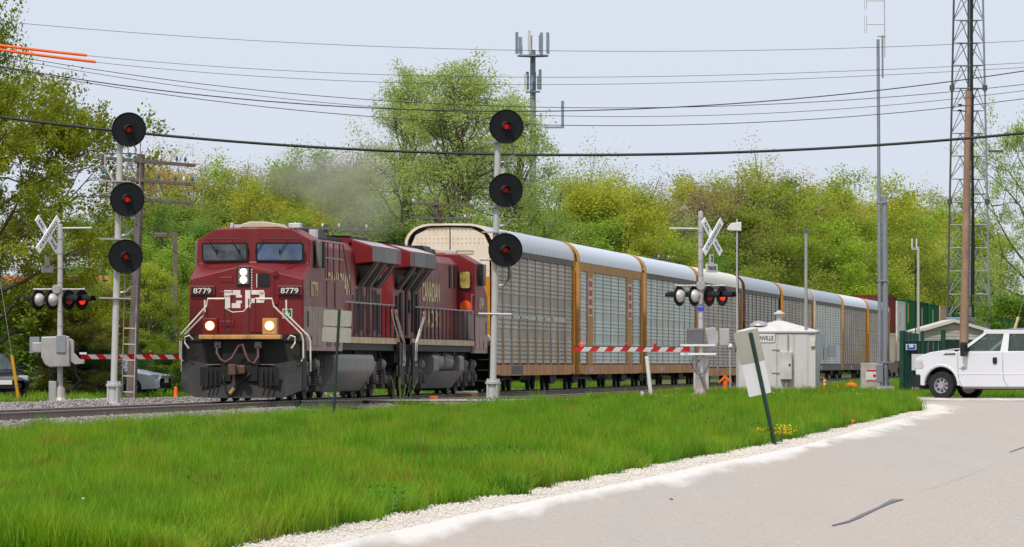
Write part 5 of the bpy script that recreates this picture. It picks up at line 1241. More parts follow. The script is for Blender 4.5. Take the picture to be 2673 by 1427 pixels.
# yellow flowering plants at the shoulder
YFL = M_leaf('yellow_petals', lin(225, 190, 10), .3, False)
for k, (sx, sy, lab) in enumerate(((1868, 1152, 'yellow flowering weed on the bank left of the leaning post'), (1984, 1158, 'yellow flowering weed just left of the leaning post'), (2042, 1152, 'yellow flowering weed just right of the leaning post'), (2000, 1166, 'pale brown dry weed at the foot of the leaning post'))):
    Yq = 103 if k else 104; b = P(sx, sy, Yq); t = thing('flowering_weed', lab, 'plant', b)
    q = np.random.default_rng(k); s_ = G()
    for j in range(9):
        a = q.normal(0, .1, 2); s_.tube([(0, 0, -.05), (a[0]*.5, a[1]*.5, .1), (a[0], a[1], .18 + .1*q.random())], .006, 4)
    s_.obj('stems', STEM, t)
    vs_, qs, rn = [], [], []
    for j in range(110):
        c = np.array([q.normal(0, .09), q.normal(0, .09), .12 + .17*q.random()]); a = q.normal(size=3); a /= np.linalg.norm(a); bb = np.cross(a, q.normal(size=3)); bb /= np.linalg.norm(bb); o = len(vs_)
        vs_ += [c - a*.02, c + bb*.014, c + a*.02, c - bb*.014]; rn += [q.random()]*4; qs.append((o, o+1, o+2, o+3))
    o = bpy.data.objects.new('flowers', np_mesh('flowers', vs_, qs, YFL if k < 3 else DRY, rn)); COL.objects.link(o); o.parent = t
# dark tufts of grass on the road edge
for (sx, sy, Yq, sc0, lab) in ((1335, 1305, 70, 1.0, 'dark green grass tuft at the edge of the limestone shoulder'), (1500, 1075, 152, 1.2, 'tall bright grass tuft below the gate arm tip'), (2372, 1080, 143, 1.4, 'long grass tuft at the corner in front of the pickup wheel')):
    b = P(sx, sy, Yq); b.z = gz(b.x, b.y); t = thing('grass_tuft', lab, 'grass tuft', b)
    o = bpy.data.objects.new('blades', clump(90 + int(sx) % 7, 170, .36*sc0, .22*sc0, .008, GRASS, .8).data); COL.objects.link(o); o.parent = t
b = P(1048, 1062, 146); t = thing('tall_weed', 'tall spindly green weed growing by the track in front of the locomotives', 'plant', b); q = np.random.default_rng(3); s_ = G()
for j in range(7):
    a = q.normal(0, .12, 2); s_.tube([(a[0]*.2, a[1]*.2, -.1), (a[0]*.6, a[1]*.6, .3), (a[0], a[1], .55 + .25*q.random())], .007, 4)
s_.obj('stems', STEM, t)

# ---------------------------------------------------------------- telegraph poles
def telegraph(label, base, H, arms, arm_w, lean=0.0, r=.15, rz=0.0, nins=5, bottom=True):
    t = thing('telegraph_pole', label, 'telegraph pole', base, rz, 'old railway telegraph poles', ry=lean)
    G().lathe((0, 0, -.3), Z, [(0, r), (H + .3, r*.72), (H + .32, .02)], 12).obj('shaft', WOODG, t, smooth=True)
    for k, zz in enumerate(arms):
        ar = G().box(-arm_w/2, arm_w/2, -.17, -.06, zz - .055, zz + .055).obj('cross_arm', WOODG, t, bevel=.01); ar.rotation_euler = (0, .03, 0)
        for s in (-1, 1): G().obox((s*.28, -.12, zz - .26), Vector((s*.75, 0, 1)).normalized(), Y_, Vector((1, 0, -s*.75)).normalized(), .34, .01, .02).obj('brace', WOODG, t)
        if k < 2 or nins > 5:
            for j in range(nins):
                for s in (-1, 1):
                    if random.random() < .3: continue
                    xx = s*(.35 + (arm_w/2 - .42)*j/(nins - 1)); i_ = G().lathe((xx, -.115, zz + .05), Z, [(0, .012), (.05, .012), (.06, .045), (.13, .05), (.15, .03), (.19, .028), (.2, .005)], 9).obj('insulator', INSUL if (j + k) % 4 else WHITE, ar, smooth=True)
    return t
Yt = 190.0; st_ = FPX/Yt
telegraph('grey wooden telegraph pole with three cross arms behind the ladder signal', P(342, 1048, Yt), (1048 - 402)/st_, [(1048 - 420)/st_, (1048 - 470)/st_, (1048 - 520)/st_], 3.0, .042, .17, .25)
def tele_at(sx, ytop, Y, label, arms, w_=3.0, nins=5): 
    s_ = FPX/Y; b = P(sx, 0, Y); b.z = gz(b.x, b.y); telegraph(label, b, CAM_H + (HY - ytop)/s_ - b.z, [CAM_H + (HY - a)/s_ - b.z for a in arms], w_, 0, .15, .15, nins)
tele_at(850, 585, 258, 'telegraph pole cross arm showing just above the lead locomotive roof', [597], 3.2)
tele_at(1139, 520, 297, 'telegraph pole with two cross arms above the cream autorack end', [533, 570], 3.0)
tele_at(1722, 660, 424, 'telegraph pole top peeking over the third autorack roof', [675], 3.0, 4)
tele_at(2058, 672, 560, 'distant telegraph pole with two cross arms above the far autoracks', [679, 698], 3.0, 4)
t = thing('service_wire', 'black service wire sloping from the telegraph pole to the locomotive side', 'wire'); a = P(352, 583, 189); e = P(520, 690, 189); 
G().tube([a + (e - a)*k/8 + Vector((0, 0, -.10*math.sin(math.pi*k/8))) for k in range(9)] + [e + Vector((8, 6, -3))], .012, 5).obj('wire', CABLE, t)

# ---------------------------------------------------------------- street lamp, yellow guy marker (left)
b = P(457, 1030, 235); s_ = FPX/235; H = (1030 - 606)/s_; t = thing('parking_lamp', 'brown square parking lot lamp left of the lead locomotive', 'street lamp', b); G().box(-.09, .09, -.09, .09, -.3, H).obj('post', M('lamp_brown', lin(104, 88, 84), .6), t)
G().box(-.75, -.06, -.03, .03, H - .16, H - .08).obj('arm', M('lamp_brown', (0, 0, 0)), t); G().box(-.80, -.28, -.16, .16, H - .2, H - .02).obj('lamp_head', M('lamp_brown', (0, 0, 0)), t, bevel=.03)
b = P(50, 1050, 180); t = thing('guy_marker', 'leaning yellow guy wire marker beside the dark car', 'marker', b, ry=-.155); G().cyl((0, 0, -.1), (0, 0, 1.42), .05, n=8).obj('sleeve', M('marker_yellow', lin(196, 146, 30), .6), t); G().cyl((0, 0, 1.4), (0, 0, 8), .008, n=4).obj('guy_wire', GALV, t)
# ================================================================== FENCE, SHED, TOWER
FG = M('fence_green', lin(20, 66, 50), .55, 0, .15, 3); FGD = M('fence_slat_green', lin(18, 54, 44), .6, 0, .2, 2)
def fence(label, a, b, zt, posts, notice=False):
    a, b = Vector(a), Vector(b); L_ = (b - a).length; ang = math.atan2(b.y - a.y, b.x - a.x)
    t = thing('fence', label, 'fence', a, ang, 'green slatted chain-link fences')
    for k in range(posts + 1):
        xx = L_*k/posts; G().cyl((xx, 0, -.2), (xx, 0, zt + .32), .075 if k in (0, posts) else .05, n=10).obj('post', FG, t)
    G().cyl((0, 0, zt), (L_, 0, zt), .022, n=6).obj('top_rail', FG, t)
    n = int(L_/.085); slat = G().box(-.036, .036, -.012, .012, .03, zt - .02).obj('slat', FGD, t); slat.location = (.06, .0, 0)
    rep(slat, [(.085*k, .016*(k % 2), random.uniform(-.01, .02)) for k in range(1, min(n, 290))])
    for zz in (.12, .22, .32): G().tube([(0, 0, zt + zz), (L_/2, 0, zt + zz - .01), (L_, 0, zt + zz)], .006, 4).obj('barbed_wire', FG, t)
    if notice:
        nb = G().box(.10, .44, -.10, -.085, zt - .27, zt - .09).obj('notice', WHITE, t); G().box(.13, .41, -.106, -.101, zt - .25, zt - .19).obj('print', M('blue_notice', lin(40, 74, 176), .5), nb); G().box(.13, .20, -.106, -.101, zt - .18, zt - .11).box(.34, .41, -.106, -.101, zt - .18, zt - .11).obj('print', M('blue_notice', (0, 0, 0)), nb)
        G().box(.29, .90, -.10, -.085, .93, 1.43).obj('blank_board', WHITE, t)
    return t
YF = 186.0; sf = FPX/YF
fz = 1.0 + (HY - 1045)/sf
fa_ = P(2354, 1045, YF); fb_ = P(2462, 1040, YF + .4)
fence('green slatted fence panel with notices behind the pickup hood', fa_, fb_, (1045 - 890)/sf, 2, True)
fence('green slatted fence running on behind the wooden pole', fb_, P(2640, 1040, YF + 3), (1045 - 892)/sf, 3)
fence('green slatted fence side running back from the corner post', fa_ + Vector((.05, .1, 0)), P(2393, 1030, YF + 18), (1045 - 890)/sf, 4)
SHED = M('shed_grey_siding', lin(166, 158, 150), .75, 0, .08, 1.5, dirt=lin(138, 128, 118), damt=.35); SHROOF = M('shed_roof_edge', lin(190, 184, 174), .7, 0, .08, 2)
Yb = 228.0; sb = FPX/Yb; b = P(2491, 1010, Yb); t = thing('equipment_shed', 'grey shed with shallow gable behind the green fence', 'shed', b); hw = 97/sb; he_ = (1010 - 868)/sb; hp = (1010 - 842)/sb
G().prism([(-hw, -.3), (hw, -.3), (hw, he_), (0, hp), (-hw, he_)], 'y', 0, 6).obj('wall', SHED, t)
for s in (-1, 1): G().prism([(s*(hw + .18), he_ - .06), (0, hp + .02), (0, hp + .14), (s*(hw + .18), he_ + .06)], 'y', -.18, 6.2).obj('roof_slope', SHROOF, t)
for k in range(int(he_/.2) - 0): G().box(-hw + .06, hw - .06, -.012 + 0, -.001, .2*k, .2*k + .17).obj('siding_board', SHED, t)
G().box(.1, .9, -.03, -.013, 0, 1.9).obj('door', M('shed_door', lin(176, 172, 168), .6), t)
# lattice tower
Yt2 = 262.0; s2 = FPX/Yt2; b = P(2527, 1000, Yt2); tw = thing('lattice_tower', 'tall galvanised three-legged lattice radio tower behind the shed', 'tower', b)
TWG = M('tower_galvanised', lin(136, 142, 150), .5, .3, .12, 2); TWD = M('tower_dark_leg', lin(90, 84, 84), .6, .3, .12, 2)
base_h = (1000 - 828)/s2
def leg_at(z, k):
    hw_ = (55 - (828 - (1000 - z*s2))*0.0205)/s2; 
    return [(-hw_, -.3*hw_, z), (hw_, -.3*hw_, z), (-.0*hw_ + .18*hw_, 1.2*hw_, z)][k]
Ht = 24.0
for k in range(3):
    G().tube([leg_at(base_h + (Ht - base_h)*i/10, k) for i in range(11)], .05, 6).obj('leg', TWD if k == 0 else TWG, tw)
zz = base_h; lev = []
while zz < Ht: lev.append(zz); zz += .98 if zz > 9.6 else (.88 if zz < base_h else 1.0)
for i, z0 in enumerate(lev[:-1]):
    z1 = lev[i + 1]; g_ = G()
    for k in range(3):
        a0, b0 = Vector(leg_at(z0, k)), Vector(leg_at(z0, (k + 1) % 3)); a1, b1 = Vector(leg_at(z1, k)), Vector(leg_at(z1, (k + 1) % 3)); m1 = (a1 + b1)/2
        g_.cyl(a1, b1, .025, n=5); g_.cyl(a0, m1, .022, n=5); g_.cyl(b0, m1, .022, n=5)
    g_.obj('bracing_bay', TWG, tw)
for zz in (lev[5], lev[10], lev[15]):
    for k in range(3): q = leg_at(zz, k); G().cyl((q[0], q[1], q[2] - .12), (q[0], q[1], q[2] + .12), .11, n=8).obj('leg_flange', TWD, tw)
G().tube([(.18, -.4, .6), (.2, -.3, 6), (.14, -.25, 12), (.12, -.2, Ht)], .07, 6).obj('feed_cable', CABLE, tw)
G().tube([(-.02, -.2, 5), (-.0, -.2, Ht)], .04, 6).obj('feed_cable', TWD, tw)
zz = (1000 - 398)/s2; G().box(.86, 1.5, -.3, -.2, zz, zz + .1).obj('lamp_arm', TWD, tw); G().ball((1.46, -.25, zz + .16), .05).obj('obstruction_lamp', WHITE, tw)
for k, (x0, x1) in enumerate(((-.95, -.05), (.05, .95))): G().box(x0, x1, -.7, .6, -.3, base_h).obj('equipment_cabinet', M('cabinet_blue_grey', lin(132, 142, 156), .5, .1, .06, 2), tw, bevel=.03)
# wooden utility pole
Yw = 183.0; sw_ = FPX/Yw; b = P(2514, 1040, Yw); up = thing('utility_pole', 'brown wooden utility pole standing behind the pickup windscreen', 'utility pole', b, ry=.0175)
Hw = (1040 - 237)/sw_; G().lathe((0, 0, -.3), Z, [(0, .145), (Hw*.35, .13), (Hw + .3, .095), (Hw + .31, .01)], 16).obj('shaft', WOODT, up, smooth=True)
G().tube([(.14, -.05, Hw - .1), (.17, -.05, Hw*.7), (.19, -.05, Hw*.3)], .022, 5).obj('riser_cable', CABLE, up)
G().tube([(.07, -.05, Hw), (.07, -.05, Hw + 2.9)], .03, 5).obj('riser_mast', CABLE, up)
for zz in (Hw - .45, Hw - .62): G().tube([(-.06, -.08, zz), (-.16, -.1, zz + .01), (-.26, -.1, zz + .05)], .012, 5).obj('bracket', CABLE, up); G().cyl((-.32, -.1, zz + .02), (-.2, -.1, zz + .02), .03, n=6).obj('clamp', CABLE, up)
b = P(2640, 870, 205); gm = thing('guy_marker', 'cream guy wire sleeve leaning above the pickup roof', 'marker', P(2600, 1030, 205), ry=.28); G().cyl((0, 0, 0), (0, 0, 2.75), .05, n=8).obj('sleeve', M('sleeve_cream', lin(206, 188, 140), .6), gm); G().cyl((0, 0, 2.7), (0, 0, 9), .008, n=4).obj('guy_wire', GALV, gm)

# ---------------------------------------------------------------- pickup truck
PAINT = M('truck_white', lin(206, 206, 210), .25, 0, .02, 1, spec=.5); TYRE = M('tyre', lin(30, 30, 31), .8, 0, .15, 10); RIM = M('rim_silver', lin(176, 176, 180), .3, .6, .08, 5)
BLKP = M('black_plastic', lin(26, 26, 28), .5); AMB = M('amber_lens', lin(240, 120, 30), .25); LAMPC = M('lamp_clear', lin(168, 174, 180), .15); CHROME = M('chrome', lin(200, 200, 204), .2, .8)
TGL = M_glass('truck_glass', (.10, .13, .12), .55); SEAT = M('seat_dark', lin(42, 42, 46), .8)
def truck():
    a = R_(30); q = P(2420, 1046, 172.2)
    t = thing('pickup_truck', 'white crew cab pickup waiting at the crossing on the right', 'pickup truck', (q.x, q.y, .0), -a)
    hw = 1.0
    # body side outline: u rearwards (x), z up; arches cut as polygons
    def arch(cx_, r, z0=.36, n=10): return [(cx_ + r*math.cos(R_(180 - 180*i/n)), z0 + .0 + (r*1.02)*math.sin(R_(180*i/n))) for i in range(n + 1)]
    low = [(.16, .58)] + [(.27, .40)] + arch(.93, .58, .40) + [(1.56, .36), (4.45, .36)] + arch(4.95, .58, .40)[0:] + [(5.62, .48), (6.22, .55)]
    top = [(6.22, 1.36), (4.36, 1.36), (4.34, 1.36), (1.42, 1.34), (1.30, 1.385), (1.0, 1.385), (.6, 1.34), (.3, 1.245), (.14, 1.17), (.10, 1.0)]
    for s in (-1, 1):
        G().prism(low + top, 'y', s*hw - .03*s - .04, s*hw - .03*s + .04).obj('body_side', PAINT, t, bevel=.025)
    # hood as curved rows, grille, floor, bed
    rows_ = []
    for u_, z_, wd in ((.10, 1.04, .80), (.14, 1.165, .86), (.3, 1.25, .92), (.6, 1.345, .95), (1.0, 1.40, .96), (1.42, 1.42, .96)):
        rows_.append([(u_ + .06*abs(k), k*wd, z_ + .045*(1 - k*k)) for k in (-1, -.7, -.35, 0, .35, .7, 1)])
    G().rows(rows_).obj('hood', PAINT, t, smooth=True)
    G().box(.08, .18, -.97, .97, .70, 1.12).obj('grille', BLKP, t, bevel=.02)
    G().box(.10, .30, -1.03, 1.03, .34, .72).obj('bumper', BLKP, t, bevel=.05); G().box(.09, .24, -1.0, 1.0, .28, .38).obj('bumper_lip', GREYP, t, bevel=.03)
    for s in (-1, 1):
        G().box(.09, .36, s*.97 - .05, s*.97 + .055, .86, 1.12).obj('headlamp', LAMPC, t, bevel=.02); G().box(.13, .39, s*.97 - .045, s*.97 + .062, .88, 1.0).obj('indicator', AMB, t, bevel=.015)
        # flared wheel arch lip
        for cxw in (.93, 4.95):
            pts_ = arch(cxw, .60, .40, 14); inn = arch(cxw, .52, .40, 14)
            g_ = G(); o1 = [(u_, s*1.0, z_) for u_, z_ in pts_]; o2 = [(u_, s*1.05, z_ - .005) for u_, z_ in arch(cxw, .57, .40, 14)]; o3 = [(u_, s*1.03, z_) for u_, z_ in inn]; o4 = [(u_, s*.90, z_) for u_, z_ in inn]
            g_.rows([o1, o2, o3, o4]).obj('arch_lip', PAINT, t, smooth=True)
            G().box(cxw - .5, cxw + .5, s*.55 - .02, s*.55 + .02, .3, 1.0).prism([(u_, z_ - .03) for u_, z_ in arch(cxw, .57, .42, 12)], 'y', s*.56, s*.60).obj('wheel_well', BLKP, t)
            w_ = thing_part('wheel', t)
            G().lathe((cxw, s*.78, .395), Y_*s, [(0, .25), (0, .37), (.03, .393), (.20, .393), (.235, .375), (.235, .24), (.20, .235)], 30, False).obj('tyre', TYRE, w_, smooth=True)
            G().lathe((cxw, s*.99, .395), Y_*s, [(-.2, .235), (-.02, .235), (.018, .222), (-.01, .20), (-.05, .19), (-.045, .12), (.0, .10), (.035, .085), (.04, .0)], 24).obj('rim', RIM, w_, smooth=True)
            for k in range(8):
                an = k*math.pi/4; G().lathe((cxw + .155*math.cos(an), s*.945, .395 + .155*math.sin(an)), Y_*s, [(0, .032), (.008, .032)], 8).obj('rim_slot', BLKP, w_)
        # fender vent, door seams, handles, emblem
        G().prism([(1.0, 1.262), (1.08, 1.30), (1.38, 1.31), (1.38, 1.258)], 'y', s*1.012, s*1.02).obj('fender_vent', BLKP, t); txt('badge_lettering', 'F250', .035, CHROME, t, (1.25, s*1.024, 1.283), X if s < 0 else -X, Z, width=.2)
        for u_ in (1.46, 2.86, 4.05): G().tube([(u_, s*1.008, 1.32), (u_, s*1.012, .80), (u_ + .03, s*1.012, .55), (u_ + .14, s*1.01, .37)], .006, 4).obj('door_seam', BLKP, t)
        for u_ in (2.62, 3.82): G().rplate((u_, s*1.012, 1.10), X if s < 0 else -X, Z, .125, .18, .03, .03).obj('door_handle', BLKP, t)
        G().lathe((1.62, s*1.012, .88), Y_*s, [(0, .06), (.006, .06)], 14, True).box(1.5, 1.74, min(s*1.013, s*1.02), max(s*1.013, s*1.02), .875, .89).obj('emblem', CHROME, t)
        G().box(1.4, 4.4, s*1.0 - .02, s*1.0 + .025, .70, .745).obj('body_crease', PAINT, t, bevel=.015)
        G().box(1.6, 4.3, s*.95 - .06, s*.95 + .06, .30, .37).obj('rocker_panel', GREYP, t, bevel=.02)
        mr = G().rplate((1.66, s*1.16, 1.42), (0, -s, 0), Z, .26, .40, .05, .12).obj('mirror', BLKP, t, bevel=.01); G().box(1.62, 1.66, s*1.14 - .06, s*1.14 + .06, 1.30, 1.40).obj('mirror_lamp', AMB, mr); G().box(1.68, 1.8, min(s*.95, s*1.12), max(s*.95, s*1.12), 1.34, 1.46).obj('mirror_arm', BLKP, mr)
    # cabin: pillars, roof, glass
    wz, wr = .96, .80
    roof_p = [(2.28, 1.915), (2.45, 1.965), (2.9, 1.995), (3.4, 2.0), (4.0, 1.98), (4.22, 1.93)]
    G().rows([[(u_, k*wr, z_ + .02*(1 - k*k)) for k in (-1, -.95, -.5, 0, .5, .95, 1)] for u_, z_ in roof_p] ).rows([[(u_, k*wr, z_ - .06) for k in (-1, 1)] for u_, z_ in roof_p]).obj('roof', PAINT, t, smooth=True)
    for s in (-1, 1):
        def ps(u_, z_): f = (z_ - 1.34)/(1.96 - 1.34); return Vector((u_, s*(wz*(1 - f) + wr*f), z_))
        def pillar(p0, p1, w0, w1, nm='pillar'):
            a0, a1 = ps(*p0), ps(*p1); g_ = G(); n_ = Vector((0, s, .25)).normalized()*.02
            vs_ = [a0, a0 + X*w0, a1 + X*w1, a1]; g_.add([v - n_ for v in vs_] + [v + n_ for v in vs_], [(0, 1, 2, 3), (7, 6, 5, 4), (0, 4, 5, 1), (1, 5, 6, 2), (2, 6, 7, 3), (3, 7, 4, 0)]); g_.obj(nm, PAINT, t)
        pillar((1.42, 1.34), (2.28, 1.94), .16, .12); pillar((2.76, 1.34), (2.82, 1.95), .24, .16); pillar((4.06, 1.34), (4.08, 1.95), .30, .14)
        g_ = G(); a0, a1 = ps(2.2, 1.88), ps(4.2, 1.88); g_.obox((a0 + a1)/2 + Vector((0, 0, .03)), X, Z, Y_, 1.02, .06, .025).obj('roof_rail', PAINT, t, bevel=.01)
        for nm, pl in (('front_door_glass', [(1.60, 1.35), (2.32, 1.88), (2.80, 1.88), (2.76, 1.35)]), ('rear_door_glass', [(3.0, 1.35), (2.99, 1.88), (4.08, 1.88), (4.06, 1.35)])):
            vs_ = [ps(*q_) - Vector((0, s*.012, 0)) for q_ in pl]; G().add(vs_, [(0, 1, 2, 3)]).obj(nm, TGL, t)
            cpt = sum(vs_, Vector())/4; g2 = G(); 
            for i in range(4): g2.tube([vs_[i], vs_[(i + 1) % 4]], .018, 5)
            g2.obj('glass_trim', BLKP, t)
        G().tube([(1.42, s*.97, 1.352), (4.36, s*.97, 1.352)], .014, 5).obj('belt_trim', PAINT, t)
    G().add([(1.50, -.9, 1.36), (1.50, .9, 1.36), (2.30, .76, 1.92), (2.30, -.76, 1.92)], [(0, 1, 2, 3)]).obj('windscreen', TGL, t)
    G().add([(4.34, -.9, 1.36), (4.34, .9, 1.36), (4.20, .76, 1.92), (4.20, -.76, 1.92)], [(0, 1, 2, 3)]).obj('rear_window', TGL, t)
    for yy in (-.42, .42):
        for u_ in (2.75, 3.75): st = G().box(u_, u_ + .16, yy - .24, yy + .24, .8, 1.52).obj('seat', SEAT, t, bevel=.05); G().box(u_ + .03, u_ + .13, yy - .12, yy + .12, 1.52, 1.72).obj('headrest', SEAT, st, bevel=.04)
    G().lathe((2.10, -.42, 1.30), Vector((.8, 0, .5)), [(-.01, .18), (.01, .18)], 18, False).tube([(2.10 + .0, -.42 + .18*math.cos(k*.35), 1.30 + .17*math.sin(k*.35)) for k in range(19)], .014, 5).obj('steering_wheel', BLKP, t)
    G().box(1.55, 1.95, -.85, .85, 1.0, 1.33).obj('dashboard', SEAT, t, bevel=.05); G().box(2.25, 2.28, -.12, .12, 1.72, 1.79).obj('rear_view_mirror', BLKP, t)
    G().box(.25, 4.35, -.92, .92, .42, .7).obj('floor_pan', BLKP, t); G().box(4.45, 6.15, -.9, .9, .8, .9).obj('bed_floor', BLKP, t); G().box(6.14, 6.22, -.95, .95, .6, 1.34).obj('tailgate', PAINT, t); G().box(4.40, 4.46, -.93, .93, .6, 1.34).obj('bed_front', PAINT, t)
    G().box(6.2, 6.36, -.95, .95, .48, .66).obj('rear_bumper', CHROME, t, bevel=.03); G().box(1.7, 4.3, -.4, .4, .28, .42).obj('underbody', BLKP, t)
    return t
truck()

# ---------------------------------------------------------------- parked cars on the far side
def sedan(label, loc, rz, paint, plate=True):
    t = thing('parked_car', label, 'car', loc, rz, 'cars parked beyond the left crossing signal'); hw = .88
    sec = [(0, .62, .30, .62), (.12, .78, .26, .72), (.9, .86, .22, .86), (1.45, .88, .2, .92), (2.3, .88, .2, .92), (3.4, .88, .2, .93), (4.2, .86, .24, .98), (4.55, .80, .30, .95), (4.62, .7, .36, .9)]
    G().rows([[(u_, -w_, zl), (u_, -w_*1.02, (zl + zh)/2), (u_, -w_*.97, zh - .05), (u_, -w_*.7, zh + .02), (u_, 0, zh + .05), (u_, w_*.7, zh + .02), (u_, w_*.97, zh - .05), (u_, w_*1.02, (zl + zh)/2), (u_, w_, zl)] for u_, w_, zl, zh in sec], True).obj('body', paint, t, smooth=True)
    cab_ = [(1.15, .93, .78), (1.95, 1.40, .60), (2.9, 1.45, .60), (3.9, 1.02, .76)]
    G().rows([[(u_, -w_*.9, z_), (u_, -w_*.5, z_ + .02), (u_, w_*.5, z_ + .02), (u_, w_*.9, z_)] for u_, z_, w_ in cab_[1:3]]).obj('roof', paint, t, smooth=True)
    G().add([(1.2, -.72, .93), (1.2, .72, .93), (1.95, .56, 1.40), (1.95, -.56, 1.40)], [(0, 1, 2, 3)]).obj('windscreen', GLASSC, t); G().add([(3.9, -.72, 1.0), (3.9, .72, 1.0), (2.9, .56, 1.44), (2.9, -.56, 1.44)], [(0, 1, 2, 3)]).obj('rear_window', GLASSC, t)
    for s in (-1, 1):
        G().add([(1.35, s*.82, .93), (2.02, s*.58, 1.39), (2.45, s*.58, 1.42), (2.45, s*.84, .94)], [(0, 1, 2, 3)]).obj('side_window', GLASSC, t); G().add([(2.52, s*.84, .94), (2.52, s*.58, 1.42), (2.88, s*.58, 1.42), (3.6, s*.80, 1.0)], [(0, 1, 2, 3)]).obj('side_window', GLASSC, t)
        G().tube([(1.2, s*.80, .92), (1.95, s*.57, 1.40), (2.9, s*.57, 1.44), (3.85, s*.78, 1.0)], .03, 6).obj('roof_pillar', paint, t); G().tube([(2.48, s*.85, .93), (2.48, s*.58, 1.42)], .03, 6).obj('roof_pillar', paint, t)
        G().box(1.3, 1.48, min(s*.86, s*1.05), max(s*.86, s*1.05), .92, 1.04).obj('mirror', paint, t, bevel=.03)
        G().box(.05, .30, s*.60 - .16, s*.60 + .16, .58, .74).obj('headlamp', LAMPC, t, bevel=.04)
        for u_ in (.88, 3.65):
            w_ = thing_part('wheel', t); G().lathe((u_, s*.70, .31), Y_*s, [(0, .2), (0, .30), (.18, .31), (.2, .2)], 20).obj('tyre', TYRE, w_); G().lathe((u_, s*.90, .31), Y_*s, [(-.01, .2), (.012, .18), (.015, .02)], 14).obj('rim', RIM, w_)
    g_ = G().box(-.02, .04, -.42, .42, .60, .70).obj('grille', CHROME, t, bevel=.01); G().box(-.03, .03, -.5, .5, .34, .5).obj('lower_grille', BLKP, t)
    if plate: G().box(-.05, -.03, -.2, .2, .46, .60).obj('number_plate', WHITE, t)
    return t
GLASSC = M_glass('car_glass', (.05, .07, .07)); CARS = M('car_silver', lin(206, 212, 222), .2, .2, .03, 1); CARB = M('car_black', lin(22, 24, 30), .15, 0, .05, 1)
b = P(432, 1048, 202); sedan('silver white sedan parked behind the telegraph pole', (b.x, b.y, -.08), math.pi - .25, CARS)
b = P(14, 1050, 186); sedan('dark car facing the crossing at the left edge', (b.x, b.y, -.09), R_(112), CARB)

# ---------------------------------------------------------------- overhead wires
Yc = 176.0
def wire(label, pts, r, mat=CABLE, sleeve=None, name='overhead_wire'):
    t = thing(name, label, 'cable', (0, 0, 0), 0, 'overhead wires crossing above the railway')
    xs = np.array([q[0] for q in pts], float); ys = np.array([q[1] for q in pts], float)
    deg = min(len(pts) - 1, 3 if len(pts) > 4 else 2); co_ = np.polyfit(xs - 1300, ys, deg)
    X_ = np.linspace(-450, 3120, 48); Ys = np.polyval(co_, X_ - 1300)
    # run straight on past the frame to the poles
    for m_, edge in ((X_ < 0, 0), (X_ > 2673, 2673)):
        sl = np.polyval(np.polyder(co_), edge - 1300); Ys[m_] = np.polyval(co_, edge - 1300) + sl*(X_[m_] - edge)
    G().tube([P(a, b_, Yc) for a, b_ in zip(X_, Ys)], r, 6).obj('wire', mat, t, smooth=True)
    if sleeve:
        q = [P(a, np.polyval(co_, a - 1300) - 1.0, Yc) for a in np.linspace(-60, sleeve, 12)]; G().tube(q, .042, 8).obj('orange_sleeve', ORANGE, t, smooth=True)
    return t
THIN = .0075
wire('uppermost thin wire above the treetop', [(153, 69), (700, 108), (860, 115), (1500, 133), (2200, 125.6), (2673, 106)], THIN)
wire('thin wire with upper orange sleeve at its left end', [(3, 116), (227, 151), (700, 181), (860, 187), (1500, 200.5), (2200, 187.6), (2673, 162.7)], THIN, sleeve=227)
wire('thin wire with lower orange sleeve at its left end', [(3, 126), (250, 170.6), (700, 198.6), (860, 206), (1500, 219.5), (2200, 203), (2673, 174.5)], THIN, sleeve=250)
wire('telephone wire just below the sleeved pair', [(0, 140), (356, 196), (700, 238), (860, 252), (1500, 281), (2200, 261), (2673, 220)], .011)
wire('thick twisted wire rising towards the tower', [(0, 173), (305, 220), (700, 264), (860, 276), (1282, 290), (1500, 289), (2200, 245), (2673, 185)], .017)
wire('slack wire crossing behind the top signal disc', [(0, 150), (356, 206), (700, 250), (860, 268), (1500, 311), (2200, 276), (2673, 239)], .009)
wire('lowest of the slack wires above the big cable', [(0, 178), (305, 226), (700, 275), (860, 293), (1240, 325), (1500, 333), (2200, 297), (2673, 260.5)], .012)
wire('heavy black cable hanging low across the whole view', [(0, 305.5), (277, 337.6), (366, 347), (700, 376), (860, 386), (1500, 404), (2200, 384), (2673, 347)], .045, name='overhead_cable')
for sx, lab in ((-440, 'utility pole beyond the left edge carrying the overhead wires'), (3110, 'utility pole beyond the right edge carrying the overhead wires')):
    q = P(sx, 0, Yc + .2); q.z = gz(q.x, q.y); t = thing('utility_pole', lab, 'utility pole', q); G().lathe((0, 0, -.3), Z, [(0, .17), (12.2, .11), (12.21, .01)], 14).obj('shaft', WOODT, t, smooth=True); G().box(-1.2, 1.2, .08, .2, 11.2, 11.32).obj('cross_arm', WOODG, t)

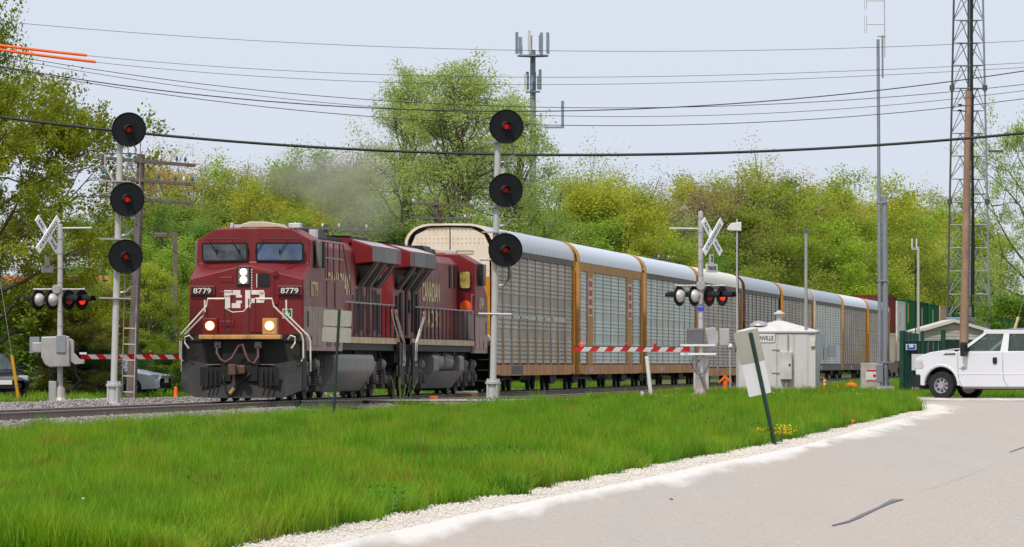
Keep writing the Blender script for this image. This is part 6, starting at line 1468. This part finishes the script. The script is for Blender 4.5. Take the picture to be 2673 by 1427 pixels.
# ---------------------------------------------------------------- cell tower on the horizon and house in the trees
CT = M('cell_tower_haze_grey', lin(120, 130, 144), .7)  # distance haze is put into this blue-grey colour
Yk = 640.0; sk = FPX/Yk; b = P(1391, 950, Yk); b.z = gz(b.x, b.y); t = thing('cell_tower', 'distant grey cell phone tower with panel antennas beyond the tall tree', 'tower', b); H = CAM_H + (950 - 130)/sk - b.z
G().lathe((0, 0, -1), Z, [(0, .5), (H + 1, .28)], 10).obj('mast', CT, t)
for zr, rr_, nn_, hh_ in ((H + .6, 1.7, 9, 2.1), (H - 3.2, .8, 6, 1.8), (H - 7.2, .9, 3, 1.8)):
    G().lathe((0, 0, zr - 1.3), Z, [(0, rr_), (.15, rr_), (.15, rr_ - .2)], 12).obj('platform_ring', CT, t)
    for k in range(nn_): a = k*2*math.pi/nn_ + .3; G().box(rr_*math.cos(a) - .16, rr_*math.cos(a) + .16, rr_*math.sin(a) - .12, rr_*math.sin(a) + .12, zr - 1.0, zr - 1.0 + hh_*random.uniform(.8, 1.2)).obj('panel_antenna', CT if k % 3 else M('cell_panel_pale', lin(190, 188, 188), .6), t)
G().box(1.2, 3.2, -.1, .1, H - 8.3, H - 8.1).box(3.0, 3.3, -.15, .15, H - 8.3, H - 5.4).obj('side_arm', CT, t)
b = P(150, 950, 262); b.z = gz(b.x, b.y); t = thing('house', 'cream house with reddish roof glimpsed through the left trees', 'house', b)
G().box(-4.5, 3.5, 0, 7, -.5, 3.0).obj('wall', M('house_cream', lin(214, 204, 184), .8), t); G().prism([(-.6, 2.9), (3.5, 5.0), (7.6, 2.9)], 'x', -4.9, 3.9).obj('roof', M('house_roof_red', lin(168, 96, 70), .85, 0, .15, 3), t)
for xx in (-3.2, -.6, 1.8): w_ = G().box(xx, xx + 1.0, -.05, .02, 1.0, 2.3).obj('window', WHITE, t); G().box(xx + .08, xx + .92, -.06, -.051, 1.08, 2.22).obj('pane', GLASSC, w_)
# ================================================================== TREES
LEAF = M_leaf('tree_leaf', transl=.5); BARK = M('tree_bark', lin(92, 82, 74), .95, 0, .25, 4, bump=.02, bscale=12); BARKD = M('tree_bark_dark', lin(66, 58, 52), .95, 0, .25, 4)
def tree_mesh(seed, H, Rr, clear, nlimb, nleaf, leaf, sig, up=.5, dome=1.0, levels=3, flat=.5, narrow=0.0):
    """limbs branch out of a tapered trunk; leaves sit in loose clusters along the twigs"""
    r = np.random.default_rng(seed); seg = []; twigs = []
    tr = [np.array([0, 0, -.4])]; n = 7
    for i in range(1, n + 1): tr.append(np.array([r.normal(0, .018*H), r.normal(0, .018*H), H*.86*i/n]))
    r0 = .018*H + .05
    for i in range(n): seg.append((tr[i], tr[i + 1], r0*(1 - .8*i/n), r0*(1 - .8*(i + 1)/n)))
    def grow(p, dirv, L_, rad, lev):
        k = 3; q = p.copy(); pts_ = [q.copy()]
        for i in range(k):
            dirv = dirv + r.normal(0, .16, 3) + np.array([0, 0, .10*up]); dirv /= np.linalg.norm(dirv); q = q + dirv*L_/k; pts_.append(q.copy())
        for i in range(k): seg.append((pts_[i], pts_[i + 1], rad*(1 - .25*i), rad*(1 - .25*(i + 1))))
        if lev <= 0: twigs.append((pts_[1], pts_[3])); return
        for j in range(int(r.integers(3, 6))):
            t = r.uniform(.3, 1.0); b = pts_[min(int(t*k), k - 1)]; c = pts_[min(int(t*k) + 1, k)]; s = b + (c - b)*(t*k - int(t*k)) if int(t*k) < k else pts_[k]
            dv = dirv + r.normal(0, .62, 3); dv[2] = dv[2]*.7 + .12*up; dv /= np.linalg.norm(dv); grow(s, dv, L_*r.uniform(.42, .68), rad*.45, lev - 1)
    for k in range(nlimb):
        t = clear + (1 - clear)*(k + .5)/nlimb; z = t*H*.84; i = min(int(t*n), n - 1); p = tr[i] + (tr[i + 1] - tr[i])*(t*n - i)
        env = (math.sin(math.pi*min(1, (t - clear)/(1.001 - clear)*.82 + .18))**.7)*dome + (1 - dome)*.6
        a = k*2.399 + r.normal(0, .3); el = up*.9 + .75*((t - clear)/(1 - clear)) - .1 + r.normal(0, .12)
        dv = np.array([math.cos(a)*math.cos(el), math.sin(a)*math.cos(el), math.sin(el)]); L_ = Rr*env*r.uniform(.75, 1.1)
        grow(p, dv, L_, r0*.42*(1 - .5*t), levels - 1)
    seg_a = seg
    g_ = G()
    for (p, q, a, b) in seg_a:
        if a > .012: g_.cyl(p, q, max(a, .012), max(b, .01), 5 if a < .1 else 7, False)
    trunk = g_.mesh('trunk', BARK, True)
    ti = r.integers(0, len(twigs), nleaf); t = r.random(nleaf)[:, None]
    A = np.array([q[0] for q in twigs]); B = np.array([q[1] for q in twigs]); tb = r.random(len(twigs))
    c = A[ti]*(1 - t) + B[ti]*t + r.normal(0, sig, (nleaf, 3))*np.array([1, 1, .75])
    u = r.normal(size=(nleaf, 3)); u[:, 2] *= flat; u /= np.linalg.norm(u, axis=1)[:, None]
    v = r.normal(size=(nleaf, 3)); v[:, 2] *= flat; v -= u*(u*v).sum(1)[:, None]; v /= np.linalg.norm(v, axis=1)[:, None]
    s = leaf*r.uniform(.55, 1.25, (nleaf, 1)); nn_ = np.cross(u, v)
    V = np.stack([c - u*s, c + v*s*.55 + nn_*s*.12, c + u*s, c - v*s*.55 + nn_*s*.12], 1).reshape(-1, 3); qd = np.arange(4*nleaf).reshape(-1, 4)
    rn = np.clip(.55*tb[ti] + .45*r.random(nleaf), 0, 1).repeat(4)
    return trunk, np_mesh('crown', V, qd, LEAF, rn)
def spruce_mesh(seed, H, Rr, nleaf):
    r = np.random.default_rng(seed); g_ = G().cyl((0, 0, -.3), (0, 0, H), .02*H, .01, 7); c = []; u = []
    for k in range(nleaf):
        t = r.random()**.75; z = H*(1 - t*.93); tier = math.floor(t*14); a = (r.integers(0, 11) + .37*tier)*2*math.pi/11 + r.normal(0, .08); rad = Rr*t*math.sqrt(r.random())*(.85 + .3*math.sin(tier*5.1))
        c.append((rad*math.cos(a), rad*math.sin(a), z - rad*.28 + r.normal(0, .05))); u.append((math.cos(a), math.sin(a), -.45 + r.normal(0, .3)))
    c = np.array(c); u = np.array(u) + r.normal(0, .3, (nleaf, 3)); u /= np.linalg.norm(u, axis=1)[:, None]; v = np.cross(u, r.normal(size=(nleaf, 3))); v /= np.linalg.norm(v, axis=1)[:, None]
    s = .13*r.uniform(.6, 1.3, (nleaf, 1)); V = np.stack([c - u*s, c + v*s*.35, c + u*s, c - v*s*.35], 1).reshape(-1, 3)
    return g_.mesh('trunk', BARKD, True), np_mesh('crown', V, np.arange(4*nleaf).reshape(-1, 4), LEAF, r.random(nleaf).repeat(4))
def plant(name, label, cat, meshes, loc, H0, H, wide, col, rz, group):
    t = thing(name, label, cat, loc, rz, group); t.scale = (wide*H/H0, wide*H/H0, H/H0)
    o = bpy.data.objects.new('trunk', meshes[0]); COL.objects.link(o); o.parent = t
    o = bpy.data.objects.new('crown', meshes[1]); COL.objects.link(o); o.parent = t; o.color = (*col, 1)
    return t
LIME_, YG, MID, OLIVE, BRNB, DARK, PALEG = lin(148, 172, 58), lin(160, 168, 54), lin(122, 150, 62), lin(168, 158, 76), lin(164, 146, 108), lin(62, 94, 44), lin(170, 182, 120)  # PALEG has the whitening of haze mixed into the leaf colour
rt = random.Random(11)
def jig(c, a=.10):
    v = rt.uniform(.8, 1.2); return tuple(min(1, max(0, q*v*(1 + rt.uniform(-a, a)))) for q in c)
def spot(sx, ytop, Y):            # foot of a tree at distance Y and the height that brings its top to ytop
    b = P(sx, 0, Y); b.z = gz(b.x, b.y); return b, CAM_H + (HY - ytop)*Y/FPX - b.z
ROUND = [tree_mesh(100 + k, 10, 4.2, .12, 14, 46000, .075, .30, .35) for k in range(4)]
AIRY = [tree_mesh(200 + k, 10, 3.4, .30, 12, 8500, .055, .22, .75, levels=4) for k in range(3)]
TWIGGY = [tree_mesh(300 + k, 10, 3.6, .28, 12, 3000, .06, .20, .8, levels=4) for k in range(2)]
BUSH = [tree_mesh(400 + k, 3, 1.7, .05, 11, 9000, .06, .16, .45) for k in range(2)]
# --- the big maple at the left, near the crossing
MAPLE = tree_mesh(21, 11, 5.6, .16, 22, 90000, .078, .18, .28, flat=.5, levels=4)
b, H = spot(-10, 190, 196); plant('maple_tree', 'large yellow-green maple at the left edge behind the crossing signal', 'tree', MAPLE, b, 11, H, .82, lin(136, 146, 34), .6, 'trees left of the railway')
b, H = spot(20, -60, 214); plant('maple_tree', 'taller tree whose leafy branch hangs in at the upper left corner', 'tree', MAPLE, b + Vector((-4.3, 0, 0)), 11, H, .55, lin(116, 128, 26), 2.6, 'trees left of the railway')
b, H = spot(150, 800, 200); plant('young_maple', 'young bronze-leaved tree behind the left gate mechanism', 'tree', ROUND[1], b, 10, H*1.35, 1.5, lin(146, 130, 42), .2, 'trees left of the railway')
SPR = spruce_mesh(5, 8, 2.2, 16000)
b, H = spot(62, 740, 222); plant('spruce_tree', 'dark spruce behind the left crossing signal', 'tree', SPR, b, 8, H, 1.2, lin(46, 68, 46), 0, 'trees left of the railway')
b, H = spot(560, 600, 330); plant('spruce_tree', 'dark conifer behind the yellow tree above the lead locomotive', 'tree', SPR, b, 8, H, 1.2, lin(52, 72, 40), 0, 'trees left of the railway')
b, H = spot(432, 935, 203); plant('round_bush', 'dense dark green bush left of the plough', 'bush', BUSH[0], b, 3, H, 1.3, lin(60, 104, 32), 0, 'bushes left of the railway')
for k, (sx, yt, Y, c, wd, m_) in enumerate(((395, 700, 226, YG, 1.1, 0), (455, 640, 250, LIME_, 1.2, 2), (330, 760, 228, MID, 1.1, 1), (250, 720, 240, MID, 1.2, 3), (200, 850, 197, OLIVE, 1.5, 2), (110, 900, 198, MID, 1.6, 1), (262, 905, 198, DARK, 1.6, 0), (370, 880, 224, LIME_, 1.4, 2), (470, 780, 245, LIME_, 1.3, 3), (20, 860, 228, MID, 1.4, 0), (40, 930, 214, DARK, 1.8, 2))):
    b, H = spot(sx, yt, Y); plant('leafy_tree', ['bright yellow-green young tree between the telegraph pole and the locomotive', 'fresh green tree behind the parking lot lamp', 'mid green tree behind the ladder signal', 'green tree between crossing signal and ladder signal', 'low olive tree under the left gate arm', 'green shrub under the left crossing lamps', 'dark shrub at the foot of the telegraph pole', 'lime shrub behind the silver sedan', 'lime tree right of the parking lot lamp', 'green tree behind the spruce', 'dark shrub behind the dark car'][k], 'tree', ROUND[m_], b, 10, H, wd, jig(c), rt.uniform(0, 6), 'trees left of the railway')
# --- tall cottonwood behind the train
COTT = tree_mesh(33, 16, 6.0, .10, 26, 52000, .064, .24, .85, levels=4, flat=.9, dome=.45)
b, H = spot(1195, 212, 335); plant('cottonwood_tree', 'very tall pale green cottonwood standing behind the train', 'tree', COTT, b, 16, H, 1.2, lin(170, 186, 104), .4, 'trees behind the train')
b, H = spot(1345, 300, 345); plant('cottonwood_tree', 'shorter pale green cottonwood on the right flank of the tallest one', 'tree', COTT, b, 16, H, 1.0, lin(166, 184, 102), 2.0, 'trees behind the train')
b, H = spot(1065, 232, 350); plant('cottonwood_tree', 'shorter pale green cottonwood on the left flank of the tallest one', 'tree', COTT, b, 16, H, .8, lin(170, 186, 108), 4.0, 'trees behind the train')
# --- wooded rise behind the train: each tree by place, top, distance, tint, build
GRP = 'woodland trees behind the train'
kinds = dict(y=('yellow-green woodland tree in full fresh leaf', YG, ROUND), l=('lime green woodland tree in fresh leaf', LIME_, ROUND), m=('mid green rounded woodland tree', MID, ROUND), o=('olive bronze woodland tree just leafing out', OLIVE, AIRY), b=('brownish twiggy woodland tree with sparse buds', BRNB, TWIGGY), p=('pale airy woodland tree with thin foliage', PALEG, AIRY))
def y_behind(sx, lat):            # distance at which the view through sx crosses the line lat metres beside the track
    k = (sx - CXP)/FPX; return TY0 + TC*(k*(TY0 - lat*TS) - TX0 - lat*TC)/(TS - k*TC) - lat*TS
PLACES = [(560, 'left of the lead locomotive'), (760, 'above the lead locomotive cab'), (1000, 'above the lead locomotive hood'), (1290, 'round the tall cottonwood'), (1480, 'behind the first autorack'), (1670, 'behind the autorack with red lettering'), (1830, 'behind the third autorack'), (1945, 'behind the cream-roofed autorack'), (2120, 'behind the autoracks above the hut'), (2320, 'behind the last autoracks'), (9999, 'behind the container stacks')]
def wood(sx, yt, Y, k, wd=1.0, i=0):
    lab, c, ms = kinds[k]; Y = max(Y, y_behind(sx, -13 - 2.2*wd) + rt.uniform(0, 25)); b, H = spot(sx, yt + 14, Y)
    lab += (' on the skyline ' if yt < 535 else ' low down ') + [q for lim_, q in PLACES if sx < lim_][0]; plant('woodland_tree', lab, 'tree', ms[i % len(ms)], b, 10, H, wd, jig(c), rt.uniform(0, 6.28), GRP)
for k, a in enumerate(((380, 415, 420, 'o'), (440, 412, 410, 'o'), (510, 415, 430, 'o'), (330, 430, 440, 'b'), (560, 425, 430, 'b'), (620, 440, 440, 'b'), (680, 430, 450, 'b'), (480, 460, 400, 'b'),
                       (470, 530, 340, 'm', 1.2), (530, 560, 330, 'm', 1.2), (400, 540, 345, 'm', 1.1), (590, 590, 335, 'l', 1.2), (300, 560, 350, 'm', 1.2), (720, 520, 380, 'm', 1.0),
                       (640, 470, 372, 'y', .9), (720, 480, 366, 'y', .95), (590, 520, 352, 'y', .9), (790, 500, 360, 'y', 1.0), (850, 520, 356, 'y', 1.0), (690, 545, 335, 'y', 1.1), (900, 560, 350, 'y', 1.1), (940, 540, 352, 'l', 1.2),
                       (760, 408, 400, 'l', .9), (800, 430, 430, 'b'), (860, 405, 420, 'o'), (920, 410, 430, 'o'), (960, 420, 420, 'o'), (1000, 470, 380, 'l', 1.1), (1060, 520, 372, 'm', 1.2), (880, 590, 330, 'l', 1.3), (1000, 580, 335, 'm', 1.3), (1100, 590, 330, 'm', 1.3), (1180, 590, 335, 'l', 1.3),
                       (1260, 560, 340, 'm', 1.3), (1340, 560, 345, 'l', 1.3), (1420, 520, 350, 'l', 1.1), (1470, 440, 470, 'p', 1.1), (1540, 435, 480, 'p', 1.0), (1600, 440, 490, 'p', 1.1), (1640, 470, 480, 'p'), (1580, 480, 420, 'y', 1.1), (1620, 500, 410, 'y', 1.1), (1540, 530, 400, 'l', 1.1), (1660, 540, 400, 'l'),
                       (1700, 490, 450, 'b'), (1740, 500, 450, 'b'), (1690, 500, 470, 'p'), (1780, 500, 460, 'b'), (1830, 465, 470, 'o', 1.0), (1860, 470, 470, 'b'), (1900, 455, 480, 'b'),
                       (1480, 590, 360, 'l', 1.3), (1560, 590, 365, 'm', 1.3), (1640, 600, 370, 'l', 1.3), (1720, 600, 375, 'm', 1.3), (1700, 640, 355, 'y', 1.3), (1600, 650, 350, 'l', 1.3), (1780, 590, 385, 'l', 1.2), (1500, 650, 345, 'y', 1.3),
                       (1850, 540, 420, 'l', 1.2), (1930, 470, 440, 'l', 1.1), (1980, 432, 460, 'o', 1.1), (1940, 530, 410, 'l', 1.3), (2030, 455, 450, 'o', 1.1), (2000, 500, 430, 'y', 1.2), (2080, 470, 460, 'l', 1.0), (2060, 520, 420, 'l', 1.2), (2120, 480, 460, 'y', 1.0), (2150, 500, 450, 'o', 1.0), (2190, 500, 470, 'y', 1.1), (2130, 560, 430, 'y', 1.2), (2230, 505, 480, 'p', 1.0), (2270, 520, 470, 'y', 1.1), (2210, 580, 440, 'l', 1.3), (2300, 540, 470, 'y', 1.1),
                       (1830, 640, 380, 'm', 1.3), (1900, 620, 385, 'l', 1.3), (1970, 630, 390, 'l', 1.3), (2050, 640, 400, 'm', 1.3), (2100, 660, 410, 'l', 1.2), (2180, 640, 420, 'b', 1.2), (2220, 690, 425, 'b', 1.4), (2260, 660, 425, 'b', 1.3), (2300, 640, 430, 'm', 1.3),
                       (2350, 545, 500, 'y', 1.0), (2400, 530, 520, 'o', 1.0), (2430, 520, 515, 'y', 1.1), (2465, 525, 510, 'y', 1.1), (2500, 560, 500, 'l', 1.0), (2350, 610, 460, 'm', 1.3), (2400, 650, 450, 'l', 1.3), (2450, 640, 470, 'm', 1.3), (2380, 700, 440, 'l', 1.3), (2480, 700, 470, 'y', 1.2), (2540, 790, 560, 'm', .8), (2590, 800, 600, 'p', .9), (2630, 790, 620, 'p', .9), (2520, 700, 480, 'y', .4))):
    wood(a[0], a[1], a[2], a[3], a[4] if len(a) > 4 else 1.0, k)
# --- right edge tree, arching over the pickup
b, H = spot(2690, 318, 300); plant('shade_tree', 'large light green tree at the right edge beside the lattice tower', 'tree', tree_mesh(51, 11, 5.6, .20, 16, 26000, .07, .18, .3, levels=4), b, 11, H, .58, lin(160, 182, 94), 1.0, 'trees right of the railway')
b, H = spot(2650, 790, 260); plant('round_bush', 'round bright green bush beyond the pickup roof', 'bush', BUSH[1], b, 3, H, .9, lin(108, 140, 36), 1.0, 'bushes right of the railway')
b, H = spot(2590, 850, 300); plant('round_bush', 'low green bush right of the tower cabinet', 'bush', BUSH[0], b, 3, H, 1.2, lin(92, 130, 40), 1.0, 'bushes right of the railway')
# --- far woods that close the horizon
def far_woods():
    r = np.random.default_rng(9); c = []
    for k in range(50000):
        x = r.uniform(-90, 130); y = r.uniform(1150, 1350); h = 11 + 3*math.sin(x*.13) + 2*math.sin(x*.31 + 1)
        c.append((x*y/760, y, float(ground_z(x*y/760, y)) + h*r.random()**.7))
    c = np.array(c); n = len(c); u = r.normal(size=(n, 3)); u /= np.linalg.norm(u, axis=1)[:, None]; v = np.cross(u, r.normal(size=(n, 3))); v /= np.linalg.norm(v, axis=1)[:, None]; s = r.uniform(.3, .7, (n, 1))
    V = np.stack([c - u*s, c + v*s*.6, c + u*s, c - v*s*.6], 1).reshape(-1, 3)
    o = bpy.data.objects.new('distant_woods', np_mesh('distant_woods', V, np.arange(4*n).reshape(-1, 4), LEAF, r.random(n).repeat(4))); COL.objects.link(o); o.color = (*lin(150, 164, 92), 1); return kind(o, 'stuff')
far_woods()
# low undergrowth along the far side of the line
ug = []
r9 = np.random.default_rng(17)
while len(ug) < 230:
    d_ = r9.uniform(25, 700); l_ = -r9.uniform(12.5, 24); q = W(d_, l_); ug.append((q.x, q.y, gz(q.x, q.y) - .2))
ugp = []
for k in range(2):
    o = bpy.data.objects.new('shrub', BUSH[k][1]); o.color = (*lin(112, 142, 44), 1); ugp.append(o)
ugo = scatter('undergrowth', ug, ugp, np.c_[np.zeros((len(ug), 2)), r9.uniform(0, 6.28, len(ug))], r9.uniform(.7, 1.5, (len(ug), 1)).repeat(3, 1))
ugo.color = (*lin(112, 142, 44), 1)

# ---------------------------------------------------------------- exhaust smoke rising behind the lead locomotive
def smoke():
    m = bpy.data.materials.new('diesel_smoke'); m.use_nodes = True; n = m.node_tree; n.nodes.clear(); out = n.nodes.new('ShaderNodeOutputMaterial')
    v = n.nodes.new('ShaderNodeVolumePrincipled'); v.inputs['Color'].default_value = (.56, .53, .45, 1); n.links.new(v.outputs[0], out.inputs['Volume'])
    tc = n.nodes.new('ShaderNodeTexCoord'); nz = noise(n, tc.outputs['Object'], 1.1, 4, .6)
    ln = n.nodes.new('ShaderNodeVectorMath'); ln.operation = 'LENGTH'; n.links.new(tc.outputs['Object'], ln.inputs[0])
    fall = n.nodes.new('ShaderNodeMapRange'); fall.inputs['From Min'].default_value = 1.0; fall.inputs['From Max'].default_value = .15; n.links.new(ln.outputs['Value'], fall.inputs['Value'])
    nm = n.nodes.new('ShaderNodeMapRange'); nm.inputs['From Min'].default_value = .38; nm.inputs['From Max'].default_value = .7; nm.inputs['To Max'].default_value = 1.0; n.links.new(nz, nm.inputs['Value'])
    mu = n.nodes.new('ShaderNodeMath'); mu.operation = 'MULTIPLY'; n.links.new(fall.outputs[0], mu.inputs[0]); n.links.new(nm.outputs[0], mu.inputs[1])
    mu2 = n.nodes.new('ShaderNodeMath'); mu2.operation = 'MULTIPLY'; n.links.new(mu.outputs[0], mu2.inputs[0]); mu2.inputs[1].default_value = 1.3; n.links.new(mu2.outputs[0], v.inputs['Density'])
    return m
SM = smoke()
t = thing('exhaust_smoke', 'grey brown diesel exhaust drifting above the lead locomotive', 'smoke', (0, 0, 0))
for k, (sx, sy, Y, a, b_, c_) in enumerate(((905, 480, 181, 1.25, 1.2, .85), (800, 450, 186, 1.3, 1.1, .68), (950, 560, 178, .9, .9, .7))):
    o = G().ball((0, 0, 0), 1.0, 20, 12).obj('smoke_puff', SM, t); o.location = P(sx, sy, Y); o.scale = (a*1.45, b_*1.3, c_*1.4)
